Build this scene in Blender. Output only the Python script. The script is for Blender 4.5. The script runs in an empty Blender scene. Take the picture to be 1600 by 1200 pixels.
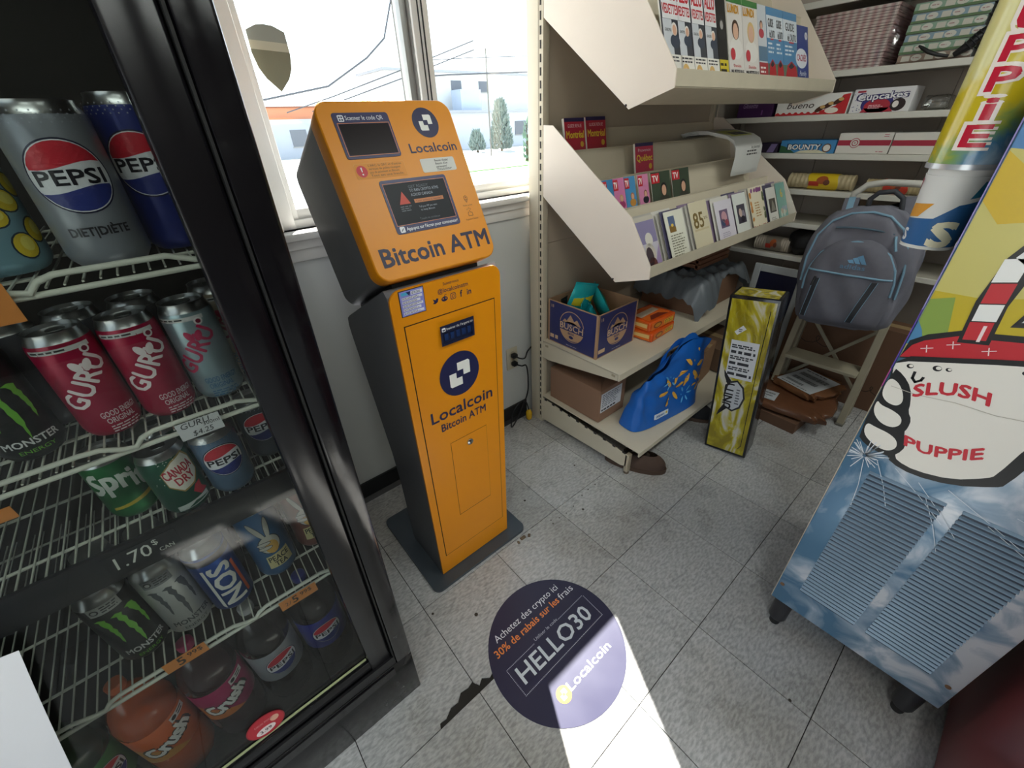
import bpy, bmesh, math, random
from mathutils import Vector, Matrix
from mathutils.geometry import tessellate_polygon
random.seed(7)
SC = bpy.context.scene
COL = SC.collection
# ------------------------------------------------------------------ camera
cam = bpy.data.cameras.new('camera'); cam.sensor_width = 36.0; cam.lens = 36.0*636.32/1600.0
cam.clip_start = 0.02; cam.clip_end = 400
camo = bpy.data.objects.new('camera', cam); COL.objects.link(camo)
rx = Vector((0.76224021, -0.64617961, -0.03797088)); ry = Vector((-0.37001438, -0.38683901, -0.8446567)); rz = Vector((0.53111132, 0.65788107, -0.53395999))
mw = Matrix((rx, -ry, -rz)).transposed().to_4x4(); mw.translation = (-0.82456, -0.46941, 1.31754)
camo.matrix_world = mw
SC.camera = camo
# ------------------------------------------------------------------ sky, sun, exposure
SC.view_settings.view_transform = 'Standard'; SC.view_settings.look = 'None'
SC.view_settings.gamma = 1.0; SC.view_settings.use_curve_mapping = False
SC.view_settings.exposure = 0.18
wd = bpy.data.worlds.new('sky'); SC.world = wd; wd.use_nodes = True
wn = wd.node_tree.nodes; wl = wd.node_tree.links
bg = wn['Background']
tcw = wn.new('ShaderNodeTexCoord'); sepw = wn.new('ShaderNodeSeparateXYZ'); rampw = wn.new('ShaderNodeValToRGB')
wl.new(tcw.outputs['Generated'], sepw.inputs[0]); wl.new(sepw.outputs['Z'], rampw.inputs[0]); wl.new(rampw.outputs[0], bg.inputs['Color'])
rampw.color_ramp.elements[0].position = 0.0; rampw.color_ramp.elements[0].color = (0.92, 0.97, 1.0, 1)
rampw.color_ramp.elements[1].position = 0.9; rampw.color_ramp.elements[1].color = (0.50, 0.72, 1.0, 1)
bg.inputs['Strength'].default_value = 2.6
sun = bpy.data.lights.new('sun', 'SUN'); sun.energy = 33.0; sun.angle = 0.0095; sun.color = (1.0, 0.96, 0.90)
suno = bpy.data.objects.new('sun', sun); COL.objects.link(suno)
suno.rotation_euler = Vector((-0.55, -1.0, -1.12)).to_track_quat('-Z', 'Y').to_euler()
suno.location = (6, 12, 12)

# ------------------------------------------------------------------ materials
def lin(h):
    h = h.lstrip('#'); o = []
    for i in (0, 2, 4):
        c = int(h[i:i+2], 16)/255.0
        o.append(c/12.92 if c <= 0.04045 else ((c+0.055)/1.055)**2.4)
    return (o[0], o[1], o[2], 1.0)
MATS = {}
def M(col, rough=0.5, metal=0.0, noise=0.0, scale=8.0, bump=0.0, spec=0.5, emit=0.0, coat=0.0, rvar=0.0):
    k = (col, rough, metal, noise, scale, bump, spec, emit, coat, rvar)
    if k in MATS: return MATS[k]
    m = bpy.data.materials.new('surface_'+col.lstrip('#')); m.use_nodes = True
    nt = m.node_tree; b = nt.nodes['Principled BSDF']
    b.inputs['Base Color'].default_value = lin(col); b.inputs['Roughness'].default_value = rough
    b.inputs['Metallic'].default_value = metal; b.inputs['Specular IOR Level'].default_value = spec
    b.inputs['Coat Weight'].default_value = coat
    if emit > 0:
        b.inputs['Emission Color'].default_value = lin(col); b.inputs['Emission Strength'].default_value = emit
    if noise > 0 or bump > 0 or rvar > 0:
        tc = nt.nodes.new('ShaderNodeTexCoord'); nz = nt.nodes.new('ShaderNodeTexNoise')
        nz.inputs['Scale'].default_value = scale; nz.inputs['Detail'].default_value = 5.0
        nt.links.new(tc.outputs['Object'], nz.inputs['Vector'])
        if noise > 0:
            mx = nt.nodes.new('ShaderNodeMix'); mx.data_type = 'RGBA'
            c = lin(col)
            mx.inputs['A'].default_value = tuple(max(0, x*(1-noise)) for x in c[:3])+(1,)
            mx.inputs['B'].default_value = tuple(min(1, x*(1+noise)) for x in c[:3])+(1,)
            nt.links.new(nz.outputs['Fac'], mx.inputs['Factor']); nt.links.new(mx.outputs['Result'], b.inputs['Base Color'])
        if rvar > 0:
            mr = nt.nodes.new('ShaderNodeMapRange'); mr.inputs['To Min'].default_value = max(0.02, rough-rvar); mr.inputs['To Max'].default_value = rough+rvar
            nt.links.new(nz.outputs['Fac'], mr.inputs['Value']); nt.links.new(mr.outputs['Result'], b.inputs['Roughness'])
        if bump > 0:
            bp = nt.nodes.new('ShaderNodeBump'); bp.inputs['Strength'].default_value = bump; bp.inputs['Distance'].default_value = 0.003
            nt.links.new(nz.outputs['Fac'], bp.inputs['Height']); nt.links.new(bp.outputs['Normal'], b.inputs['Normal'])
    MATS[k] = m
    return m
def glass_mat(name, tint=(1, 1, 1), base=0.04, rough=0.0):
    if name in MATS: return MATS[name]
    m = bpy.data.materials.new(name); m.use_nodes = True; nt = m.node_tree; nt.nodes.clear(); L = nt.links.new
    def math_(op, a=None, b=None):
        n = nt.nodes.new('ShaderNodeMath'); n.operation = op
        for i, q in enumerate((a, b)):
            if q is None: continue
            if isinstance(q, (int, float)): n.inputs[i].default_value = q
            else: L(q, n.inputs[i])
        return n.outputs[0]
    out = nt.nodes.new('ShaderNodeOutputMaterial'); mx = nt.nodes.new('ShaderNodeMixShader'); tr = nt.nodes.new('ShaderNodeBsdfTransparent')
    gl = nt.nodes.new('ShaderNodeBsdfGlossy'); geo = nt.nodes.new('ShaderNodeNewGeometry'); vm = nt.nodes.new('ShaderNodeVectorMath'); vm.operation = 'DOT_PRODUCT'
    gl.inputs['Roughness'].default_value = rough; tr.inputs['Color'].default_value = tint+(1,)
    L(geo.outputs['Incoming'], vm.inputs[0]); L(geo.outputs['Normal'], vm.inputs[1])
    k = math_('ADD', math_('MULTIPLY', math_('POWER', math_('SUBTRACT', 1.0, math_('ABSOLUTE', vm.outputs['Value'])), 5.0), 1-base), base)
    L(k, mx.inputs[0]); L(tr.outputs[0], mx.inputs[1]); L(gl.outputs[0], mx.inputs[2])
    L(mx.outputs[0], out.inputs[0]); MATS[name] = m
    return m
# ------------------------------------------------------------------ mesh builder
def rrect(x0, y0, x1, y1, r, n=5):
    p = []
    for cx, cy, a in ((x1-r, y0+r, -90), (x1-r, y1-r, 0), (x0+r, y1-r, 90), (x0+r, y0+r, 180)):
        for i in range(n+1):
            t = math.radians(a+90*i/n); p.append((cx+r*math.cos(t), cy+r*math.sin(t)))
    return p
class MB:
    def __init__(s): s.v = []; s.f = []; s.m = []
    def add(s, vs, fs, m=0):
        o = len(s.v); s.v += [tuple(p) for p in vs]; s.f += [[i+o for i in f] for f in fs]; s.m += [m]*len(fs); return s
    def box(s, x0, x1, y0, y1, z0, z1, m=0):
        return s.add([(x0,y0,z0),(x1,y0,z0),(x1,y1,z0),(x0,y1,z0),(x0,y0,z1),(x1,y0,z1),(x1,y1,z1),(x0,y1,z1)],
                     [(0,3,2,1),(4,5,6,7),(0,1,5,4),(1,2,6,5),(2,3,7,6),(3,0,4,7)], m)
    def rbox(s, x0, x1, y0, y1, z0, z1, b=0.004, seg=2, m=0):
        bm = bmesh.new(); bmesh.ops.create_cube(bm, size=1)
        for v in bm.verts: v.co = ((x0+x1)/2+v.co.x*(x1-x0), (y0+y1)/2+v.co.y*(y1-y0), (z0+z1)/2+v.co.z*(z1-z0))
        bmesh.ops.bevel(bm, geom=bm.edges[:], offset=b, segments=seg, profile=0.5, affect='EDGES')
        bm.verts.index_update()
        s.add([v.co[:] for v in bm.verts], [[v.index for v in f.verts] for f in bm.faces], m); bm.free(); return s
    def prism(s, poly, axis, a, b, m=0):
        n = len(poly); ar = sum(poly[i][0]*poly[(i+1) % n][1]-poly[(i+1) % n][0]*poly[i][1] for i in range(n))
        if ar < 0: poly = poly[::-1]
        if axis == 'x': f = lambda p, t: (t, p[0], p[1])
        elif axis == 'y': f = lambda p, t: (p[0], t, p[1])
        else: f = lambda p, t: (p[0], p[1], t)
        lo, hi = (a, b) if a < b else (b, a)
        if axis == 'y': lo, hi = hi, lo
        vs = [f(p, lo) for p in poly]+[f(p, hi) for p in poly]
        fs = [list(range(n))[::-1], [n+i for i in range(n)]]+[(i, (i+1) % n, n+(i+1) % n, n+i) for i in range(n)]
        return s.add(vs, fs, m)
    def tube(s, pts, r, seg=8, m=0, closed=False):
        pts = [Vector(p) for p in pts]; n = len(pts); rs = r if isinstance(r, (list, tuple)) else [r]*n
        vs = []; up = None
        for i, p in enumerate(pts):
            if closed: d = pts[(i+1) % n]-pts[i-1]
            else: d = pts[min(i+1, n-1)]-pts[max(i-1, 0)]
            d.normalize()
            if up is None:
                up = d.orthogonal().normalized()
            else:
                up = (up-d*up.dot(d)); up = up.normalized() if up.length > 1e-6 else d.orthogonal().normalized()
            w = d.cross(up)
            for k in range(seg):
                a = 2*math.pi*k/seg; vs.append(p+(up*math.cos(a)+w*math.sin(a))*rs[i])
        fs = []
        for i in range(n if closed else n-1):
            j = (i+1) % n
            for k in range(seg): fs.append((i*seg+k, i*seg+(k+1) % seg, j*seg+(k+1) % seg, j*seg+k))
        if not closed: fs += [list(range(seg))[::-1], [(n-1)*seg+k for k in range(seg)]]
        return s.add(vs, fs, m)
    def lathe(s, prof, seg=24, m=0, c=(0, 0, 0), cap=True):
        vs = []; fs = []; n = len(prof)
        for r, z in prof:
            for k in range(seg):
                a = 2*math.pi*k/seg; vs.append((c[0]+r*math.cos(a), c[1]+r*math.sin(a), c[2]+z))
        for i in range(n-1):
            for k in range(seg): fs.append((i*seg+k, i*seg+(k+1) % seg, (i+1)*seg+(k+1) % seg, (i+1)*seg+k))
        if cap:
            fs += [list(range(seg))[::-1], [(n-1)*seg+k for k in range(seg)]]
        return s.add(vs, fs, m)
    def grid(s, fn, nu, nv, m=0, closeu=False):
        vs = [fn(i/(nu if closeu else nu-1), j/(nv-1)) for j in range(nv) for i in range(nu)]; fs = []
        for j in range(nv-1):
            for i in range(nu if closeu else nu-1):
                fs.append((j*nu+i, j*nu+(i+1) % nu, (j+1)*nu+(i+1) % nu, (j+1)*nu+i))
        return s.add(vs, fs, m)
    def xf(s, mat, start=0):
        s.v = s.v[:start]+[tuple(mat @ Vector(p)) for p in s.v[start:]]; return s
def obj(name, mb, mats, parent=None, smooth=0, loc=None, rot=None):
    me = bpy.data.meshes.new(name); me.from_pydata(mb.v, [], mb.f)
    if not isinstance(mats, (list, tuple)): mats = [mats]
    for m in mats: me.materials.append(m)
    if len(mats) > 1: me.polygons.foreach_set('material_index', mb.m)
    if smooth:
        me.polygons.foreach_set('use_smooth', [True]*len(me.polygons)); me.update()
        me.set_sharp_from_angle(angle=math.radians(smooth))
    me.update()
    o = bpy.data.objects.new(name, me); COL.objects.link(o)
    if parent: o.parent = parent
    if loc: o.location = loc
    if rot: o.rotation_euler = rot
    return o
def tag(o, label, cat, group=None):
    o['label'] = label; o['category'] = cat
    if group: o['group'] = group
    return o
def struct(o): o['kind'] = 'structure'; return o
def thing(name, label, cat, loc=(0, 0, 0), rot=(0, 0, 0), group=None):
    o = bpy.data.objects.new(name, None); COL.objects.link(o); o.empty_display_size = 0.05
    o.location = loc; o.rotation_euler = rot
    return tag(o, label, cat, group)
def clone(o, parent, loc=None, rot=None):
    c = o.copy(); COL.objects.link(c); c.parent = parent
    if loc is not None: c.location = loc
    if rot is not None: c.rotation_euler = rot
    return c
def mid(p, q, t): return tuple(a+(b-a)*t for a, b in zip(p, q))
# ------------------------------------------------------------------ flat print (lettering, logos, covers)
TXT = {}
def text_mesh(sx, bold):
    k = (sx, bold)
    if k in TXT: return TXT[k]
    cu = bpy.data.curves.new('lettering', 'FONT'); cu.body = sx; cu.resolution_u = 2; cu.offset = bold; cu.fill_mode = 'FRONT' if hasattr(cu, 'fill_mode') else 'BOTH'
    o = bpy.data.objects.new('lettering', cu); COL.objects.link(o)
    dg = bpy.context.evaluated_depsgraph_get(); dg.update(); me = bpy.data.meshes.new_from_object(o.evaluated_get(dg))
    me.calc_loop_triangles()
    vs = [(v.co.x, v.co.y) for v in me.vertices]; ts = [tuple(t.vertices) for t in me.loop_triangles]
    bpy.data.objects.remove(o); bpy.data.curves.remove(cu); bpy.data.meshes.remove(me)
    if vs:
        x0 = min(v[0] for v in vs); x1 = max(v[0] for v in vs)
    else: x0 = x1 = 0
    TXT[k] = (vs, ts, x0, x1); return TXT[k]
CAP = 0.69
def smooth(pts, n=2):
    for _ in range(n):
        o = []
        for a, b in zip(pts, pts[1:]+pts[:1]): o += [(a[0]*0.75+b[0]*0.25, a[1]*0.75+b[1]*0.25), (a[0]*0.25+b[0]*0.75, a[1]*0.25+b[1]*0.75)]
        pts = o
    return pts
class Print:
    def __init__(s): s.it = []
    def tri(s, vs, ts, col, l):
        s.it.append((vs, ts, col, l)); return s
    def poly(s, pts, col, l=1):
        ts = tessellate_polygon([[Vector((p[0], p[1], 0)) for p in pts]]); return s.tri([tuple(p[:2]) for p in pts], ts, col, l)
    def rect(s, x0, y0, x1, y1, col, l=1): return s.poly([(x0, y0), (x1, y0), (x1, y1), (x0, y1)], col, l)
    def rr(s, x0, y0, x1, y1, r, col, l=1): return s.poly(rrect(x0, y0, x1, y1, r, 3), col, l)
    def ell(s, cx, cy, a, b, col, l=1, n=24, rot=0):
        c, d = math.cos(rot), math.sin(rot)
        return s.poly([(cx+a*math.cos(t)*c-b*math.sin(t)*d, cy+a*math.cos(t)*d+b*math.sin(t)*c) for t in [2*math.pi*i/n for i in range(n)]], col, l)
    def line(s, pts, w, col, l=2, closed=False):
        P = list(pts)+([pts[0]] if closed else [])
        for a, b in zip(P[:-1], P[1:]):
            dx, dy = b[0]-a[0], b[1]-a[1]; L = math.hypot(dx, dy) or 1e-9; nx, ny = -dy/L*w/2, dx/L*w/2; ex, ey = dx/L*w*0.4, dy/L*w*0.4
            s.poly([(a[0]+nx-ex, a[1]+ny-ey), (a[0]-nx-ex, a[1]-ny-ey), (b[0]-nx+ex, b[1]-ny+ey), (b[0]+nx+ex, b[1]+ny+ey)], col, l)
        return s
    def text(s, t, x, y, h, col, l=3, align='l', bold=0.0, rot=0.0, width=None, skew=0.0, warp=None):
        if bold > 0:
            q = bold*h*0.75
            for n_, (bx_, by_) in enumerate(((-q, -q), (q, q), (-q, q), (q, -q))): s.text(t, x+bx_, y+by_, h, col, l+0.1*n_, align, 0.0, rot, width, skew, warp)
            return s
        vs, ts, x0, x1 = text_mesh(t, 0.0); k = h/CAP; kx = k
        if width and x1 > x0: kx = width/(x1-x0)
        W = (x1-x0)*kx; ox = {'l': 0, 'c': -W/2, 'r': -W}[align]; c, d = math.cos(rot), math.sin(rot); o = []
        for p in vs:
            a = (p[0]-x0)*kx+ox; b = p[1]*k; a += b*skew
            if warp: a, b = warp(a, b)
            o.append((x+a*c-b*d, y+a*d+b*c))
        return s.tri(o, ts, col, l)
    def para(s, x0, y0, x1, y1, n, col, l=2, ragged=0.3, fill=0.45):
        st = (y1-y0)/n; rnd = random.Random(int((x0*7+y0*13)*9999))
        for i in range(n):
            e = x1-(x1-x0)*ragged*rnd.random(); yb = y1-st*(i+1)+st*(1-fill)/2; x = x0
            while x < e-1e-6:
                w = st*(0.8+1.8*rnd.random()); s.rect(x, yb, min(e, x+w), yb+st*fill, col, l); x += w+st*0.4
        return s
    def build(s, name, parent, fn, maxlen=None, rough=0.4, coat=0.0):
        V = []; Fc = []; mi = []; cols = []
        for vs, ts, col, l in s.it:
            if col not in cols: cols.append(col)
            ci = cols.index(col); tris = [tuple(vs[i] for i in t) for t in ts]
            if maxlen:
                out = []; st = tris[:]
                while st:
                    a, b, c = st.pop(); e = [math.dist(a, b), math.dist(b, c), math.dist(c, a)]; mxe = max(e)
                    if mxe <= maxlen: out.append((a, b, c)); continue
                    if e[0] == mxe: mm = ((a[0]+b[0])/2, (a[1]+b[1])/2); st += [(a, mm, c), (mm, b, c)]
                    elif e[1] == mxe: mm = ((b[0]+c[0])/2, (b[1]+c[1])/2); st += [(a, b, mm), (a, mm, c)]
                    else: mm = ((a[0]+c[0])/2, (a[1]+c[1])/2); st += [(a, b, mm), (mm, b, c)]
                tris = out
            for t in tris:
                ar = (t[1][0]-t[0][0])*(t[2][1]-t[0][1])-(t[2][0]-t[0][0])*(t[1][1]-t[0][1])
                if ar < 0: t = (t[0], t[2], t[1])
                o = len(V); V += [tuple(fn(p[0], p[1], l)) for p in t]; Fc.append((o, o+1, o+2)); mi.append(ci)
        me = bpy.data.meshes.new(name); me.from_pydata(V, [], Fc)
        for c in cols: me.materials.append(c if not isinstance(c, str) else M(c, rough, coat=coat))
        me.polygons.foreach_set('material_index', mi); me.update()
        o = bpy.data.objects.new(name, me); COL.objects.link(o); o.parent = parent; return o
EPS = 0.0002
def plane(P, u, v):
    P = Vector(P); u = Vector(u).normalized(); v = Vector(v).normalized(); n = u.cross(v)
    return lambda x, y, l: P+u*x+v*y+n*(l*EPS)
def cyl(r, z0, a0, rf=None):
    def f(x, y, l):
        R = (rf(y) if rf else r)+l*EPS; a = a0+x/r; return (R*math.cos(a), R*math.sin(a), z0+y)
    return f
WHITE = '#f2f2ee'; BLACK = '#141416'; NAVY = '#23264f'
def coin_logo(p, cx, cy, r, disc=NAVY, fg=WHITE, l=2):
    p.ell(cx, cy, r, r, disc, l, 36); q = r*0.30
    p.poly([(cx-q*0.35, cy-q*0.35+q*0.9), (cx-q*0.35, cy+q*1.75), (cx+q*1.5, cy+q*1.75), (cx+q*1.75, cy+q*1.5), (cx+q*1.75, cy-q*0.35), (cx+q*0.6, cy-q*0.35), (cx+q*0.6, cy+q*0.55)], fg, l+1)
    p.poly([(cx+q*0.35, cy+q*0.35-q*0.9), (cx+q*0.35, cy-q*1.75), (cx-q*1.5, cy-q*1.75), (cx-q*1.75, cy-q*1.5), (cx-q*1.75, cy+q*0.35), (cx-q*0.6, cy+q*0.35), (cx-q*0.6, cy-q*0.55)], fg, l+1)
# ================================================================== ROOM
T = 0.305; WY = 0.89; X0, X1 = -3.05, 2.135; Y0 = -3.35; ZC = 2.6
def floor_mat(name, base, joint=False):
    m = bpy.data.materials.new(name); m.use_nodes = True; nt = m.node_tree; b = nt.nodes['Principled BSDF']; L = nt.links.new
    geo = nt.nodes.new('ShaderNodeNewGeometry'); oi = nt.nodes.new('ShaderNodeObjectInfo')
    n1 = nt.nodes.new('ShaderNodeTexNoise'); n1.inputs['Scale'].default_value = 9; n1.inputs['Detail'].default_value = 6
    mp = nt.nodes.new('ShaderNodeMapping'); mp.inputs['Rotation'].default_value = (0, 0, 0.5); mp.inputs['Scale'].default_value = (60, 150, 1)
    n2 = nt.nodes.new('ShaderNodeTexNoise'); n2.inputs['Scale'].default_value = 1.0; n2.inputs['Detail'].default_value = 3
    n3 = nt.nodes.new('ShaderNodeTexNoise'); n3.inputs['Scale'].default_value = 2.2; n3.inputs['Detail'].default_value = 7
    for q in (n1, n3): L(geo.outputs['Position'], q.inputs['Vector'])
    L(geo.outputs['Position'], mp.inputs['Vector']); L(mp.outputs[0], n2.inputs['Vector'])
    r = nt.nodes.new('ShaderNodeValToRGB'); c = lin(base)
    r.color_ramp.elements[0].position = 0.36; r.color_ramp.elements[0].color = tuple(x*0.80 for x in c[:3])+(1,)
    r.color_ramp.elements[1].position = 0.63; r.color_ramp.elements[1].color = tuple(min(1, x*1.22) for x in c[:3])+(1,)
    L(n2.outputs['Fac'], r.inputs[0])
    mx = nt.nodes.new('ShaderNodeMix'); mx.data_type = 'RGBA'; mx.blend_type = 'MULTIPLY'
    r3 = nt.nodes.new('ShaderNodeValToRGB'); r3.color_ramp.elements[0].position = 0.33; r3.color_ramp.elements[0].color = (0.66, 0.62, 0.55, 1)
    r3.color_ramp.elements[1].position = 0.55; r3.color_ramp.elements[1].color = (1, 1, 1, 1)
    L(n3.outputs['Fac'], r3.inputs[0]); mx.inputs['Factor'].default_value = 0.75
    L(r.outputs[0], mx.inputs['A']); L(r3.outputs[0], mx.inputs['B'])
    hs = nt.nodes.new('ShaderNodeHueSaturation'); mr = nt.nodes.new('ShaderNodeMapRange'); mr.inputs['To Min'].default_value = 0.92; mr.inputs['To Max'].default_value = 1.07
    L(oi.outputs['Random'], mr.inputs['Value']); L(mr.outputs[0], hs.inputs['Value']); L(mx.outputs['Result'], hs.inputs['Color']); L(hs.outputs[0], b.inputs['Base Color'])
    rr = nt.nodes.new('ShaderNodeMapRange'); rr.inputs['To Min'].default_value = 0.16; rr.inputs['To Max'].default_value = 0.42
    L(n1.outputs['Fac'], rr.inputs['Value']); L(rr.outputs[0], b.inputs['Roughness'])
    bm_ = nt.nodes.new('ShaderNodeBump'); bm_.inputs['Strength'].default_value = 0.12; bm_.inputs['Distance'].default_value = 0.002
    L(n2.outputs['Fac'], bm_.inputs['Height']); L(bm_.outputs[0], b.inputs['Normal'])
    return m
TILE = floor_mat('vinyl_tile', '#aeaeae')
fl = struct(obj('floor', MB().box(X0, X1, Y0, WY, -0.08, -0.004), M('#26221e', 0.9, noise=0.3, scale=20)))
tb = MB(); g = 0.0011; tb.box(g, T-g, g, T-g, -0.004, 0)
tile0 = None
nx0, nx1 = int(math.floor(X0/T)), int(math.ceil(X1/T)); ny0, ny1 = int(math.floor(Y0/T)), int(math.ceil(WY/T))
chip = MB()   # the two tiles with the broken edge
for i in range(nx0, nx1):
    for j in range(ny0, ny1):
        a, b = i*T, j*T
        xa, xb = max(a+g, X0), min(a+T-g, X1); ya, yb = max(b+g, Y0), min(b+T-g, WY)
        if xb-xa < 0.02 or yb-ya < 0.02: continue
        if (i, j) == (-2, 0):     # lower edge chewed away near its lower left corner
            pts = [(-0.61+g, 0+g), (-0.61+g+0.0, 0.0)]
            poly = [(-0.61+g, 0.305-g), (-0.61+g, 0.030), (-0.60, 0.014), (-0.585, 0.024), (-0.567, 0.010), (-0.55, 0.016), (-0.53, 0.004), (-0.51, g), (-0.305-g, g), (-0.305-g, 0.305-g)]
            obj('tile', MB().prism(poly, 'z', -0.004, 0), TILE, fl)
        elif (i, j) == (-3, 0):
            poly = [(-0.915+g, g), (-0.735, g), (-0.73, 0.012), (-0.712, 0.010), (-0.69, 0.022), (-0.668, 0.02), (-0.65, 0.034), (-0.628, 0.03), (-0.61-g, 0.034), (-0.61-g, 0.305-g), (-0.915+g, 0.305-g)]
            obj('tile', MB().prism(poly, 'z', -0.004, 0), TILE, fl)
        elif abs((xb-xa)-(T-2*g)) < 1e-6 and abs((yb-ya)-(T-2*g)) < 1e-6:
            if tile0 is None: tile0 = obj('tile', tb, TILE, fl, loc=(a, b, 0))
            else: clone(tile0, fl, loc=(a, b, 0))
        else:
            obj('tile', MB().box(xa, xb, ya, yb, -0.004, 0), TILE, fl)
WALL = M('#cfd2d0', 0.6, noise=0.05, scale=3, bump=0.05)
wx0, wx1, wz0, wz1 = -0.585, 0.62, 1.085, 2.15
w = MB(); w.box(X0, wx0, WY, WY+0.16, 0, ZC).box(wx1, X1+0.12, WY, WY+0.16, 0, ZC).box(wx0, wx1, WY, WY+0.16, 0, wz0).box(wx0, wx1, WY, WY+0.16, wz1, ZC)
struct(obj('wall_window', w, WALL))
struct(obj('wall_right', MB().box(X1, X1+0.12, Y0, WY, 0, ZC), M('#b9b4ac', 0.7, noise=0.06)))
wl_ = MB(); sy0, sy1, sz0, sz1 = -2.75, -0.25, 0.35, 2.25
wl_.box(X0-0.12, X0, Y0-0.12, sy0, 0, ZC).box(X0-0.12, X0, sy1, WY+0.16, 0, ZC).box(X0-0.12, X0, sy0, sy1, 0, sz0).box(X0-0.12, X0, sy0, sy1, sz1, ZC)
struct(obj('wall_left', wl_, M('#c9c4ba', 0.7, noise=0.06)))
w2 = struct(bpy.data.objects.new('added_window', None)); COL.objects.link(w2); w2.location = (X0, 0, 0)  # assumed window, out of view, added to light the left-facing surfaces
f2 = MB().box(-0.08, 0.0, sy0, sy0+0.05, sz0, sz1).box(-0.08, 0.0, sy1-0.05, sy1, sz0, sz1).box(-0.08, 0.0, sy0, sy1, sz0, sz0+0.05).box(-0.08, 0.0, sy0, sy1, sz1-0.05, sz1).box(-0.08, 0.0, -1.52, -1.47, sz0, sz1)
obj('frame', f2, M('#8f8f8c', 0.4, 0.5), w2)
for a_, b_ in ((sy0+0.05, -1.52), (-1.47, sy1-0.05)): obj('pane', MB().box(-0.045, -0.040, a_, b_, sz0+0.05, sz1-0.05), glass_mat('window_glass', (0.98, 0.99, 0.985), 0.03), w2)
struct(obj('wall_front', MB().box(X0, X1+0.12, Y0-0.12, Y0, 0, ZC), M('#4f4942', 0.7, noise=0.2)))
struct(obj('ceiling', MB().box(X0-0.12, X1+0.12, Y0-0.12, WY+0.16, ZC, ZC+0.1), M('#a8a59c', 0.8, noise=0.04)))
bb = MB().box(-0.72, 0.36, WY-0.010, WY-0.0005, 0, 0.085).prism([(WY-0.010, 0.0), (WY-0.010, 0.012), (WY-0.028, 0.0)], 'x', -0.72, 0.36)
struct(obj('baseboard_window', bb, M('#1b1c1f', 0.45, noise=0.3)))
# window: white vinyl frame, two sliding sashes, mullion, sill and apron
FRAME = M('#e6e4df', 0.35, noise=0.04, scale=4); ALU = M('#a9a9a6', 0.4, 0.6, noise=0.1)
win = struct(bpy.data.objects.new('window_1', None)); COL.objects.link(win); win.location = (0, WY, wz0)
fr = MB()
for x0_, x1_, y0_, y1_ in ((wx0, wx0+0.045, -0.004, 0.10), (wx0+0.045, wx0+0.085, 0.02, 0.10), (wx0+0.085, wx0+0.105, 0.045, 0.09), (wx1-0.06, wx1, -0.004, 0.10)):
    fr.rbox(x0_, x1_, y0_, y1_, 0, wz1-wz0, 0.004)
fr.rbox(wx0, wx1, -0.004, 0.10, wz1-wz0-0.07, wz1-wz0, 0.004)
obj('frame', fr, FRAME, win, 30)
sr = MB().rbox(wx0+0.06, wx1-0.06, 0.03, 0.095, 0.0, 0.022, 0.003).rbox(wx0+0.08, wx1-0.06, 0.05, 0.095, 0.022, 0.05, 0.003)
obj('bottom_rail', sr, FRAME, win, 30)
ml = MB().rbox(-0.022, 0.034, 0.02, 0.09, 0.02, wz1-wz0-0.05, 0.003)
obj('mullion', ml, FRAME, win, 30)
st = MB().rbox(-0.046, -0.024, 0.045, 0.085, 0.02, wz1-wz0-0.05, 0.002).box(-0.024, -0.021, 0.03, 0.05, 0.03, wz1-wz0-0.05)
obj('sash_stile', st, ALU, win, 30)
tr = MB().box(-0.003, 0.0, 0.017, 0.0205, 0.02, wz1-wz0-0.05).box(0.010, 0.0135, 0.017, 0.0205, 0.02, wz1-wz0-0.05)
obj('sash_gasket', tr, M('#2b2b2d', 0.6), win)
gp = glass_mat('window_glass', (0.98, 0.99, 0.985), 0.03)
obj('pane', MB().box(wx0+0.10, -0.04, 0.066, 0.070, 0.045, wz1-wz0-0.06), gp, win)
obj('pane', MB().box(0.018, wx1-0.055, 0.056, 0.060, 0.045, wz1-wz0-0.06), gp, win)
si = MB().rbox(wx0-0.05, wx1, -0.045, 0.035, -0.022, 0.0, 0.006).rbox(wx0-0.03, wx1, -0.022, 0.0, -0.05, -0.022, 0.004).rbox(wx0-0.03, wx1, -0.012, 0.0, -0.085, -0.05, 0.004)
obj('sill', si, FRAME, win, 30)
# shield-shaped sticker on the pane, seen from behind
sh = [(-0.045, 0.055), (-0.02, 0.066), (0.0, 0.068), (0.02, 0.066), (0.045, 0.055), (0.046, 0.01), (0.040, -0.02), (0.028, -0.042), (0.0, -0.070), (-0.028, -0.042), (-0.040, -0.02), (-0.046, 0.01)]
sd = thing('shield_sticker', 'grey olive shield-shaped sticker on the window pane above the ATM', 'sticker', (-0.424, WY+0.0655, 1.490))
obj('sticker_back', MB().prism(sh, 'y', -0.002, 0.0), M('#77755f', 0.5, noise=0.15, scale=14), sd)
obj('sticker_band', MB().prism([(-0.0455, 0.018), (0.0455, 0.014), (0.0455, 0.032), (-0.0455, 0.036)], 'y', -0.003, -0.002), M('#b5b19c', 0.5), sd)
tp = [p for p in sh if p[1] >= 0.05]
obj('sticker_crown', MB().prism([(-0.0455, 0.036), (0.0455, 0.032)]+tp[::-1], 'y', -0.003, -0.002), M('#8c8f86', 0.5), sd)
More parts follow.
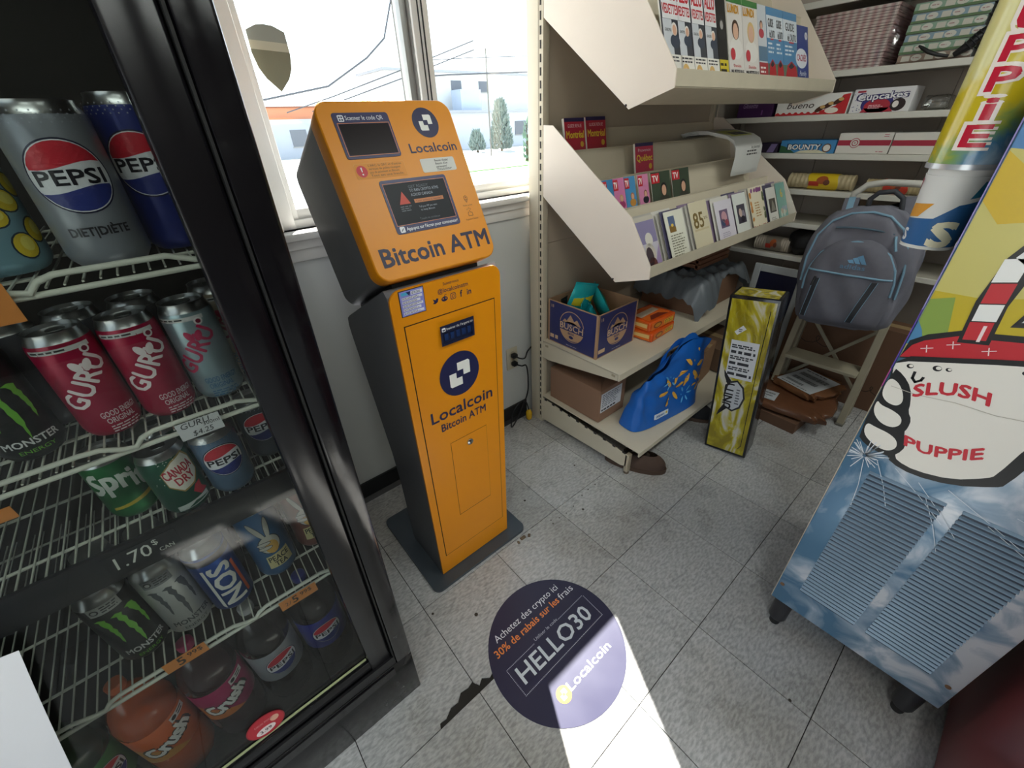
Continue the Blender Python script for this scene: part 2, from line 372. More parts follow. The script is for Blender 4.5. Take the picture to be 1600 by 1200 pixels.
for k, (x, y, r) in enumerate(((-0.063,0.424,.005),(0.243,0.426,.004),(0.081,0.232,.005),(0.064,0.269,.003),(-0.058,0.264,.003),(-0.053,0.28,.0025),(0.177,0.288,.003),(0.133,0.284,.003),(0.221,0.287,.003),(0.254,0.73,.003),(-0.492,0.178,.006),(-0.596,0.273,.004),(0.517,0.152,.007),(0.46,0.151,.006),(0.003,-0.56,.004),(0.017,0.263,.0025),(-0.02,0.267,.0025))):
    obj('stain', MB().lathe([(r, 0.0002), (r, 0.0005)], 10, c=(x, y, 0)), M('#3a332a', 0.8), fl)
# ceiling lamps (twin-tube fluorescent fixtures)
def fluoro(x, y, lab, e):
    t = thing('ceiling_lamp', lab, 'lamp', (x, y, ZC))
    obj('housing', MB().prism([(-0.14, 0), (0.14, 0), (0.10, -0.06), (-0.10, -0.06)], 'x', -0.62, 0.62), M('#e4e4e0', 0.4), t)
    for s_ in (-1, 1):
        obj('tube', MB().tube([(-0.58, s_*0.05, -0.078), (0.58, s_*0.05, -0.078)], 0.013, 10), M('#f4fff6', 0.4, emit=e), t)
    ld = bpy.data.lights.new('lamp_light', 'AREA'); ld.shape = 'RECTANGLE'; ld.size = 1.15; ld.size_y = 0.14; ld.energy = e*1.6; ld.color = (0.97, 1.0, 0.96)
    lo = bpy.data.objects.new('lamp_light', ld); COL.objects.link(lo); lo.parent = t; lo.location = (0, 0, -0.10)
fluoro(-1.3, -0.9, 'twin tube ceiling lamp nearest the beverage cooler', 6.2)
fluoro(0.6, -0.9, 'twin tube ceiling lamp above the slush machine', 6.2)
fluoro(-1.3, -2.4, 'twin tube ceiling lamp at the far back left of the store', 6.2)
fluoro(0.6, -2.4, 'twin tube ceiling lamp at the far back right of the store', 6.2)
# ------------------------------------------------------------------ outside
gr = struct(obj('ground', MB().box(-60, 90, 1.06, 130, -0.6, -0.4).box(-60, -3.2, -60, 1.06, -0.6, -0.4), M('#a8a6a0', 0.9, noise=0.08, scale=0.4)))
ga = obj('grass_strip', MB().box(9, 40, 17.0, 20.2, -0.4, -0.36), M('#5f9a45', 0.9, noise=0.3, scale=3)); ga['kind'] = 'stuff'; tag(ga, 'green strip of lawn beside the road outside the window', 'grass')
def house(name, label, loc, parts, win_, rot=0):
    t = thing(name, label, 'building', loc, (0, 0, rot))
    for nm, bx, c in parts: obj(nm, MB().box(*bx), M(c, 0.8, noise=0.05, scale=0.6), t)
    for bx in win_:
        w_ = obj('window', MB().box(*bx), M('#5c636c', 0.3), t)
        obj('window_frame', MB().box(bx[0]-0.06, bx[1]+0.06, bx[2]+0.02, bx[3]+0.02, bx[4]-0.1, bx[4]), M('#9a9a96', 0.7), w_)
    return t
house('warehouse', 'long grey low building behind the cone-shaped evergreen', (26, 38, -0.4),
      [('wall', (-6, 14, 0, 9, 0, 3.0), '#b9bec6'), ('roof', (-6.2, 14.2, -0.2, 9.2, 3.0, 3.2), '#9a9ea5'), ('upper_storey', (-6, 14, 3.5, 9, 3.2, 6.4), '#cfcfcc'), ('upper_roof', (-6.2, 14.2, 3.3, 9.2, 6.4, 6.6), '#9b9ea2'), ('rooftop_unit', (0.2, 2.6, 0.8, 2.4, 3.2, 4.9), '#a9b4c2'), ('door', (-4.4, -3.2, -0.06, 0, 0, 2.2), '#7a8087')],
      [(3.2, 4.8, -0.06, 0.02, 1.0, 2.2), (6.2, 7.8, -0.06, 0.02, 1.0, 2.2), (-2.5, -1.3, 3.44, 3.52, 4.9, 5.8), (1.0, 2.2, 3.44, 3.52, 4.9, 5.8), (4.4, 5.6, 3.44, 3.52, 4.9, 5.8)])
house('brick_building', 'distant orange brick building over grey roof left of the ATM', (11.5, 45, -0.4),
      [('wall', (-5, 6, 0, 8, 0, 3.0), '#a6acb4'), ('upper_storey', (-1.2, 5.2, 1, 8, 3.0, 3.9), '#d08a66'), ('roof', (-1.3, 5.3, 0.9, 8.1, 3.9, 4.0), '#8a5a45')],
      [(-3.5, -2.2, -0.06, 0.02, 0.9, 2.2), (0.2, 1.6, -0.06, 0.02, 0.9, 2.2), (3, 4.4, -0.06, 0.02, 0.9, 2.2)])
def evergreen(loc, h, r, label, seed, n=900):
    rnd = random.Random(seed); t = thing('evergreen_tree', label, 'tree', loc)
    obj('trunk', MB().tube([(0, 0, 0), (0.02, 0, h*0.5), (0, 0.02, h*0.92)], [0.10, 0.06, 0.01], 8), M('#55473a', 0.9), t)
    f = MB()
    for i in range(n):
        z = 0.15+(h-0.15)*rnd.random()**1.15; q = 1-(z/h); rr = r*(0.25+0.9*q**0.8)*(0.35+0.65*rnd.random()**0.5) if q > 0 else 0
        if z < 0.5: rr *= 0.6+0.4*z/0.5
        a = rnd.random()*6.283; c = Vector((rr*math.cos(a), rr*math.sin(a), z)); s_ = 0.10+0.13*rnd.random()
        d = Vector((math.cos(a)*0.5, math.sin(a)*0.5, 0.9)).normalized(); e = d.orthogonal().normalized(); e.rotate(Matrix.Rotation(rnd.random()*3.1, 3, d))
        f.add([c-e*s_*0.45, c+d*s_*1.5, c+e*s_*0.45, c+d.cross(e)*s_*0.4], [(0, 2, 1), (0, 1, 3), (2, 3, 1)])
    o = obj('foliage', f, M('#72827c', 0.9, noise=0.3, scale=2), t); o['kind'] = 'stuff'
evergreen((24.3, 30.6, -0.4), 3.6, 0.95, 'tall cone-shaped grey-green evergreen in front of the low building', 3, 1500)
evergreen((22.2, 31.2, -0.4), 1.5, 0.75, 'small rounded evergreen shrub left of the cone-shaped evergreen', 5, 500)
evergreen((17.0, 19.3, -0.36), 1.9, 0.22, 'thin young sapling on the lawn strip outside', 9, 70)
def pole(x, y, h, r, label, arm):
    t = thing('utility_pole', label, 'pole', (x, y, -0.4))
    obj('post', MB().tube([(0, 0, 0), (0, 0, h)], [r, r*0.75], 10), M('#6b6862', 0.8, noise=0.2), t)
    if arm: obj('crossarm', MB().box(-0.7, 0.7, -0.05, 0.05, h-0.7, h-0.55), M('#6b6862', 0.8), t)
pole(5.95, 12.0, 8.0, 0.085, 'grey utility pole just left of the window mullion', True)
pole(19.6, 26.0, 6.0, 0.05, 'slim distant pole above the evergreen', False)
def wire(pts, r, label):
    P = []
    for a, b in zip(pts[:-1], pts[1:]):
        for k in range(6): P.append(mid(a, b, k/6.0))
    P.append(pts[-1]); t = obj('overhead_wire', MB().tube(P, r, 5), M('#4a4d52', 0.7)); tag(t, label, 'wire', 'overhead wires outside')
wire([(0.2, 13.5, 2.02), (2.42, 12.7, 2.10), (3.92, 12.3, 2.36), (5.0, 12.1, 2.95), (5.525, 12, 3.36), (5.95, 12, 4.3)], 0.022, 'thick sagging cable rising to the utility pole')
wire([(3.0, 13.2, 1.85), (4.113, 12.6, 2.17), (6.15, 12.0, 2.80), (8.0, 11.5, 3.4)], 0.014, 'upper of the two thin wires sloping up behind the ATM top')
wire([(3.6, 13.0, 1.86), (4.53, 12.5, 2.14), (6.12, 12.0, 2.61), (8.0, 11.5, 3.2)], 0.014, 'lower of the two thin wires sloping up behind the ATM top')
wire([(5.95, 12, 2.55), (7.37, 12, 2.657), (10.09, 12, 2.796), (14, 12, 3.0)], 0.020, 'dark cable crossing the right window pane')
wire([(5.95, 12, 2.9), (8.335, 12, 3.094), (10.1, 12, 3.204), (14, 12, 3.4)], 0.010, 'faint highest wire across the right window pane')
# ================================================================== BITCOIN ATM
atm = thing('bitcoin_atm', 'orange and charcoal standing cash kiosk with two screens and lettering', 'atm', (-0.35, 0.515, 0))
AX, AY = -0.35, 0.515
def A(p): return (p[0]-AX, p[1]-AY, p[2])
ORANGE = M('#e8930c', 0.36, noise=0.03, scale=6, bump=0.02); SIDEORANGE = M('#e0863a', 0.4, noise=0.03); CHAR = M('#66686e', 0.45, noise=0.06, scale=30, bump=0.05); CHARD = M('#3a3c40', 0.55)
obj('base_plate', MB().prism(rrect(-0.553-AX, 0.315-AY, -0.153-AX, 0.715-AY, 0.025, 5), 'z', 0.0, 0.012), M('#4a525a', 0.42, 0.3, noise=0.15, scale=12), atm, 30)
# pedestal: front wider at the top, back leaning inwards to the floor
zt = 1.022
prof = [(0.362, 0.012), (0.366, 0.25), (0.369, 0.6), (0.370, 0.97), (0.374, 1.006), (0.388, 1.020), (0.665, 0.882), (0.687, 0.868), (0.694, 0.845), (0.688, 0.81), (0.62, 0.56), (0.585, 0.42), (0.57, 0.30), (0.565, 0.012)]
def hw(z): return (-0.500+0.012*z/1.02, -0.214+0.040*z/1.02)
mb = MB(); n = len(prof); L_ = [A((hw(z)[0], y+0.0, z)) for y, z in prof]; R_ = [A((hw(z)[1], y, z)) for y, z in prof]
mb.add(L_+R_, [list(range(n)), [n+i for i in range(n)][::-1]]+[(i, n+i, n+(i+1) % n, (i+1) % n) for i in range(n)])
obj('pedestal', mb, CHAR, atm, 25)
# orange front sheet of the pedestal, 6 mm proud with a rounded top
def front_sheet(poly, y0, y1):
    m_ = MB(); k = len(poly)
    f_ = [A((p[0], 0.362+0.008*p[1]/1.0-y1, p[1])) for p in poly]; b_ = [A((p[0], 0.362+0.008*p[1]/1.0-y0, p[1])) for p in poly]
    m_.add(f_+b_, [list(range(k)), [k+i for i in range(k)][::-1]]+[((i+1) % k, i, k+i, k+(i+1) % k) for i in range(k)]); return m_
def lx(u, z): a, b = hw(z); return a+(b-a)*u/0.316     # kiosk front coordinate: u 0..0.316 across
def fp(pts): return [(lx(u, z), z) for u, z in pts]
outer = [(0.0, 0.016), (0.316, 0.016), (0.316, 0.99)]+[(0.286+0.030*math.cos(t), 0.99+0.030*math.sin(t)) for t in [math.radians(15*i) for i in range(1, 6)]]+[(0.286, 1.02), (0.030, 1.02)]+[(0.030-0.030*math.sin(t), 0.99+0.030*math.cos(t)) for t in [math.radians(15*i) for i in range(1, 6)]]+[(0.0, 0.99)]
obj('front_sheet', front_sheet(fp(outer), -0.002, 0.005), ORANGE, atm)
gapm = M('#241a10', 0.7)
obj('door_gap', front_sheet(fp([(0.0235, 0.0955), (0.2945, 0.0955), (0.2945, 0.9345), (0.0235, 0.9345)]), 0.0, 0.0054), gapm, atm)
dr = obj('cash_door', front_sheet(fp([(0.026, 0.099), (0.2915, 0.099), (0.2915, 0.932), (0.026, 0.932)]), 0.0, 0.0068), ORANGE, atm)
obj('hatch_gap', front_sheet(fp([(0.1035, 0.2435), (0.2405, 0.2435), (0.2405, 0.5445), (0.1035, 0.5445)]), 0.0, 0.0071), gapm, dr)
obj('service_hatch', front_sheet(fp([(0.1047, 0.246), (0.2396, 0.246), (0.2396, 0.5434), (0.1047, 0.5434)]), 0.0, 0.0076), ORANGE, dr)
lk = MB().lathe([(0.0105, 0), (0.0105, 0.004), (0.008, 0.006), (0.0, 0.006)], 20); lk.xf(Matrix.Translation(A((lx(0.172, 0.517), 0.3585, 0.517))) @ Matrix.Rotation(math.radians(90), 4, 'X'))
lo_ = obj('lock', lk, M('#c9c9c6', 0.25, 1.0), dr, 40)
obj('keyway', MB().box(*[q for ab in zip(A((lx(0.172, 0.517)-0.001, 0.3518, 0.511)), A((lx(0.172, 0.517)+0.001, 0.3526, 0.523))) for q in ab]), M('#202020', 0.6), lo_)
# bill slot: navy bezel with a recessed throat
bz = MB(); yb_ = 0.366-AY
def fx(u, z, y): return (lx(u, z)-AX, y-AY, z)
u0, u1, z0, z1 = 0.112, 0.215, 0.856, 0.910; a0, a1, c0, c1 = 0.118, 0.209, 0.861, 0.892; ym, yb2 = 0.3605, 0.392
bz.add([fx(u0,z0,ym),fx(u1,z0,ym),fx(u1,z1,ym),fx(u0,z1,ym),fx(a0,c0,ym),fx(a1,c0,ym),fx(a1,c1,ym),fx(a0,c1,ym),fx(a0,c0,ym+0.0078),fx(a1,c0,ym+0.0078),fx(a1,c1,ym+0.0078),fx(a0,c1,ym+0.0078)],
       [(0,1,5,4),(1,2,6,5),(2,3,7,6),(3,0,4,7),(4,5,9,8),(5,6,10,9),(6,7,11,10),(7,4,8,11),(8,9,10,11)])
bz.box(*[q for ab in zip(fx(u0, z0, ym), fx(u1, z1, ym+0.0005)) for q in ab]) if False else None
bzo = obj('bill_slot', bz, M('#1d2340', 0.35), dr)
# push the slot proud of the door so the throat is open to view
bzo.location = (0, -0.0075, 0)
sl = MB()
for k in range(5): sl.box(lx(0.126+k*0.018, 0.87)-AX, lx(0.137+k*0.018, 0.87)-AX, 0.3665-AY, 0.369-AY, 0.866, 0.884)
obj('slot_rollers', sl, M('#1c3260', 0.3), bzo)
PF = lambda u, z, l: A((lx(u, z), 0.362+0.008*z-0.0078-l*EPS, z))
p = Print()
p.text('Insérer de l\'argent ici', 0.130, 0.8965, 0.0062, WHITE, 3, width=0.08).rr(0.116, 0.8945, 0.127, 0.9045, 0.002, WHITE, 3).rect(0.118, 0.8965, 0.125, 0.9, '#1d2340', 4)
o_ = p.build('slot_lettering', bzo, lambda u, z, l: (lx(u, z)-AX, ym-AY-0.0002-l*EPS, z))
p = Print(); coin_logo(p, 0.161, 0.757, 0.0655); p.text('Localcoin', 0.161, 0.637, 0.036, NAVY, 3, 'c', 0.022, width=0.216).text('Bitcoin ATM', 0.161, 0.598, 0.025, NAVY, 3, 'c', 0.02, width=0.160)
p.build('door_lettering', dr, PF)
p = Print(); p.text('Suivez-nous', 0.163, 1.0045, 0.007, NAVY, 2, 'c', 0, width=0.045).text('@localcoinatm', 0.168, 0.9875, 0.0105, NAVY, 2, 'c', 0.01, width=0.088)
# five small social icons
x = 0.116; y = 0.9725
p.poly([(x-0.009, y-0.005), (x-0.004, y-0.002), (x-0.008, y+0.006), (x, y+0.002), (x+0.003, y+0.006), (x+0.008, y+0.004), (x+0.005, y-0.004), (x-0.002, y-0.007)], NAVY, 2)
p.ell(0.141, y-0.001, 0.009, 0.006, NAVY, 2).ell(0.137, y, 0.0018, 0.0018, '#e8930c', 3, 10).ell(0.145, y, 0.0018, 0.0018, '#e8930c', 3, 10).line([(0.141, y+0.004), (0.143, y+0.009), (0.147, y+0.009)], 0.0012, NAVY)
p.rr(0.158, y-0.008, 0.174, y+0.008, 0.004, NAVY, 2).rr(0.1596, y-0.0064, 0.1724, y+0.0064, 0.003, '#e8930c', 3).ell(0.166, y, 0.0042, 0.0042, NAVY, 4).ell(0.166, y, 0.0028, 0.0028, '#e8930c', 5).ell(0.1705, y+0.0045, 0.0009, 0.0009, NAVY, 4, 8)
p.text('f', 0.190, y-0.008, 0.0165, NAVY, 2, 'c', 0.03).text('in', 0.214, y-0.007, 0.0145, NAVY, 2, 'c', 0.03)
p.build('social_lettering', atm, lambda u, z, l: A((lx(u, z), 0.362+0.008*z-0.0052-l*EPS, z)))
st_ = front_sheet(fp([(0.0235, 0.957), (0.0875, 0.957), (0.0875, 1.0235-0.006), (0.0235, 1.0235-0.006)]), 0.005, 0.0062)
nt_ = obj('notice_sticker', st_, M('#2a2a30', 0.4), atm)
p = Print(); p.rect(0.0255, 0.9585, 0.0860, 1.0160, '#8d8fd8', 1).rect(0.030, 1.006, 0.05, 1.013, '#4fb1d8', 2).poly([(0.042, 1.013), (0.054, 1.013), (0.05, 1.003)], '#22305a', 3)
for k in range(5): p.rect(0.030, 0.9615+k*0.0085, 0.082-0.006*(k % 2), 0.9675+k*0.0085, '#e7e8f4', 2); p.para(0.031, 0.962+k*0.0085, 0.078, 0.967+k*0.0085, 2, '#3a3a50', 3)
p.rect(0.054, 1.0045, 0.083, 1.0125, '#e7e8f4', 2).para(0.056, 1.0055, 0.08, 1.0115, 2, '#3a3a50', 3)
p.build('notice_print', nt_, lambda u, z, l: A((lx(u, z), 0.362+0.008*z-0.0063-l*EPS, z)))
# tilted head: dark body, orange shell; local frame s = up the face, t = into the box
S = Vector((0, 0.16, 0.33)).normalized(); N = Vector((0, S.z, -S.y)); P0 = Vector((-0.5, 0.36, 1.045))
def H(u, s, t): q = P0+Vector((1, 0, 0))*u+S*s+N*t; return A(q)
def slab(poly, t0, t1, bev=0.0):
    m_ = MB(); k = len(poly); r = [poly] if not bev else None
    f_ = [H(p[0], p[1], t0) for p in poly]; b_ = [H(p[0], p[1], t1) for p in poly]
    return m_.add(f_+b_, [list(range(k)), [k+i for i in range(k)][::-1]]+[((i+1) % k, i, k+i, k+(i+1) % k) for i in range(k)])
W_, HH = 0.316, 0.369
def shell(rings, mat, name, par, smooth=30):
    m_ = MB(); k = len(rings[0][0])
    for poly, t in rings: m_.v += [H(p[0], p[1], t) for p in poly]
    m_.f.append(list(range(k)))
    for r in range(len(rings)-1):
        for i in range(k): m_.f.append((r*k+(i+1) % k, r*k+i, (r+1)*k+i, (r+1)*k+(i+1) % k))
    m_.f.append([(len(rings)-1)*k+i for i in range(k)][::-1]); m_.m = [0]*len(m_.f)
    return obj(name, m_, mat, par, smooth)
sh_ = shell([(rrect(0.003, 0.003, W_-0.003, HH-0.003, 0.028, 6), 0.0), (rrect(0.001, 0.001, W_-0.001, HH-0.001, 0.030, 6), 0.0012), (rrect(0, 0, W_, HH, 0.031, 6), 0.003), (rrect(0, 0, W_, HH, 0.031, 6), 0.047)], ORANGE, 'head_shell', atm)
hd = rrect(0.001, 0.001, W_-0.001, HH-0.001, 0.030, 6)
bk = shell([(hd, 0.0472), (hd, 0.285), (rrect(0.004, 0.008, W_-0.004, HH-0.008, 0.028, 6), 0.300), (rrect(0.012, 0.02, W_-0.012, HH-0.02, 0.02, 6), 0.306)], CHAR, 'head_body', atm)
# neck strip that joins head and pedestal
obj('neck', MB().prism([(0.40-AY, 0.99), (0.40-AY, 1.03), (0.64-AY, 0.92), (0.64-AY, 0.86)], 'x', -0.46-AX, -0.22-AX), M('#222326', 0.6), atm)
HP = lambda u, s, l: H(u, s, -l*EPS)
def bezel(name, r, inner, col, recess, scrcol, par, scrname, rough):
    fr_ = MB(); o = rrect(*r, 0.006, 4); k = len(o)
    i_ = rrect(inner[0], inner[1], inner[2], inner[3], 0.002, 4)
    v = [H(p[0], p[1], -0.0012) for p in o]+[H(p[0], p[1], -0.0012) for p in i_]+[H(p[0], p[1], 0.0) for p in o]+[H(p[0], p[1], -0.0002) for p in i_]
    f = []
    for a in range(k):
        b = (a+1) % k; f += [(a, b, k+b, k+a)[::1], (b, a, 2*k+a, 2*k+b), (k+a, k+b, 3*k+b, 3*k+a)]
    fr_.add(v, f); q = obj(name, fr_, col, par)
    obj(scrname, slab(i_, -0.0004, 0.0), scrcol, q)
    return q
NV = M('#2b2d5c', 0.35)
scn = bezel('scanner_bezel', (0.030, 0.2525, 0.152, 0.343), (0.038, 0.260, 0.146, 0.321), NV, 0, M('#1b1216', 0.3, spec=0.2), sh_, 'scanner_window', 0.1)
scr = bezel('screen_bezel', (0.077, 0.091, 0.242, 0.205), (0.084, 0.110, 0.234, 0.196), NV, 0, M('#1d2128', 0.35, spec=0.2), sh_, 'touch_screen', 0.1)
p = Print(); p.text('Scanner le code QR', 0.056, 0.3285, 0.0085, '#dfe3ee', 8, width=0.082, bold=0.01).rr(0.0405, 0.3255, 0.0530, 0.3385, 0.0025, '#dfe3ee', 8)
for a, b in ((0.0425, 0.3275), (0.0475, 0.3275), (0.0425, 0.3325), (0.0475, 0.3325)): p.rect(a, b, a+0.0032, b+0.0032, NAVY, 9)
oc = '#d9874a'
p.line([(0.036, 0.2585), (0.148, 0.2585), (0.148, 0.3225), (0.036, 0.3225)], 0.0011, oc, 8, True)
p.build('scanner_lettering', scn, HP)
p = Print(); p.text('Appuyez sur l\'écran pour commencer!', 0.1015, 0.0965, 0.0072, '#eef0f6', 8, width=0.134, bold=0.015).rr(0.0855, 0.0935, 0.0975, 0.1065, 0.0025, '#eef0f6', 8).line([(0.089, 0.097), (0.094, 0.102)], 0.0016, NAVY, 9)
p.line([(0.0825, 0.1085), (0.2355, 0.1085), (0.2355, 0.1975), (0.0825, 0.1975)], 0.0010, oc, 8, True)
p.poly([(0.1065, 0.152), (0.1330, 0.152), (0.1205, 0.179)], M('#a8392a', 0.4, emit=0.25), 4)
lt = M('#8b939e', 0.4, emit=0.25)
p.text('GET READY', 0.140, 0.184, 0.006, M('#5a616b', 0.4, emit=0.1), 4, width=0.05).text('TO BAN CRYPTO ATMS', 0.140, 0.176, 0.0062, lt, 4, width=0.074).text('ACROSS CANADA', 0.140, 0.1665, 0.0062, lt, 4, width=0.056)
p.rect(0.1435, 0.1515, 0.2185, 0.1595, M('#a9683c', 0.4, emit=0.25), 4).text('Your action is needed', 0.147, 0.1535, 0.0042, '#3a2a20', 5, width=0.066)
p.text('Tell your MP you want', 0.150, 0.1405, 0.0042, lt, 4, width=0.046).text('to keep Bitcoin', 0.152, 0.1335, 0.0042, lt, 4, width=0.036)
p.text('Touch to continue', 0.142, 0.1145, 0.0048, M('#5a616b', 0.4, emit=0.1), 4, width=0.052).para(0.106, 0.136, 0.134, 0.149, 3, M('#5a616b', 0.4, emit=0.1), 4)
p.build('screen_print', scr, HP)
ws = obj('warning_sticker', slab(rrect(0.0365, 0.2125, 0.1515, 0.2435, 0.004, 4), -0.0006, 0.0), M('#e8a13a', 0.4), sh_)
p = Print(); p.poly(rrect(0.0375, 0.2135, 0.1505, 0.2425, 0.004, 4), '#e39018', 4).ell(0.0505, 0.2275, 0.0118, 0.0118, '#cc2431', 5).poly([(0.0488, 0.2355), (0.0522, 0.2355), (0.0515, 0.2262), (0.0495, 0.2262)], WHITE, 6).ell(0.0505, 0.2215, 0.0019, 0.0019, WHITE, 6, 10)
for k, tx in enumerate(('L\'ARC, la GRC et d\'autres', 'services de police n\'exigent', 'pas de paiement en Bitcoin.', 'Tout est une fraude.')): p.text(tx, 0.067, 0.2360-k*0.0068, 0.0043, '#5c3a12', 5, width=0.076-0.004*(k % 3))
p.build('warning_print', ws, HP)
qs = obj('help_sticker', slab(rrect(0.191, 0.2125, 0.281, 0.2425, 0.004, 4), -0.0006, 0.0), M('#d9d9d4', 0.4), sh_)
p = Print()
for k, tx in enumerate(('Besoin d\'aide?', 'Besoin d\'un', 'partenaire?')): p.text(tx, 0.228, 0.2345-k*0.0068, 0.0046, '#3a3a3c', 4, bold=0.02, width=0.036-0.004*k)
p.para(0.228, 0.2145, 0.272, 0.2195, 2, '#55565a', 4)
p.build('help_print', qs, HP)
p = Print(); coin_logo(p, 0.2385, 0.3195, 0.0325); p.text('Localcoin', 0.238, 0.2565, 0.0195, NAVY, 3, 'c', 0.022, width=0.122)
p.text('Bitcoin ATM', 0.163, 0.0305, 0.038, '#2a2744', 3, 'c', 0.040, width=0.282)
ic = '#7a4a14'
p.ell(0.2775, 0.146, 0.0055, 0.0055, ic, 3, 16).ell(0.2775, 0.146, 0.0042, 0.0042, '#e8930c', 4, 16).ell(0.2775, 0.1465, 0.0018, 0.0018, ic, 5, 10).line([(0.2735, 0.142), (0.2775, 0.1355), (0.2815, 0.142)], 0.0012, ic).text('Rester au frais', 0.2775, 0.127, 0.0038, ic, 3, 'c', width=0.026)
p.line([(0.2715, 0.104), (0.2835, 0.104), (0.2835, 0.111), (0.279, 0.112), (0.277, 0.117)], 0.0013, ic).line([(0.2715, 0.104), (0.2715, 0.111), (0.275, 0.113)], 0.0013, ic).line([(0.271, 0.118), (0.273, 0.121)], 0.001, ic).line([(0.277, 0.120), (0.277, 0.1235)], 0.001, ic).line([(0.282, 0.118), (0.2805, 0.121)], 0.001, ic).text('Se garder à l\'écoute', 0.2775, 0.0945, 0.0038, ic, 3, 'c', width=0.036)
p.build('head_lettering', sh_, HP)
# ================================================================== FLOOR DECAL
fd = thing('floor_decal', 'round dark navy floor sticker reading HELLO30 in front of the ATM', 'floor sticker', (-0.362, -0.052, 0))
obj('vinyl_disc', MB().lathe([(0.2045, 0.0), (0.2045, 0.0008), (0.0, 0.0008)], 72), M('#2c2b45', 0.38, noise=0.12, scale=7, rvar=0.1), fd)
p = Print()
p.text('Achetez des crypto ici', -0.003, 0.117, 0.0215, '#e2e4ec', 1, 'c', width=0.262).text('30% de rabais sur les', -0.158, 0.082, 0.0225, '#ee8b43', 1, 'l', 0.016, width=0.258).text('frais', 0.107, 0.082, 0.0225, '#e2e4ec', 1, 'l', width=0.058)
p.text('Utiliser le code', 0.005, 0.0455, 0.0095, '#b9bccb', 1, 'c', width=0.095).text('HELLO30', 0.003, -0.019, 0.048, '#cfd6de', 1, 'c', 0.022, width=0.286)
dc = '#c3c6d4'
def dots(a, b):
    L = math.dist(a, b); n = int(L/0.0042)
    for k in range(n): q = mid(a, b, k/n); p.rect(q[0]-0.0011, q[1]-0.0011, q[0]+0.0011, q[1]+0.0011, dc, 1)
c_ = [(-0.157, -0.040), (0.170, -0.036), (0.171, 0.048), (-0.159, 0.042)]
dots(c_[0], c_[1]); dots(c_[1], c_[2]); dots(c_[3], c_[0]); dots(c_[3], (-0.047, 0.043)); dots((0.057, 0.046), c_[2])
p.text('Localcoin', 0.030, -0.114, 0.0235, '#f4f4f4', 1, 'c', 0.012, width=0.172)
coin_logo(p, -0.077, -0.105, 0.0215, '#e8a02a', '#fff3d8', 1)
p.build('decal_lettering', fd, lambda x, y, l: (x, y, 0.0009+l*EPS))
# ================================================================== BEVERAGE COOLER
FY = 0.12; CX0, CX1, CH = -1.90, -0.712, 1.98
co = thing('beverage_cooler', 'tall black glass-door drinks cooler left of the ATM', 'cooler', (-1.3, 0.48, 0))
ox, oy = -1.3, 0.48
def K(x0, x1, y0, y1, z0, z1): return (x0-ox, x1-ox, y0-oy, y1-oy, z0, z1)
BLK = M('#0b0a0e', 0.20, noise=0.25, scale=9, rvar=0.07, spec=0.5); BLKM = M('#111014', 0.35, noise=0.2, scale=15); INN = M('#1d1a18', 0.5, noise=0.2)
def scuffed():
    m = bpy.data.materials.new('scuffed_black'); m.use_nodes = True; nt = m.node_tree; b = nt.nodes['Principled BSDF']; L = nt.links.new
    tc = nt.nodes.new('ShaderNodeTexCoord'); n1 = nt.nodes.new('ShaderNodeTexNoise'); n1.inputs['Scale'].default_value = 38; n1.inputs['Detail'].default_value = 8
    n2 = nt.nodes.new('ShaderNodeTexNoise'); n2.inputs['Scale'].default_value = 5; n2.inputs['Detail'].default_value = 4
    L(tc.outputs['Object'], n1.inputs['Vector']); L(tc.outputs['Object'], n2.inputs['Vector'])
    mu = nt.nodes.new('ShaderNodeMath'); mu.operation = 'MULTIPLY'; L(n1.outputs['Fac'], mu.inputs[0]); L(n2.outputs['Fac'], mu.inputs[1])
    r = nt.nodes.new('ShaderNodeValToRGB'); r.color_ramp.elements[0].position = 0.33; r.color_ramp.elements[0].color = lin('#0b0a0e'); r.color_ramp.elements[1].position = 0.50; r.color_ramp.elements[1].color = lin('#3c3a38')
    L(mu.outputs[0], r.inputs[0]); L(r.outputs[0], b.inputs['Base Color'])
    mr = nt.nodes.new('ShaderNodeMapRange'); mr.inputs['From Min'].default_value = 0.2; mr.inputs['From Max'].default_value = 0.5; mr.inputs['To Min'].default_value = 0.13; mr.inputs['To Max'].default_value = 0.36
    L(mu.outputs[0], mr.inputs['Value']); L(mr.outputs[0], b.inputs['Roughness']); return m
SCF = scuffed()
body = MB()
body.box(*K(CX1-0.04, CX1, FY+0.008, 0.84, 0.03, CH)).box(*K(CX0, CX0+0.04, FY+0.008, 0.84, 0.03, CH)).box(*K(CX0+0.04, CX1-0.04, 0.80, 0.84, 0.03, CH)).box(*K(CX0+0.04, CX1-0.04, FY+0.03, 0.80, CH-0.16, CH)).box(*K(CX0+0.04, CX1-0.04, FY+0.03, 0.80, 0.03, 0.125))
obj('cabinet', body, BLKM, co)
lin_ = MB().box(*K(-0.756, -0.7525, FY+0.06, 0.795, 0.13, CH-0.165)).box(*K(CX0+0.042, CX1-0.042, 0.79, 0.798, 0.13, CH-0.165)).box(*K(CX0+0.042, CX1-0.042, FY+0.06, 0.79, 0.1255, 0.137))
obj('liner', lin_, INN, co)
obj('kick_panel', MB().rbox(*K(CX0, CX1, FY+0.002, FY+0.04, 0.0, 0.185), 0.004).box(*K(CX0+0.01, CX1-0.05, FY-0.002, FY+0.003, 0.150, 0.178)), SCF, co, 30)
obj('side_post', MB().rbox(*K(-0.752, CX1, FY, FY+0.05, 0.185, CH), 0.005), SCF, co, 30)
obj('top_panel', MB().rbox(*K(CX0, -0.753, FY, FY+0.05, CH-0.16, CH), 0.005), BLK, co, 30)
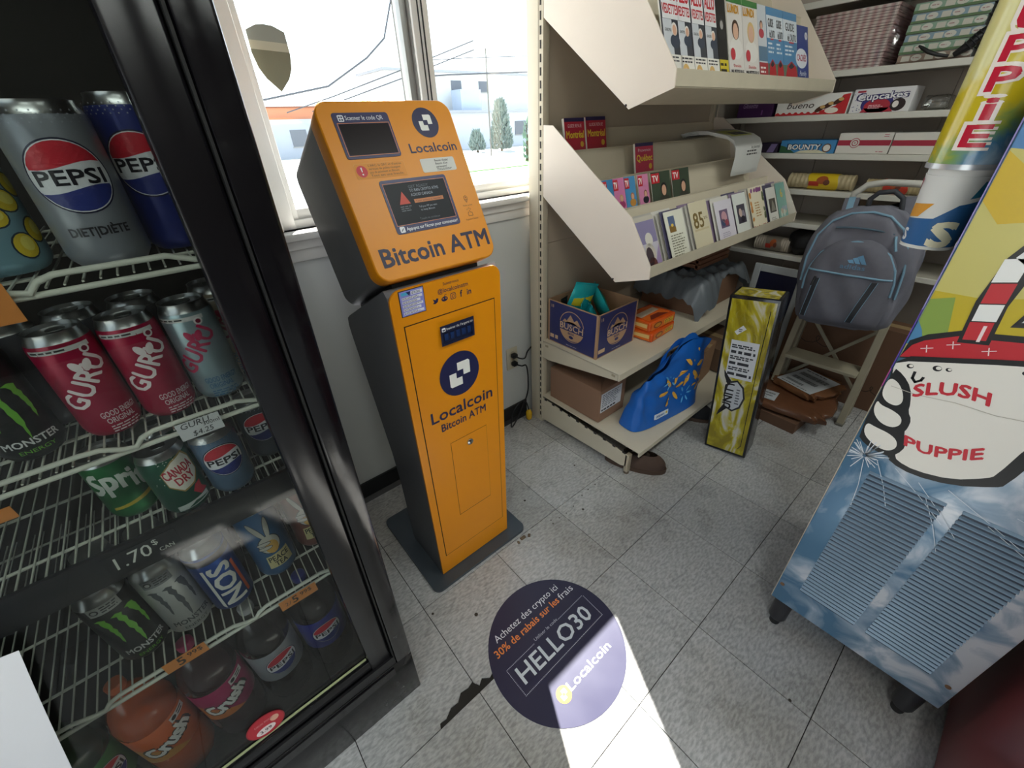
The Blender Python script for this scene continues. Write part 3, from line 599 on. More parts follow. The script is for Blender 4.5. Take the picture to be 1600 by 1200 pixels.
obj('bottom_track', MB().box(*K(CX0+0.02, -0.753, FY+0.004, FY+0.05, 0.186, 0.205)).box(*K(CX0+0.02, -0.753, FY+0.004, FY+0.010, 0.205, 0.216)), BLKM, co)
door = obj('door', MB().rbox(*K(-0.808, -0.757, FY+0.008, FY+0.045, 0.212, CH-0.17), 0.006).rbox(*K(CX0+0.05, -0.8, FY+0.012, FY+0.045, 0.212, 0.252), 0.004).rbox(*K(CX0+0.05, -0.8, FY+0.012, FY+0.045, CH-0.21, CH-0.17), 0.004).rbox(*K(CX0+0.03, CX0+0.08, FY+0.008, FY+0.045, 0.212, CH-0.17), 0.006), BLK, co, 30)
obj('glass', MB().box(*K(CX0+0.07, -0.806, FY+0.022, FY+0.027, 0.25, CH-0.2)), glass_mat('cooler_glass', (0.80, 0.82, 0.81), 0.028), door)
obj('glass_edge', MB().box(*K(CX0+0.08, -0.81, FY+0.0215, FY+0.024, 0.2515, 0.2575)), M('#b9bf92', 0.4), door)
obj('gasket', MB().box(*K(-0.7560, -0.7530, FY+0.002, FY+0.030, 0.22, CH-0.17)), M('#060607', 0.7), co)
# wire shelves
WIRE = M('#d2d3c6', 0.4)
SZ = [1.187, 0.970, 0.800, 0.535]
def wire_shelf(z):
    e = obj('wire_shelf', MB(), WIRE, co) if False else None
    m_ = MB(); xr, xl = -0.768, -1.855; yf = 0.198; yk = 0.77
    x = xr
    while x > xl:
        m_.tube([(x-ox, yf-oy, z), (x-ox, yk-oy, z)], 0.0014, 4); x -= 0.0155
    for yy in (0.28, 0.42, 0.56, 0.72): m_.tube([(xr-ox, yy-oy, z-0.0035), (xl-ox, yy-oy, z-0.0035)], 0.0026, 6)
    o = obj('wire_shelf', m_, WIRE, co, 60)
    f_ = MB().tube([(xr-ox, yf-oy-0.001, z-0.006), (xl-ox, yf-oy-0.001, z-0.006)], 0.0036, 8)
    P = [(xr-ox, yf-oy-0.004, z-0.004), (-0.80-ox, yf-oy-0.004, z+0.004), (-0.825-ox, yf-oy-0.004, z+0.013)]
    d = -0.955
    while d > xl+0.05:
        P += [(d+0.028-ox, yf-oy-0.004, z+0.013), (d+0.013-ox, yf-oy-0.004, z+0.008), (d+0.004-ox, yf-oy-0.004, z-0.002), (d-0.010-ox, yf-oy-0.004, z+0.001), (d-0.03-ox, yf-oy-0.004, z+0.011), (d-0.05-ox, yf-oy-0.004, z+0.013)]; d -= 0.225
    P.append((xl-ox, yf-oy-0.004, z+0.013)); f_.tube(P, 0.0036, 8)
    obj('front_rail', f_, WIRE, o, 60)
for z in SZ: wire_shelf(z)
rail = obj('price_rail', MB().rbox(*K(-1.86, -0.79, 0.185, 0.194, 0.775, 0.832), 0.002), M('#101013', 0.35), co, 30)
# the cooler's right edge leans slightly outwards
for o in co.children_recursive:
    if o.type != 'MESH' or o.name.startswith(('wire', 'front_rail', 'price')): continue
    for v in o.data.vertices:
        x = v.co.x+ox; k = min(1, max(0, (x+0.86)/0.045)); v.co.x += k*(-0.012+0.0185*v.co.z)
# ------------------------------------------------------------------ cans and bottles
ALUM = M('#b9babb', 0.28, 1.0); ALUMD = M('#8a8b8d', 0.35, 1.0)
CANS = 'cans and bottles in the drinks cooler'
def facing(x, y): return math.atan2(-0.469-y, -0.8246-x)
def can(x, y, z, r, h, col, label, pr=None, reseal=False, turn=0.0, metal=0.25, name='drink_can', cat='can'):
    t = thing(name, label, cat, (x, y, z), (0, 0, 0), CANS)
    bd = M(col, 0.3, metal, noise=0.05, scale=30)
    if reseal:
        pf = [(r*0.72, 0.0), (r*0.80, 0.002), (r, 0.012), (r, h*0.80), (r*0.97, h*0.825)]; ld = [(r*0.97, h*0.825), (r*0.86, h*0.875), (r*0.74, h*0.90), (r*0.72, h*0.925), (r*0.74, h*0.93), (r*0.74, h*0.995), (r*0.70, h), (0.0, h)]
    else:
        pf = [(r*0.74, 0.0), (r*0.82, 0.002), (r*0.96, 0.010), (r, 0.016), (r, h-0.020), (r*0.97, h-0.013)]; ld = [(r*0.97, h-0.013), (r*0.86, h-0.004), (r*0.87, h), (r*0.82, h), (r*0.80, h-0.005), (0.0, h-0.005)]
    obj('can_body', MB().lathe(pf, 28), bd, t, 40); obj('lid', MB().lathe(ld, 28, cap=False), ALUM, t, 40)
    if not reseal: obj('pull_tab', MB().prism(rrect(-0.007, -0.004, 0.011, 0.012, 0.005, 3), 'z', h-0.0045, h-0.003), ALUMD, t)
    if pr:
        p = Print(); pr(p, r, h); p.build('printed_label', t, cyl(r, 0, facing(x, y)+turn), 0.008, rough=0.35)
    return t
def bottle(x, y, z, r, h, liq, lab, cap, label, pr, turn=0.0, lz=(0.30, 0.62)):
    t = thing('soda_bottle', label, 'bottle', (x, y, z), (0, 0, 0), CANS)
    pf = [(r*0.75, 0.0), (r*0.95, 0.008), (r, 0.03), (r, h*0.28), (r*0.97, h*0.30), (r*0.97, h*0.62), (r, h*0.645), (r*0.97, h*0.70), (r*0.80, h*0.79), (r*0.48, h*0.88), (0.0135, h*0.93), (0.0135, h*0.955)]
    obj('bottle_body', MB().lathe(pf, 28), M(liq, 0.12, spec=0.6), t, 50)
    lo = obj('label_band', MB().lathe([(r*0.985, h*lz[0]), (r*0.992, h*lz[0]+0.001), (r*0.992, h*lz[1]-0.001), (r*0.985, h*lz[1])], 28, cap=False), M(lab, 0.3), t, 40)
    obj('cap', MB().lathe([(0.0145, h*0.95), (0.0148, h*0.955), (0.0148, h*0.995), (0.013, h), (0.0, h)], 20), M(cap, 0.4), t, 40)
    p = Print(); pr(p, r, h); p.build('printed_label', lo, cyl(r*0.994, 0, facing(x, y)+turn), 0.008, rough=0.3)
    return t
def pepsi_globe(p, cx, cy, a, ring='#e9e9ee'):
    b = a
    p.ell(cx, cy, a*1.08, b*1.08, '#161a3a', 1, 40).ell(cx, cy, a*1.03, b*1.03, ring, 2, 40)
    def wave(x, y0): return y0+0.10*b*math.sin((x/a)*2.4)
    n = 16; top = [(cx+a*math.cos(math.pi*i/n), cy+b*math.sin(math.pi*i/n)) for i in range(n+1)]
    up = [q for q in top if q[1] > cy+0.32*b]; xs = [up[-1][0]+(up[0][0]-up[-1][0])*i/8 for i in range(9)]
    p.poly(up+[(x, min(wave(x-cx, cy+0.32*b), cy+b*0.5)) for x in xs], '#c92034', 3)
    bot = [(cx-a*math.cos(math.pi*i/n), cy-b*math.sin(math.pi*i/n)) for i in range(n+1)]
    dn = [q for q in bot if q[1] < cy-0.36*b]; xs = [dn[-1][0]+(dn[0][0]-dn[-1][0])*i/8 for i in range(9)]
    p.poly(dn+[(x, wave(x-cx, cy-0.36*b)) for x in xs], '#26337f', 3)
    p.text('PEPSI', cx, cy-0.22*b, 0.42*b, '#141420', 4, 'c', 0.045, width=a*1.72)
def pr_pepsi(sub=None):
    def f(p, r, h):
        pepsi_globe(p, 0, h*0.58, min(r*0.86, 0.0345))
        if sub: p.text(sub, 0, h*0.22, 0.009, '#2a2a30', 2, 'c', 0.05, width=r*1.35)
        for i in range(14):
            for j in range(4): p.ell(-r*1.4+i*r*0.2+(j % 2)*r*0.1, h*0.88+j*0.0035, 0.0009, 0.0009, '#9fa3ad', 1, 6)
    return f
def claw(p, x, y, hh, w, col, l=2):
    L, R = [], []; rnd = random.Random(int(x*9999)+int(hh*999))
    n = 9
    for i in range(n+1):
        t_ = i/n; ww = w*(1-0.80*t_)*(0.55+0.9*rnd.random()); xx = x+w*0.9*math.sin(t_*2.2)*0.5; yy = y-hh*t_
        L.append((xx-ww/2, yy)); R.append((xx+ww/2, yy-hh*0.03))
    p.poly([(x-w*0.9, y+hh*0.05), (x-w*0.2, y+hh*0.10), (x+w*0.5, y+hh*0.04)]+R+[(R[-1][0]-0.001, R[-1][1]-0.004)]+L[::-1], col, l)
def pr_monster(cl, tx, off=0.0):
    def f(p, r, h):
        for k, (dx, hh) in enumerate(((-0.66, 0.30), (-0.06, 0.40), (0.50, 0.28))): claw(p, dx*r+off, h*0.66-0.003*(k % 2), h*hh, r*0.30, cl)
        p.text('MONSTER', off, h*0.155, h*0.062, tx, 2, 'c', 0.03, width=r*1.75).text('ENERGY', off, h*0.085, h*0.035, cl, 2, 'c', 0.0, width=r*1.1)
        p.rect(-r*0.85+off, h*0.74, r*0.35+off, h*0.84, '#a9aaa6' if cl != '#4c4f55' else '#77797c', 1).ell(-r*0.62+off, h*0.79, r*0.16, r*0.16, '#2a2b2c', 2, 14).ell(-r*0.62+off, h*0.79, r*0.10, r*0.10, '#a9aaa6', 3, 14).para(-r*0.38+off, h*0.755, r*0.3+off, h*0.83, 3, '#2a2b2c', 2)
    return f
def pr_guru(main, leaf, small):
    def f(p, r, h):
        q = 0.76
        p.text('GURU', -r*0.62, h*0.30, h*0.155, main, 2, 'l', 0.03, rot=math.radians(50), width=h*0.52)
        for s_, rt in ((-1, 0.5), (1, -0.35)): p.ell(r*0.10+s_*r*0.17, h*0.70, r*0.14, r*0.26, leaf, 2, 14, rot=rt*s_*s_)
        p.text('GOOD ENERGY', -r*0.30, h*0.20, h*0.055, small, 2, 'l', 0.02, width=r*1.35).text('ORIGINAL', -r*0.22, h*0.135, h*0.052, small, 2, 'l', 0.02, width=r*1.0).para(-r*0.2, h*0.04, r*1.0, h*0.115, 3, small, 2)
        p.rect(-r*1.2, h*0.845, r*0.75, h*0.885, '#d0d0ce', 1).para(-r*1.1, h*0.85, r*0.3, h*0.882, 1, '#3a3a3a', 2).ell(r*0.5, h*0.83, r*0.17, r*0.17, '#e4e0e0', 2, 14).ell(r*0.5, h*0.83, r*0.10, r*0.10, '#7d2038', 3, 14)
    return f
def pr_lemon(p, r, h):
    rnd = random.Random(4)
    for k in range(16):
        a, b = (-1.2+0.16*k)*r, h*(0.12+0.72*((k*0.37) % 1)); p.ell(a, b, r*0.36, r*0.30, '#2c3a4a', 1+k % 3, 16, rot=k).ell(a, b, r*0.32, r*0.26, '#d9bf2e', 2+k % 3, 16, rot=k).ell(a+0.002, b+0.002, r*0.2, r*0.15, '#e9d968', 3+k % 3, 12, rot=k)
    for k in range(6): p.poly([(-r+0.4*k*r, h*(0.2+0.1*k)), (-r+0.4*k*r+0.01, h*(0.2+0.1*k)+0.004), (-r+0.4*k*r+0.006, h*(0.2+0.1*k)+0.012)], '#2f6a3a', 6)
# top row
can(-0.972, 0.300, 1.192, 0.0415, 0.178, '#7ba3b3', 'lemon slice printed can left of the diet cola on the cooler top shelf', pr_lemon)
can(-0.8745, 0.262, 1.192, 0.0415, 0.168, '#8f949c', 'grey diet cola can reading DIET DIÈTE on the cooler top shelf', pr_pepsi('DIET|DIÈTE'))
can(-0.796, 0.305, 1.192, 0.0400, 0.178, '#22307c', 'blue cola can half hidden by the door frame on the cooler top shelf', pr_pepsi(), turn=-0.18)
# second row
can(-1.128, 0.285, 0.975, 0.0325, 0.153, '#3a2a66', 'purple can at the far left of the cooler row with the pink cans', pr_monster('#8a5cc8', '#cfd0d4'))
can(-1.050, 0.268, 0.975, 0.0325, 0.153, '#17181a', 'black can with green claw marks left of the pink cans', pr_monster('#6fb43a', '#d8d8d6'), metal=0.1)
can(-0.9675, 0.262, 0.975, 0.0325, 0.153, '#a30f3c', 'left of the two pink energy drink cans in the cooler', pr_guru('#ecdfe0', '#ecdfe0', '#e6c9d0'))
can(-0.9000, 0.262, 0.975, 0.0325, 0.153, '#a30f3c', 'right of the two pink energy drink cans in the cooler', pr_guru('#ecdfe0', '#ecdfe0', '#e6c9d0'))
can(-0.8325, 0.265, 0.975, 0.0325, 0.153, '#9db3bb', 'silver and light blue energy drink can beside the pink cans', pr_guru('#b0124a', '#b0124a', '#2a6c9c'), metal=0.6, turn=-0.25)
can(-0.790, 0.335, 0.975, 0.0325, 0.153, '#b4a692', 'cream can mostly hidden behind the cooler door frame', pr_guru('#a02040', '#a02040', '#2a6c9c'), metal=0.4)
for i, x in enumerate((-1.10, -1.028, -0.958, -0.888)): can(x, 0.345, 0.975, 0.0325, 0.153, '#55565c', ('dark grey can in the second row, %s' % ('behind the purple can', 'behind the black clawed can', 'behind the left pink can', 'behind the right pink can')[i]))
# third row
def pr_sprite(p, r, h):
    p.text('Sprite', -r*1.15, h*0.46, h*0.30, '#dfe8dc', 2, 'l', 0.05, width=r*2.6, warp=lambda a, b: (a, b+0.010*math.sin(a*60))).poly([(-r*0.9, h*0.2), (r*0.9, h*0.26), (r*0.9, h*0.32), (-r*0.9, h*0.24)], '#c9b43a', 1)
def pr_dry(p, r, h):
    sh_ = [(-0.5, 0.72), (0.1, 0.86), (0.7, 0.92), (0.95, 0.80), (1.0, 0.55), (0.55, 0.40), (0.0, 0.36), (-0.45, 0.50)]
    p.poly([(a*r+0.001, b*h) for a, b in sh_], '#a88c4c', 1).poly([(a*r*0.93+0.001, h*(0.63+(b-0.63)*0.9)) for a, b in sh_], '#eae4d6', 2)
    p.text('CANADA', r*0.25, h*0.63, h*0.13, '#b52238', 3, 'c', 0.03, rot=0.12, width=r*1.25).text('DRY', r*0.34, h*0.49, h*0.12, '#b52238', 3, 'c', 0.03, rot=0.12, width=r*0.8)
    p.poly([(0.3*r, 0.30*h), (0.5*r, 0.38*h), (0.8*r, 0.40*h), (0.75*r, 0.30*h), (1.0*r, 0.22*h), (0.55*r, 0.20*h)], '#c4283c', 3)
    p.poly([(-0.6*r, 0.08*h), (0.9*r, 0.12*h), (0.9*r, 0.20*h), (-0.6*r, 0.16*h)], '#cfd8d2', 1).poly([(-0.2*r, 0.1*h), (0.9*r, 0.14*h), (0.2*r, 0.16*h)], '#1d5a44', 2)
    rnd = random.Random(2)
    for k in range(36): p.ell((-0.9+1.6*rnd.random())*r, h*(0.55+0.35*rnd.random()), 0.0008, 0.0008, '#d8e8d8', 1, 6)
can(-1.013, 0.305, 0.805, 0.0325, 0.122, '#17773d', 'green lemon-lime soda can on the cooler shelf above the price rail', pr_sprite, metal=0.5)
can(-0.945, 0.255, 0.805, 0.0325, 0.122, '#1f5f48', 'dark green ginger ale can with a cream shield label', pr_dry, metal=0.4)
can(-0.877, 0.255, 0.805, 0.0325, 0.122, '#6f8fb0', 'silver blue cola can right of the ginger ale can', pr_pepsi(), metal=0.5)
can(-0.806, 0.310, 0.805, 0.0325, 0.122, '#3d454e', 'dim cola can beside the door post on the middle cooler shelf', pr_pepsi(), metal=0.3)
can(-0.945, 0.335, 0.805, 0.0325, 0.122, '#1f5f48', 'green ginger ale can standing behind the front ginger ale can', None, metal=0.4)
# fourth row
def pr_nos(p, r, h):
    p.text('NOS', r*0.50, h*0.12, r*0.98, '#d6d6d2', 2, 'l', 0.05, rot=math.radians(90), width=h*0.54).poly([(-r*0.75, h*0.66), (-r*0.6, h*0.66), (-r*0.6, h*0.08), (-r*0.75, h*0.12)], '#d6d6d2', 2).rect(r*0.62, h*0.12, r*0.80, h*0.60, '#c8542a', 2).rect(-r*1.4, h*0.72, r*1.4, h*0.80, '#16171c', 1)
def pr_peace(p, r, h):
    for dx, rt in ((-0.32, 0.35), (0.18, -0.15)): p.ell(r*dx, h*0.72, r*0.15, h*0.15, '#2b3340', 2, 14, rot=rt).ell(r*dx, h*0.72, r*0.12, h*0.14, '#b9b6ac', 3, 14, rot=rt)
    p.ell(0, h*0.50, r*0.55, h*0.13, '#2b3340', 2).ell(0, h*0.50, r*0.50, h*0.12, '#b9b6ac', 3).ell(r*0.05, h*0.46, r*0.32, h*0.09, '#c99a3c', 4, 16)
    for k in range(2): p.ell(-r*0.25, h*(0.53-0.06*k), r*0.34, h*0.027, '#2b3340', 5, 14).ell(-r*0.25, h*(0.53-0.06*k), r*0.31, h*0.020, '#b9b6ac', 6, 14)
    p.poly([(-r*0.5, h*0.16), (r*0.75, h*0.16), (r*0.7, h*0.36), (-r*0.45, h*0.34)], '#c8bd88', 4).text('PEACE', r*0.12, h*0.255, h*0.07, '#2a2a26', 5, 'c', 0.03, width=r*1.0).text('TEA', r*0.12, h*0.175, h*0.065, '#2a2a26', 5, 'c', 0.03, width=r*0.6)
can(-1.112, 0.272, 0.540, 0.0345, 0.195, '#131416', 'black resealable can with green claw marks under the price rail', pr_monster('#6fb43a', '#d0d0ce'), True, metal=0.2)
can(-1.041, 0.272, 0.540, 0.0345, 0.195, '#b8b9b6', 'white silver resealable can with grey claw marks', pr_monster('#4c4f55', '#4c4f55'), True, metal=0.3)
can(-0.970, 0.265, 0.540, 0.0345, 0.195, '#1c4a9a', 'blue resealable can with big sideways white letters', pr_nos, True, metal=0.6)
can(-0.882, 0.285, 0.540, 0.037, 0.195, '#2d5f8c', 'blue iced tea can with a hand drawing', pr_peace, metal=0.2)
can(-0.801, 0.305, 0.540, 0.035, 0.195, '#7a4a42', 'reddish iced tea can next to the cooler door post', pr_peace, metal=0.2)
for i, x in enumerate((-1.112, -1.041, -0.970)): can(x, 0.345, 0.540, 0.0345, 0.195, '#1a2433', 'dark resealable can standing behind the %s can' % ('black clawed', 'white clawed', 'blue sideways-lettered')[i], None, True)
# bottom row: large bottles
def pr_crush(bg, sub):
    def f(p, r, h):
        p.text('Crush', -r*0.15, h*0.40, h*0.105, '#f0ece6', 4, 'c', 0.06, rot=0.35, width=r*1.55).text('Crush', -r*0.15+0.0015, h*0.397, h*0.115, '#3a3030', 3, 'c', 0.12, rot=0.35, width=r*1.62)
        p.poly([(-r*1.3, h*0.30), (r*0.2, h*0.30), (-r*0.6, h*0.42), (-r*1.3, h*0.50)], sub, 1)
        p.rect(r*0.15, h*0.55, r*0.85, h*0.60, '#e0dcd6', 2).ell(r*0.3, h*0.575, r*0.10, r*0.10, '#2a2a2a', 3, 12).para(r*0.45, h*0.555, r*0.8, h*0.595, 2, '#2a2a2a', 3)
    return f
def pr_pbot(p, r, h): pepsi_globe(p, 0, h*0.46, r*0.62)
bottle(-1.195, 0.295, 0.140, 0.052, 0.33, '#b0522a', '#d4652c', '#d4652c', 'large orange soda bottle at the bottom left of the cooler', pr_crush('#d4652c', '#c98a3a'))
bottle(-1.085, 0.295, 0.140, 0.052, 0.33, '#3d2a2c', '#a82a5e', '#a82a5e', 'large bottle with pink label beside the orange soda bottle', pr_crush('#a82a5e', '#d07a3c'))
bottle(-0.975, 0.295, 0.140, 0.052, 0.33, '#1a1412', '#8b8d93', '#b8b9bb', 'large dark cola bottle with grey label in the bottom row', pr_pbot)
bottle(-0.865, 0.295, 0.140, 0.052, 0.33, '#1a1412', '#2a338a', '#2a338a', 'large dark cola bottle with blue label by the door post', pr_pbot)
bottle(-1.305, 0.295, 0.140, 0.052, 0.33, '#2c3a2a', '#3a7a3c', '#3a7a3c', 'large green-label bottle at the far left of the bottom row', pr_pbot)
# price tags and stickers on the cooler
def tagcard(name, x, z, w, h, tilt, col, label, draw, y=0.188, cat='price tag'):
    t = thing(name, label, cat, (x, y, z), (0, 0, 0), None)
    c, s_ = math.cos(tilt), math.sin(tilt)
    obj('card', MB().prism([(a*c-b*s_, a*s_+b*c) for a, b in ((-w/2, -h/2), (w/2, -h/2), (w/2, h/2), (-w/2, h/2))], 'y', -0.0006, 0.0), M(col, 0.6), t)
    p = Print(); draw(p); p.build('card_print', t, lambda a, b, l: (a*c-b*s_, -0.0006-l*EPS, a*s_+b*c)); return t
def num(a, b, c_, x0):
    def d(p):
        if a: p.text(a, x0-0.026, -0.006, 0.010, '#3b2a1a', 2)
        p.text(b, x0-0.012, -0.008, 0.018, '#3b2a1a', 2, bold=0.03).text(c_, x0+0.004, 0.000, 0.010, '#3b2a1a', 2, bold=0.02)
    return d
tagcard('price_tag', -1.060, 0.547, 0.062, 0.026, 0.0, '#d4843a', 'orange price tag reading 5.99$ under the white clawed can', num(None, '5', '99$', 0.0), y=0.1885)
tagcard('price_tag', -0.875, 0.527, 0.070, 0.027, 0.0, '#d4843a', 'orange price tag reading 2/5.99$ under the iced tea can', num('2/', '5', '99$', 0.0), y=0.1885)
tagcard('price_tag', -0.985, 1.180, 0.040, 0.042, 0.0, '#d4843a', 'orange tag at the left picture edge on the top cooler shelf', lambda p: None, y=0.1885)
tagcard('price_tag', -1.095, 0.945, 0.03, 0.018, 0.0, '#d4843a', 'small orange tag at the left edge on the pink can shelf', lambda p: None, y=0.1885)
def d_guru(p): p.text('GURU', -0.022, 0.004, 0.009, '#1b1b1d', 2, skew=0.2).text('300ml', 0.004, 0.000, 0.006, '#1b1b1d', 2).text('$4.25', -0.012, -0.011, 0.008, '#1b1b1d', 2, skew=0.2)
tagcard('price_tag', -0.878, 0.967, 0.053, 0.028, 0.0, '#d3d4d6', 'white handwritten price tag under the silver blue can', d_guru, y=0.1885)
def d_170(p): p.text('1.70', -0.034, -0.008, 0.022, '#d6d6cc', 1, width=0.042, skew=0.12).text('$', 0.013, 0.006, 0.010, '#d6d6cc', 1).text('CAN', 0.016, -0.010, 0.007, '#d6d6cc', 1, width=0.018)
tagcard('price_tag', -1.012, 0.804, 0.086, 0.040, 0.0, '#0e0e11', 'black price strip reading 1.70$ CAN on the cooler rail', d_170, y=0.1838)
def d_red(p):
    p.ell(0, 0, 0.033, 0.033, '#b3202f', 1, 36).ell(-0.004, -0.014, 0.018, 0.012, '#e6d6d4', 2, 20).text('3.99', -0.004, -0.018, 0.009, '#3a1a1c', 3, 'c', 0.02).text('DEUX POUR', 0, 0.010, 0.006, '#e0a0a4', 2, 'c', width=0.034).ell(0.018, 0.006, 0.008, 0.010, '#d8a48c', 2, 14)
rd = thing('round_sticker', 'round red price sticker low on the cooler glass', 'sticker', (-1.026, FY+0.0210, 0.292))
dsc = MB().lathe([(0.035, 0), (0.035, 0.0008), (0, 0.0008)], 40); dsc.xf(Matrix.Rotation(math.radians(90), 4, 'X')); obj('sticker_disc', dsc, M('#8f1522', 0.4), rd)
p = Print(); d_red(p); p.build('sticker_print', rd, lambda a, b, l: (a, -0.0008-l*EPS, b))
# ================================================================== MAGAZINE GONDOLA
GX0, GX1 = 0.365, 1.585; gx, gy = 0.975, 0.50
gd = thing('magazine_shelving', 'cream metal store shelving with two sloped magazine racks by the window', 'shelving', (gx, gy, 0))
def G(x0, x1, y0, y1, z0, z1): return (x0-gx, x1-gx, y0-gy, y1-gy, z0, z1)
CR = M('#cfc4ae', 0.42, noise=0.05, scale=10, rvar=0.08); CRL = M('#e0d3c5', 0.40, noise=0.04, scale=6); CRW = M('#c6bca6', 0.5, noise=0.10, scale=14); CRB = M('#b7a996', 0.5, noise=0.05, scale=5); SLOT = M('#2a2320', 0.8)
for xx in (GX0-0.002, GX1-0.028):
    up = obj('upright', MB().rbox(*G(xx, xx+0.03, 0.762, 0.842, 0, 2.1), 0.003), CR, gd, 30)
    if xx < 1:
        s0 = None
        for k in range(58):
            z = 0.05+k*0.0355
            if s0 is None: s0 = obj('slot', MB().box(-0.0006, 0.0006, -0.0035, 0.0035, -0.011, 0.011), SLOT, up, loc=(xx-gx-0.0003, 0.774-gy, z))
            else: clone(s0, up, loc=(xx-gx-0.0003, 0.774-gy, z))
        obj('upright_trim', MB().box(*G(xx-0.001, xx+0.001, 0.782, 0.786, 0.02, 2.08)), M('#a59a86', 0.5), up)
# back panels with seams
for z0, z1 in ((0.02, 0.50), (0.502, 0.90), (0.902, 1.27), (1.272, 1.66), (1.662, 2.08)):
    obj('back_panel', MB().box(*G(GX0+0.028, GX1-0.028, 0.778, 0.790, z0, z1)), CRB, gd)
# base
obj('base_side', MB().prism([(0.765-gy, 0.02), (0.765-gy, 0.150), (0.242-gy, 0.108), (0.242-gy, 0.045), (0.27-gy, 0.035)], 'x', GX0-gx, GX0+0.004-gx), CR, gd)
obj('base_side', MB().prism([(0.765-gy, 0.02), (0.765-gy, 0.150), (0.242-gy, 0.108), (0.242-gy, 0.045), (0.27-gy, 0.035)], 'x', GX1-0.004-gx, GX1-gx), CR, gd)
for x in (GX0, GX1-0.03):
    ft = obj('foot', MB().rbox(*G(x, x+0.026, 0.232, 0.252, 0.012, 0.108), 0.003), M('#b9ab93', 0.5, noise=0.35, scale=30), gd, 30)
    obj('levelling_pad', MB().lathe([(0.011, 0), (0.012, 0.003), (0.009, 0.012)], 14, c=(x+0.013-gx, 0.242-gy, 0.0)), M('#6a5a4a', 0.6), ft, 40)
def deck(name, yb, yf, zb, zf, lip, mat):
    m_ = MB().prism([(yb-gy, zb), (yf-gy, zf), (yf-gy, zf-lip), (yf+0.006-gy, zf-lip), (yf+0.006-gy, zf-0.004), (yb-gy, zb-0.004)], 'x', GX0-gx, GX1-gx)
    return obj(name, m_, mat, gd)
DK = M('#cdc3ae', 0.42, noise=0.09, scale=7, rvar=0.1)
deck('base_deck', 0.765, 0.186, 0.165, 0.155, 0.022, DK)
n0 = None
for k in range(10):
    y = 0.74-k*0.0535; z = 0.152-(0.74-y)*0.072
    if n0 is None: n0 = obj('bracket_notch', MB().box(-0.0008, 0.0008, -0.008, 0.008, -0.005, 0.005), SLOT, gd, loc=(GX0-gx-0.0004, y-gy, z-0.004))
    else: clone(n0, gd, loc=(GX0-gx-0.0004, y-gy, z-0.004))
# flat shelf with tapered brackets
s2 = deck('flat_shelf', 0.765, 0.326, 0.472, 0.472, 0.03, DK)
for x in (GX0, GX1-0.003):
    b_ = obj('shelf_bracket', MB().prism([(0.765-gy, 0.470), (0.765-gy, 0.385), (0.72-gy, 0.383), (0.334-gy, 0.442), (0.334-gy, 0.470)], 'x', x-gx, x+0.003-gx), CR, s2)
    for yy, zz in ((0.735, 0.452), (0.355, 0.459)):
        if x == GX0: obj('bracket_clip', MB().box(*G(x-0.0012, x, yy-0.009, yy+0.009, zz-0.005, zz+0.005)), M('#a2957e', 0.5), b_)
# sloped magazine racks
def rack(name, side, tiers, lipz, lipy):
    r_ = obj(name, MB().prism(tiers, 'x', GX0+0.004-gx, GX1-0.004-gx), CR, gd)
    for x in (GX0, GX1-0.004):
        e = obj('end_panel', MB().prism([(y-gy, z) for y, z in side], 'x', x-gx, x+0.004-gx), CRL, r_)
        yy, zz = side[-2] if name else side[0]
        obj('screw', MB().lathe([(0.0032, -0.001), (0.0032, 0.001)], 10).xf(Matrix.Translation((x-gx-0.0006, side[0][0]+0.012-gy, side[0][1]+0.012)) @ Matrix.Rotation(math.radians(90), 4, 'Y')), SLOT, e)
    return r_
def tier_poly(steps, th=0.003):
    # steps: list of (y, z) points going from the front lip to the back, returned as a thin sheet outline
    top = [(y-gy, z) for y, z in steps]; bot = [(y-gy+0.0, z-th*1.4) for y, z in steps]
    return top+bot[::-1]
def sheet(steps, mat, parent, name, th=0.003):
    m_ = MB()
    for (y0, z0), (y1, z1) in zip(steps[:-1], steps[1:]):
        dy, dz = y1-y0, z1-z0; L = math.hypot(dy, dz); ny, nz = -dz/L*th, dy/L*th
        m_.prism([(y0-gy, z0), (y1-gy, z1), (y1-gy-ny, z1-nz), (y0-gy-ny, z0-nz)], 'x', GX0+0.004-gx, GX1-0.004-gx)
    return obj(name, m_, mat, parent)
lowside = [(0.392, 0.833), (0.258, 0.872), (0.260, 0.914), (0.352, 1.053), (0.715, 1.315), (0.766, 1.318), (0.766, 1.088)]
upside = [(0.405, 1.347), (0.265, 1.388), (0.267, 1.430), (0.379, 1.580), (0.60, 1.86), (0.766, 1.90), (0.766, 1.608)]
def make_rack(nm, side, lip, tiers):
    r_ = sheet(lip, CRW, gd, nm)
    for x in (GX0, GX1-0.004):
        e = obj('end_panel', MB().prism([(y-gy, z) for y, z in side], 'x', x-gx, x+0.004-gx), CRL, r_)
        obj('screw', MB().lathe([(0.0034, -0.0012), (0.0034, 0.0012)], 10).xf(Matrix.Translation((x-gx-0.0004, side[0][0]+0.010-gy, side[0][1]+0.010)) @ Matrix.Rotation(math.radians(90), 4, 'Y')), SLOT, e)
    for t_ in tiers: sheet(t_, CR, r_, 'tier')
    return r_
make_rack('lower_rack', lowside, [(0.264, 0.914), (0.264, 0.876), (0.385, 0.846)],
          [[(0.270, 0.880), (0.375, 0.886), (0.435, 1.065)], [(0.435, 1.065), (0.445, 1.005), (0.505, 1.005), (0.555, 1.150)], [(0.555, 1.150), (0.565, 1.095), (0.62, 1.095), (0.665, 1.238)], [(0.665, 1.238), (0.675, 1.185), (0.735, 1.185), (0.764, 1.30)]])
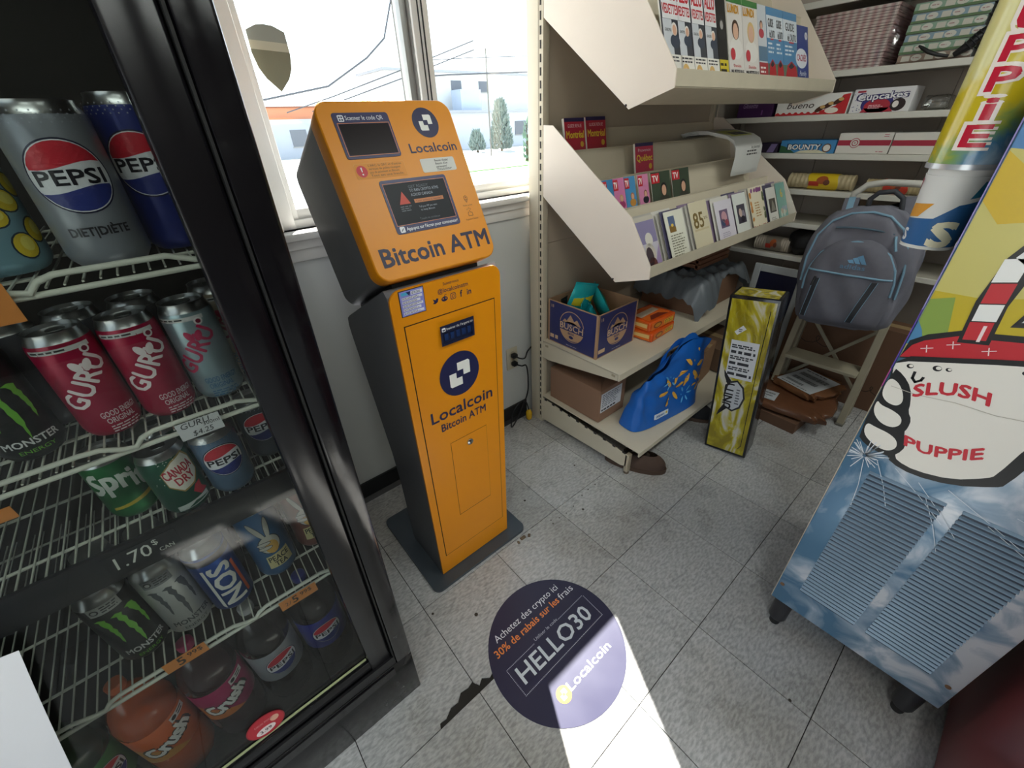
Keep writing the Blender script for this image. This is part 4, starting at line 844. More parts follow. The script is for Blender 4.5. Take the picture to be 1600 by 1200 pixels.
make_rack('upper_rack', upside, [(0.271, 1.430), (0.271, 1.392), (0.40, 1.360)],
          [[(0.277, 1.396), (0.385, 1.402), (0.47, 1.66)], [(0.47, 1.66), (0.48, 1.60), (0.56, 1.60), (0.62, 1.78)], [(0.62, 1.78), (0.63, 1.72), (0.70, 1.72), (0.764, 1.88)]])
# ------------------------------------------------------------------ printed matter
def leaf(name, label, cat, x, y, z, w, h, th, lean, col, draw, group, spine='#e4e0d6', roll=0.0, yaw=0.0):
    """booklet standing on its lower edge at (x, y, z) leaning back; front faces -y"""
    t = thing(name, label, cat, (x, y, z), (-lean, roll, yaw), group)
    obj('pages', MB().box(-w/2+0.001, w/2-0.001, 0.0008, th-0.0004, 0.001, h-0.001), M(spine, 0.7), t)
    obj('cover', MB().box(-w/2, w/2, 0.0, 0.0008, 0, h), M(col, 0.3), t)
    p = Print(); draw(p, w, h); p.build('cover_print', t, lambda a, b, l: (a-w/2, -l*EPS, b), rough=0.3)
    return t
def person_blob(p, cx, cy, s_, skin, hair, cloth, l=3):
    p.ell(cx, cy-s_*1.25, s_*1.15, s_*0.8, cloth, l, 16).ell(cx, cy+s_*0.12, s_*0.66, s_*0.74, hair, l+1, 16).ell(cx, cy, s_*0.48, s_*0.60, skin, l+2, 16)
# lower rack, front tier: greeting cards (seven stacks, several cards deep)
LEAN = 0.43
def c_dog(p, w, h): p.rect(0, 0, w, h, '#c9c3cf', 1).rect(0, h*0.55, w, h, '#8d84a8', 2).poly([(w*0.55, 0), (w, 0), (w, h*0.5)], '#a58fb8', 2).ell(w*0.55, h*0.62, w*0.20, h*0.14, '#d8d2c8', 3, 16).ell(w*0.5, h*0.36, w*0.26, h*0.20, '#cfc6ba', 3, 16, 0.4).ell(w*0.42, h*0.28, w*0.2, h*0.2, '#4a3c44', 4, 16).ell(w*0.52, h*0.12, w*0.22, h*0.14, '#6a3a36', 4, 16)
def c_poem(p, w, h): p.rect(0, 0, w, h, '#e6e4d4', 1).rect(w*0.16, h*0.58, w*0.50, h*0.90, '#5a6a8c', 2).poly([(w*0.16, h*0.58), (w*0.50, h*0.58), (w*0.50, h*0.68), (w*0.16, h*0.72)], '#8a6a34', 3).ell(w*0.33, h*0.72, w*0.07, h*0.03, '#e8c25a', 4, 14).para(w*0.14, h*0.08, w*0.88, h*0.54, 9, '#7d7a62', 2)
def c_85(p, w, h): p.rect(0, 0, w, h, '#d9cfb2', 1).text('85', w*0.12, h*0.48, h*0.30, '#7a6638', 3, bold=0.03, width=w*0.55).text('ans', w*0.7, h*0.62, h*0.08, '#7a6638', 3).rect(w*0.1, h*0.42, w*0.9, h*0.46, '#cdbf96', 2)
def c_photo1(p, w, h): p.rect(0, 0, w, h, '#dcd6e0', 1).rect(w*0.20, h*0.35, w*0.68, h*0.78, '#6c5a78', 2).ell(w*0.44, h*0.6, w*0.16, h*0.14, '#c99aa2', 3, 14).ell(w*0.36, h*0.48, w*0.12, h*0.09, '#3a4a6a', 3, 14).ell(w*0.54, h*0.46, w*0.1, h*0.08, '#a04a58', 4, 14).para(w*0.2, h*0.12, w*0.7, h*0.25, 3, '#a79fb4', 2)
def c_photo2(p, w, h): p.rect(0, 0, w, h, '#dfe2dc', 1).rect(w*0.18, h*0.30, w*0.80, h*0.74, '#3f3d4c', 2).ell(w*0.42, h*0.55, w*0.12, h*0.10, '#c9b0a2', 3, 14).ell(w*0.62, h*0.50, w*0.12, h*0.10, '#8d8794', 3, 14).ell(w*0.55, h*0.4, w*0.16, h*0.07, '#20202c', 4, 14)
def c_flor(p, w, h):
    p.rect(0, 0, w, h, '#e9dfc4', 1); rnd = random.Random(6)
    for k in range(34):
        e = rnd.random(); s_ = k % 4; x, y = ((e, 0.06), (e, 0.92), (0.07, e), (0.93, e))[s_]
        p.ell(w*x, h*y, w*0.08, h*0.045, ('#b5483c', '#8a4a86', '#d08a3c', '#5c6a3c')[k % 4], 2+k % 3, 10, rot=k)
    p.para(w*0.3, h*0.3, w*0.72, h*0.66, 6, '#b58a4a', 2)
def c_mono(p, w, h): p.rect(0, 0, w, h, '#e2e0d8', 1).rect(w*0.16, h*0.32, w*0.86, h*0.70, '#4b4a46', 2).poly([(w*0.3, h*0.36), (w*0.5, h*0.66), (w*0.62, h*0.6), (w*0.8, h*0.36)], '#8d8a80', 3).para(w*0.2, h*0.1, w*0.8, h*0.2, 2, '#8d8a80', 2)
def c_six(p, w, h):
    p.rect(0, 0, w, h, '#7fb0a6', 1).text('6', w*0.42, h*0.62, h*0.22, '#d8c35a', 3, bold=0.03)
    for k in range(6): p.ell(w*(0.3+0.1*k), h*(0.2+0.06*(k % 3)), w*0.11, h*0.10, ('#cfd8cc', '#c9b8a0', '#9aa8b8')[k % 3], 2+k % 2, 12, rot=k)
cards = [(0.066, 0.104, c_dog, '#b8aec4', 'purple greeting card with a white dog, leftmost on the front tier'),
         (0.242, 0.118, c_poem, '#e6e4d4', 'cream greeting card with a sunset picture and a long verse'),
         (0.412, 0.128, c_85, '#d9cfb2', 'beige greeting card with a large gold 85'),
         (0.600, 0.140, c_photo1, '#dcd6e0', 'pale lilac greeting card with a square flower photo'),
         (0.742, 0.116, c_photo2, '#dfe2dc', 'white greeting card with a dark wedding photo'),
         (0.902, 0.138, c_flor, '#e9dfc4', 'cream greeting card with an autumn flower border'),
         (1.050, 0.096, c_mono, '#e2e0d8', 'white greeting card with a grey landscape photo'),
         (1.158, 0.102, c_six, '#7fb0a6', 'teal greeting card with a yellow 6, last on the front tier')]
rnd = random.Random(11)
for k, (cx, w, dr_, c, lb) in enumerate(cards):
    leaf('greeting_card', lb, 'card', GX0+cx, 0.281, 0.885, w, 0.165+0.01*(k % 3), 0.0028, LEAN, c, dr_, 'greeting cards on the front tier')
    for j in range(1, 4):
        leaf('greeting_card', 'edge-on card, %s behind the %s card' % (('first', 'second', 'third')[j-1], ('purple dog', 'cream verse', 'gold 85', 'lilac photo', 'wedding photo', 'flower border', 'grey landscape', 'teal number 6')[k]), 'card', GX0+cx+(-0.010 if k else 0.012)*j+0.004*(rnd.random()-.5), 0.281+0.0105*j, 0.8855, w, 0.170+0.006*(j % 2), 0.0028, LEAN-0.01, ('#8d7a94', '#c9c2b4', '#54506a', '#b9b4ac', '#dcd8d0')[(j+k) % 5], lambda p, w, h: None, 'greeting cards on the front tier')
# second tier: TV guides
def c_tv(bgc, a, b):
    def f(p, w, h):
        p.rect(0, 0, w, h, bgc, 1); person_blob(p, w*0.62, h*0.55, w*0.26, '#d9a98c', a, b, 2); p.rect(0, h*0.74, w*0.42, h*0.97, '#c42430', 6).text('TV', w*0.05, h*0.78, h*0.14, WHITE, 7, bold=0.04, width=w*0.3).rect(w*0.45, h*0.08, w*0.98, h*0.26, '#d9c832', 6).para(w*0.48, h*0.1, w*0.95, h*0.24, 2, '#2a2a20', 7).rect(w*0.02, h*0.04, w*0.4, h*0.1, '#e6e6e2', 6)
    return f
tvs = [(0.048, '#3f86b8', '#c08a4a', '#c43a48', 'blue TV guide nearest the rack end panel'), (0.108, '#d27aa8', '#c79a62', '#a03a6a', 'pink TV guide in front of the blue-orange one, second from the end panel'),
       (0.172, '#4a90c0', '#b06a3a', '#c48a3c', 'blue TV guide with orange figures, third from the end panel'), (0.252, '#d685ac', '#7a4a32', '#20202a', 'pink TV guide with a dark suited figure, fourth from the end panel'),
       (0.366, '#3c4a3a', '#1c1a1c', '#3a3a30', 'dark green TV guide, left one of two alike'), (0.506, '#3c4a3a', '#1c1a1c', '#3a3a30', 'dark green TV guide, right one of two alike')]
for k, (cx, c, a, b, lb) in enumerate(tvs): leaf('tv_guide', lb, 'magazine', GX0+cx, 0.458, 1.008, 0.062 if k < 4 else 0.125, 0.150, 0.004, 0.30, c, c_tv(c, a, b), 'TV guides on the second tier')
# third and fourth tier: guide books
def c_book(t1, t2, c):
    def f(p, w, h): p.rect(0, 0, w, h, c, 1).text(t1, w*0.5, h*0.80, h*0.07, '#e9d9dc', 3, 'c', width=w*0.7).text(t2, w*0.5, h*0.58, h*0.15, '#e8cf3c', 3, 'c', 0.03, width=w*0.88).ell(w*0.82, h*0.44, w*0.09, w*0.09, '#d9b23a', 3, 14).rect(0, 0, w, h*0.24, '#c9b8a0', 2).para(w*0.1, h*0.04, w*0.9, h*0.2, 3, '#7a3a4a', 3).rect(0, h*0.92, w, h, '#2f2a55', 2)
    return f
leaf('guide_book', 'red Montréal guide book half hidden behind the rack end panel', 'book', GX0+0.108, 0.690, 1.188, 0.105, 0.150, 0.012, 0.18, '#b3243c', c_book('GUIDE REVUE', 'Montréal', '#b3243c'), 'guide books on the rack')
leaf('guide_book', 'red Montréal guide book fully in view on the back tier', 'book', GX0+0.226, 0.690, 1.188, 0.112, 0.152, 0.012, 0.18, '#b3243c', c_book('GUIDE REVUE', 'Montréal', '#b3243c'), 'guide books on the rack')
leaf('guide_book', 'pink red Provence et Québec guide book on the third tier', 'book', GX0+0.396, 0.578, 1.098, 0.118, 0.150, 0.010, 0.20, '#bc2f50', c_book('Provence', 'Québec', '#bc2f50'), 'guide books on the rack')
# folded newspapers draped over the tiers
nw = thing('newspaper_stack', 'stack of folded newspapers drooping over the rack tiers at the far end', 'newspaper', (1.36, 0.60, 1.19))
prof_n = [(0.130, 0.066), (0.10, 0.072), (0.05, 0.078), (0.0, 0.076), (-0.05, 0.066), (-0.09, 0.058), (-0.125, 0.040), (-0.142, 0.010), (-0.145, -0.03), (-0.142, -0.085)]
for k in range(4):
    m_ = MB(); off = -0.004*k; th = 0.0032
    pts = [(y+0.002*k*(1 if i > 5 else 0), z+off) for i, (y, z) in enumerate(prof_n)]
    m_.grid(lambda u, v: (-0.13+0.26*u+0.006*k, pts[int(round(v*9))][0], pts[int(round(v*9))][1]), 2, 10)
    m_.grid(lambda u, v: (0.13-0.26*u+0.006*k, pts[int(round(v*9))][0]+0.001, pts[int(round(v*9))][1]-th), 2, 10)
    for xs in (-0.13, 0.13):
        for i in range(9):
            a, b = pts[i], pts[i+1]; q = [(xs+0.006*k, a[0], a[1]), (xs+0.006*k, b[0], b[1]), (xs+0.006*k, b[0]+0.001, b[1]-th), (xs+0.006*k, a[0]+0.001, a[1]-th)]; m_.add(q, [(0, 1, 2, 3)])
    obj('newspaper', m_, M('#cfcfcb', 0.75, noise=0.05), nw, 60)
p = Print(); p.rect(-0.10, 0.16, 0.10, 0.245, '#b6b860', 1)
for x_, w_ in ((-0.05, 0.04), (0.0, 0.05), (0.05, 0.03)): p.rect(x_, 0.17, x_+w_, 0.205+w_*0.3, '#3a4048', 2)
p.para(-0.02, 0.06, 0.11, 0.085, 2, '#3a3a3a', 2).text('le journal', 0.02, 0.088, 0.012, '#2a2a2a', 2, width=0.08)
def drape(x, s_, l):
    acc = 0; P = prof_n[::-1]; tot = 0
    for a, b in zip(P[:-1], P[1:]):
        L = math.dist(a, b)
        if tot+L >= s_: t_ = (s_-tot)/L; ny, nz = -(b[1]-a[1])/L, (b[0]-a[0])/L; return (x, a[0]+(b[0]-a[0])*t_+ny*(0.0004+l*EPS), a[1]+(b[1]-a[1])*t_+nz*(0.0004+l*EPS))
        tot += L
    return (x, P[-1][0], P[-1][1]+0.001)
p.build('front_page_print', nw, drape, 0.012)
# upper rack magazines
def c_allo(p, w, h):
    p.rect(0, 0, w, h, '#3d4048', 1).rect(w*0.05, h*0.08, w*0.55, h*0.62, '#c9ccd2', 2); person_blob(p, w*0.66, h*0.52, w*0.24, '#d8a88e', '#e2dcd4', '#3a4252', 3)
    p.rect(w*0.05, h*0.62, w*0.98, h*0.97, '#dfdfe0', 6).text('ALLO', w*0.5, h*0.80, h*0.13, '#c42430', 7, 'c', 0.04, width=w*0.8).text('VEDETTES', w*0.5, h*0.67, h*0.09, '#c42430', 7, 'c', 0.03, width=w*0.86)
    p.rect(0, 0, w, h*0.28, '#e6e2da', 6).ell(w*0.34, h*0.10, w*0.26, h*0.10, '#d9b06a', 7, 14).ell(w*0.34, h*0.08, w*0.14, h*0.08, '#e2b89c', 8, 14).para(w*0.1, h*0.2, w*0.9, h*0.27, 2, '#2a2a34', 7).text('GRAND PRIX', w*0.12, h*0.5, h*0.03, '#22252c', 7, width=w*0.36)
def c_bw(p, w, h):
    p.rect(0, 0, w, h, '#1b1b1d', 1); person_blob(p, w*0.5, h*0.66, w*0.32, '#a9a6a2', '#4a4a4a', '#2a2a2c', 2); p.rect(w*0.04, h*0.04, w*0.96, h*0.28, '#d2bd2a', 6).para(w*0.1, h*0.06, w*0.9, h*0.26, 3, '#2a2618', 7)
def c_woman(hair):
    def f(p, w, h):
        p.rect(0, 0, w, h, '#dcd6d0', 1); person_blob(p, w*0.52, h*0.62, w*0.36, '#dcb096', hair, '#e4e0da', 2); p.rect(0, h*0.93, w, h, '#3a7a3a', 6).text('LUNDI', w*0.06, h*0.82, h*0.09, '#d99a1e', 7, bold=0.05, width=w*0.7).ell(w*0.26, h*0.36, w*0.15, h*0.07, '#c43440', 7, 16).text('MA PETITE FILLE', w*0.5, h*0.13, h*0.05, '#2a2a2c', 7, 'c', 0.04, width=w*0.84).text('ME FAIT DU BIEN', w*0.5, h*0.05, h*0.05, '#2a2a2c', 7, 'c', 0.04, width=w*0.84).text('Danièle', w*0.5, h*0.21, h*0.035, '#c43440', 7, 'c', width=w*0.5)
    return f
def c_auto(p, w, h):
    p.rect(0, 0, w, h, '#4f88b4', 1).rect(0, h*0.62, w, h*0.90, '#d6dde4', 2).text('GUIDE', w*0.16, h*0.76, h*0.10, '#22262c', 3, bold=0.03, width=w*0.62).text('de L\'AUTO', w*0.30, h*0.63, h*0.09, '#22262c', 3, bold=0.03, width=w*0.62).rect(w*0.4, h*0.60, w*0.75, h*0.62, '#c42430', 3)
    p.rect(0, h*0.04, w, h*0.30, '#5c6f58', 2).poly([(w*0.12, h*0.16), (w*0.25, h*0.30), (w*0.55, h*0.36), (w*0.85, h*0.30), (w*0.98, h*0.18), (w*0.9, h*0.09), (w*0.2, h*0.09)], '#b81e2a', 3).poly([(w*0.30, h*0.28), (w*0.55, h*0.34), (w*0.75, h*0.29), (w*0.5, h*0.25)], '#2a2f36', 4).ell(w*0.3, h*0.10, w*0.08, h*0.04, '#1c1c1e', 4, 12).ell(w*0.8, h*0.10, w*0.08, h*0.04, '#1c1c1e', 4, 12).para(w*0.1, h*0.42, w*0.8, h*0.58, 3, '#dfe8f0', 3)
def c_mixed(p, w, h):
    p.rect(0, 0, w, h, '#c9ced4', 1); person_blob(p, w*0.4, h*0.75, w*0.26, '#d8a88e', '#5a4030', '#b53a48', 2); p.rect(0, 0, w, h*0.3, '#a8343c', 6).rect(0, h*0.32, w, h*0.5, '#5a7a94', 6).para(w*0.1, h*0.05, w*0.9, h*0.26, 4, '#e8e0dc', 7)
def c_blue(p, w, h):
    p.rect(0, 0, w, h, '#2c3f86', 1).ell(w*0.35, h*0.48, w*0.52, h*0.16, '#dfe2ea', 2).text('CACHÉS', w*0.36, h*0.44, h*0.10, '#b02a4a', 3, 'c', 0.03, width=w*0.82).text('Family', w*0.45, h*0.2, h*0.08, '#dfe2ea', 3, 'c', skew=0.3, width=w*0.6).ell(w*0.8, h*0.85, w*0.13, h*0.06, '#dfe2ea', 2).text('9', w*0.8, h*0.82, h*0.06, '#b02a4a', 3, 'c')
mags = [(0.052, 0.085, c_allo, '#3d4048', 'red-titled celebrity magazine mostly hidden behind the upper end panel'), (0.118, 0.070, c_allo, '#3d4048', 'first fully visible red-titled celebrity magazine from the upper end panel'), (0.190, 0.070, c_allo, '#3d4048', 'red-titled celebrity magazine between two alike on the upper rack'), (0.262, 0.070, c_allo, '#3d4048', 'red-titled celebrity magazine touching the black and yellow magazine'),
        (0.328, 0.058, c_bw, '#1b1b1d', 'black magazine with a yellow box on its cover'), (0.414, 0.100, c_woman('#4a3426'), '#dcd6d0', 'white magazine with a dark haired woman, left of the blond cover'), (0.520, 0.108, c_woman('#d9b878'), '#dcd6d0', 'white magazine with a smiling blond woman on the cover'),
        (0.608, 0.066, c_mixed, '#c9ced4', 'red and grey celebrity magazine left of the car guides'), (0.678, 0.068, c_auto, '#4f88b4', 'car guide magazine, leftmost of three overlapping'), (0.745, 0.066, c_auto, '#4f88b4', 'car guide magazine, middle of three overlapping'), (0.842, 0.124, c_auto, '#4f88b4', 'car guide magazine with red car fully in view'), (0.962, 0.108, c_blue, '#2c3f86', 'dark blue puzzle magazine at the end of the upper rack row')]
for k, (cx, w, dr_, c, lb) in enumerate(mags): leaf('magazine', lb, 'magazine', GX0+cx, 0.292, 1.402, w, 0.235 if k < 11 else 0.205, 0.006, 0.32, c, dr_, 'magazines on the upper rack front tier', yaw=0.0)
# ================================================================== STOCK ON THE GONDOLA SHELVES
def carton(name, label, x0, x1, y0, y1, z0, h, col, open_top=False, cat='box', th=0.004, yaw=0.0, flaps=True, group=None, inner=None, tape=True):
    cx, cy = (x0+x1)/2, (y0+y1)/2; a, b = (x1-x0)/2, (y1-y0)/2
    t = thing(name, label, cat, (cx, cy, z0), (0, 0, yaw), group); m = M(col, 0.75, noise=0.07, scale=12)
    if open_top:
        w = MB().box(-a, a, -b, b, 0, th).box(-a, -a+th, -b, b, th, h).box(a-th, a, -b, b, th, h).box(-a+th, a-th, -b, -b+th, th, h).box(-a+th, a-th, b-th, b, th, h)
        obj('carton', w, m, t)
    else:
        obj('carton', MB().rbox(-a, a, -b, b, 0, h, 0.002, 1), m, t)
        obj('flap_seam', MB().box(-0.0008, 0.0008, -b+0.002, b-0.002, h, h+0.0004), M('#5d4836', 0.8), t)
        if tape: obj('tape', MB().box(-0.022, 0.022, -b+0.001, b-0.001, h+0.0004, h+0.0007), M('#a58c66', 0.3), t)
    return t, a, b
bu, a, b = carton('beer_carton', 'open navy blue beer carton full of snack bags on the flat shelf', 0.393, 0.655, 0.472, 0.755, 0.4725, 0.198, '#a98667', True)
def busch(p, w, h):
    p.rect(0.010, 0.004, w-0.010, h-0.004, '#2a2f63', 1); r = h*0.36; cx, cy = w*0.50, h*0.52
    p.ell(cx, cy, r, r, '#b48f6f', 2, 36).ell(cx, cy, r*0.95, r*0.95, '#2a2f63', 3, 36).ell(cx, cy-r*0.28, r*0.9, r*0.62, '#b48f6f', 4, 28)
    p.poly([(cx-r*0.9, cy+r*0.05), (cx-r*0.55, cy+r*0.45), (cx-r*0.4, cy+r*0.35), (cx-r*0.1, cy+r*0.78), (cx+r*0.2, cy+r*0.42), (cx+r*0.42, cy+r*0.6), (cx+r*0.9, cy+r*0.05)], '#b48f6f', 4)
    p.rect(cx-r*1.0, cy-r*0.30, cx+r*1.0, cy+r*0.22, '#2a2f63', 5).text('BUSCH', cx, cy-r*0.22, r*0.40, '#c9a988', 6, 'c', 0.03, width=r*1.85).text('BEER', cx, cy-r*0.5, r*0.13, '#2a2f63', 6, 'c', 0.03, width=r*0.5).ell(cx, cy-r*0.66, r*0.18, r*0.1, '#2a2f63', 6, 14)
    p.text('18', w*0.07, h*0.84, h*0.07, '#c9a988', 2).para(w*0.05, h*0.10, w*0.22, h*0.2, 1, '#c9a988', 2, 0, 0.9).para(w*0.4, h*0.05, w*0.7, h*0.09, 1, '#8f8da0', 2)
p = Print(); busch(p, 2*b, 0.198); p.build('side_print', bu, plane((-a-0.0002, b, 0), (0, -1, 0), (0, 0, 1)))
p = Print(); busch(p, 2*a, 0.198); p.build('front_print', bu, plane((-a, -b-0.0002, 0), (1, 0, 0), (0, 0, 1)))
def snack_bag(label, x, y, z, w, h, th, rot, c1, c2, grp='snack bags in the beer carton'):
    t = thing('snack_bag', label, 'snack bag', (x, y, z), rot, grp); m_ = MB()
    def f(s_):
        def g(u, v):
            e = math.sin(math.pi*u)**0.5*math.sin(math.pi*min(1, max(0, v)))**0.5; wr = 0.004*math.sin(u*21+v*9)*e
            return (-w/2+w*u, s_*(th*e+wr)*0.5, h*v)
        return g
    m_.grid(f(-1), 9, 9).grid(lambda u, v: f(1)(1-u, v), 9, 9)
    obj('bag', m_, M(c1, 0.25, 0.1), t, 60)
    m2 = MB().grid(lambda u, v: tuple(Vector(f(-1)(0.1+0.8*u, 0.40+0.34*v*(0.6+0.4*u)))+Vector((0, -0.0015, 0))), 7, 5); obj('bag_print', m2, M(c2, 0.25), t, 60)
    obj('seal', MB().box(-w/2, w/2, -0.001, 0.001, h-0.001, h+0.008), M(c1, 0.3), t)
snack_bag('turquoise snack bag sticking out at the back of the beer carton', 0.475, 0.680, 0.585, 0.12, 0.16, 0.04, (0.25, 0.25, -0.25), '#2ab4b8', '#d9c832')
snack_bag('turquoise snack bag leaning over the right side of the beer carton', 0.575, 0.560, 0.575, 0.16, 0.15, 0.04, (-0.45, 0.75, 0.75), '#2ab4b8', '#c9d032')
snack_bag('turquoise snack bag low in the middle of the beer carton', 0.530, 0.660, 0.560, 0.12, 0.125, 0.04, (0.1, -0.3, 0.4), '#1f9ea6', '#d9c832')
snack_bag('turquoise snack bag lowest at the front of the beer carton', 0.490, 0.570, 0.555, 0.12, 0.105, 0.04, (-0.2, 0.2, 0.9), '#1f9ea6', '#d9c832')
snack_bag('black snack bag behind the turquoise bags at the carton left', 0.432, 0.700, 0.56, 0.05, 0.115, 0.02, (0.05, -0.05, 0.2), '#1b1b1d', '#3a3a3c')
def multipack(label, x0, x1, y0, y1, z0, h, yaw):
    t = thing('snack_pack', label, 'snack pack', ((x0+x1)/2, (y0+y1)/2, z0), (0, 0, yaw), 'orange snack packs'); a, b = (x1-x0)/2, (y1-y0)/2
    obj('wrapped_pack', MB().rbox(-a, a, -b, b, 0, h, 0.008, 3), M('#d4541c', 0.18, noise=0.25, scale=22, bump=0.5), t, 40)
    p = Print(); p.rect(-a+0.015, -b+0.02, a-0.02, b-0.015, '#e06a22', 1).poly([(-a+0.02, -0.01), (a-0.03, 0.0), (a-0.03, 0.035), (-a+0.02, 0.03)], '#e8d2b8', 2).poly([(-a+0.03, -b+0.02), (a-0.03, -b+0.02), (a*0.3, -0.02), (-a*0.3, -0.02)], '#7a2a18', 2)
    p.build('top_print', t, lambda u, v, l: (u, v, h+0.0002+l*EPS))
    p = Print(); p.rect(-a+0.012, 0.006, a-0.012, h-0.006, '#e0701f', 1).ell(-a*0.4, h*0.5, a*0.32, h*0.3, '#7a2418', 2, 16).ell(-a*0.4, h*0.5, a*0.24, h*0.2, '#c98a2a', 3, 16).rect(a*0.1, h*0.3, a*0.8, h*0.7, '#e8c23a', 2).para(a*0.14, h*0.32, a*0.78, h*0.68, 2, '#7a2418', 3)
    p.build('front_print', t, lambda u, v, l: (u, -b-0.0002-l*EPS, v))
    p = Print(); p.rect(-b+0.012, 0.006, b-0.012, h-0.006, '#e0701f', 1).poly([(-b+0.015, h*0.3), (b-0.015, h*0.35), (b-0.015, h*0.75), (-b+0.015, h*0.6)], '#e8c27a', 2)
    p.build('side_print', t, lambda u, v, l: (-a-0.0002-l*EPS, -u, v))
multipack('lower of the two orange snack packs beside the beer carton', 0.685, 0.885, 0.405, 0.555, 0.4725, 0.045, 0.06)
multipack('upper of the two orange snack packs beside the beer carton', 0.688, 0.882, 0.412, 0.556, 0.5180, 0.047, -0.03)
# cartons and bags on the base deck
bx, a, b = carton('brown_carton', 'plain brown carton with white label on the bottom deck under the beer carton', 0.392, 0.575, 0.428, 0.735, 0.163, 0.168, '#8f6d57', tape=False)
obj('flap', MB().add([(-a, -b, 0.168), (a, -b, 0.168), (a*0.9, -b+0.10, 0.180), (-a*0.2, -b+0.06, 0.186), (-a, -b, 0.170), (a, -b, 0.170), (a*0.9, -b+0.10, 0.182), (-a*0.2, -b+0.06, 0.188)], [(0, 3, 2, 1), (4, 5, 6, 7), (0, 1, 5, 4), (1, 2, 6, 5), (2, 3, 7, 6), (3, 0, 4, 7)]), M('#7d5d49', 0.8), bx)
lb_ = obj('label', MB().box(-a+0.008, a-0.03, -b-0.0008, -b, 0.05, 0.150), M('#dcdde0', 0.6), bx)
p = Print(); p.para(-a+0.016, 0.075, a-0.04, 0.145, 7, '#5a5f6a', 1).para(-a+0.014, 0.056, a-0.07, 0.066, 1, '#1c1c1e', 1, 0, 0.9)
p.build('label_print', lb_, lambda u, v, l: (u, -b-0.0009-l*EPS, v))
carton('brown_carton', 'small brown carton on the bottom deck behind the blue bag', 1.00, 1.16, 0.30, 0.46, 0.163, 0.185, '#8a6a4e', yaw=0.15)
carton('brown_carton', 'low wide carton at the far end of the bottom deck', 1.20, 1.50, 0.26, 0.56, 0.163, 0.13, '#6d5440', yaw=-0.05)
# blue reusable shopping bag
bg_ = thing('shopping_bag', 'bright blue reusable shopping bag with orange sunburst marks on the bottom deck', 'bag', (0.675, 0.300, 0.160), (0, 0, -0.13))
def bagshell(u, v):
    # u around 0..1, v up 0..1
    W, D = 0.222*(1-0.14*v), 0.062*(1-v)**0.7+0.007; a = 2*math.pi*u; c, s_ = math.cos(a), math.sin(a); n = 4.0
    x = W*abs(c)**(2/n)*(1 if c > 0 else -1); y = D*abs(s_)**(2/n)*(1 if s_ > 0 else -1)
    top = 0.285+0.075*max(0, math.cos((x-0.07)*8))-0.30*max(0, -x-0.03)
    z = top*v; wob = 0.010*math.sin(9*u*6.283+5*v)*v*(1-v)*2+0.010*math.sin(14*x*6+7*v)*v*(1-0.5*v)+0.006*math.sin(25*x+19*v)*v
    return (x+0.03*v*v, y+wob-0.035*v*v, z)
mb = MB().grid(bagshell, 64, 18, closeu=True); mb.f.append([i for i in range(64)][::-1]); mb.m.append(0)
obj('bag_body', mb, M('#1560b8', 0.45, noise=0.10, scale=14, bump=0.25), bg_, 60)
def strap(x0, x1, y, h, w=0.030):
    m_ = MB(); n = 12
    def g(u, v): t_ = math.pi*u; x = (x0+x1)/2-math.cos(t_)*(x1-x0)/2; return (x+(0.5-v)*w*math.cos(t_)*-1, y-0.004*math.sin(t_), 0.265+math.sin(t_)**0.7*h+(v-0.5)*w*math.sin(t_))
    m_.grid(g, n, 3); s0 = len(m_.v); m_.grid(lambda u, v: tuple(Vector(g(1-u, v))+Vector((0, 0.003, 0))), n, 3); return m_
obj('handle', strap(-0.02, 0.16, -0.036, 0.115), M('#1560b8', 0.45, noise=0.1, bump=0.2), bg_, 60)
obj('handle', strap(-0.04, 0.14, -0.005, 0.085), M('#1560b8', 0.45, noise=0.1, bump=0.2), bg_, 60)
p = Print()
def spark(cx, cy, r, c, k0=0.0, w=0.30):
    for k in range(6):
        a = k0+k*math.pi/3; p.ell(cx+r*0.66*math.cos(a), cy+r*0.66*math.sin(a), r*0.36, r*0.36*w, c, 4, 12, rot=a)
spark(0.105, 0.225, 0.092, '#d9a23c', 0.15); spark(-0.015, 0.155, 0.080, '#d9a23c', 0.1); spark(0.165, 0.135, 0.044, '#d9a23c', 0.2); spark(-0.035, 0.205, 0.045, '#5fb0e8', 0.3); spark(0.085, 0.095, 0.045, '#5fb0e8', 0.0)
p.rr(-0.115, 0.035, -0.025, 0.062, 0.004, '#d6e2ee', 4).text('Walmart', -0.108, 0.042, 0.013, '#1a4f9a', 5, bold=0.03, width=0.058).ell(-0.037, 0.049, 0.006, 0.006, '#e0b83c', 5, 10)
def bagmap(x, z, l):
    best = None; v = min(1, max(0, z/0.30)); 
    for k in range(33, 64):
        q = bagshell(k/64, v)
        if best is None or abs(q[0]-x) < abs(best[0]-x): best = q
    return (x, best[1]-0.003-l*EPS*2, z)
p.build('bag_print', bg_, bagmap, 0.02, rough=0.5)
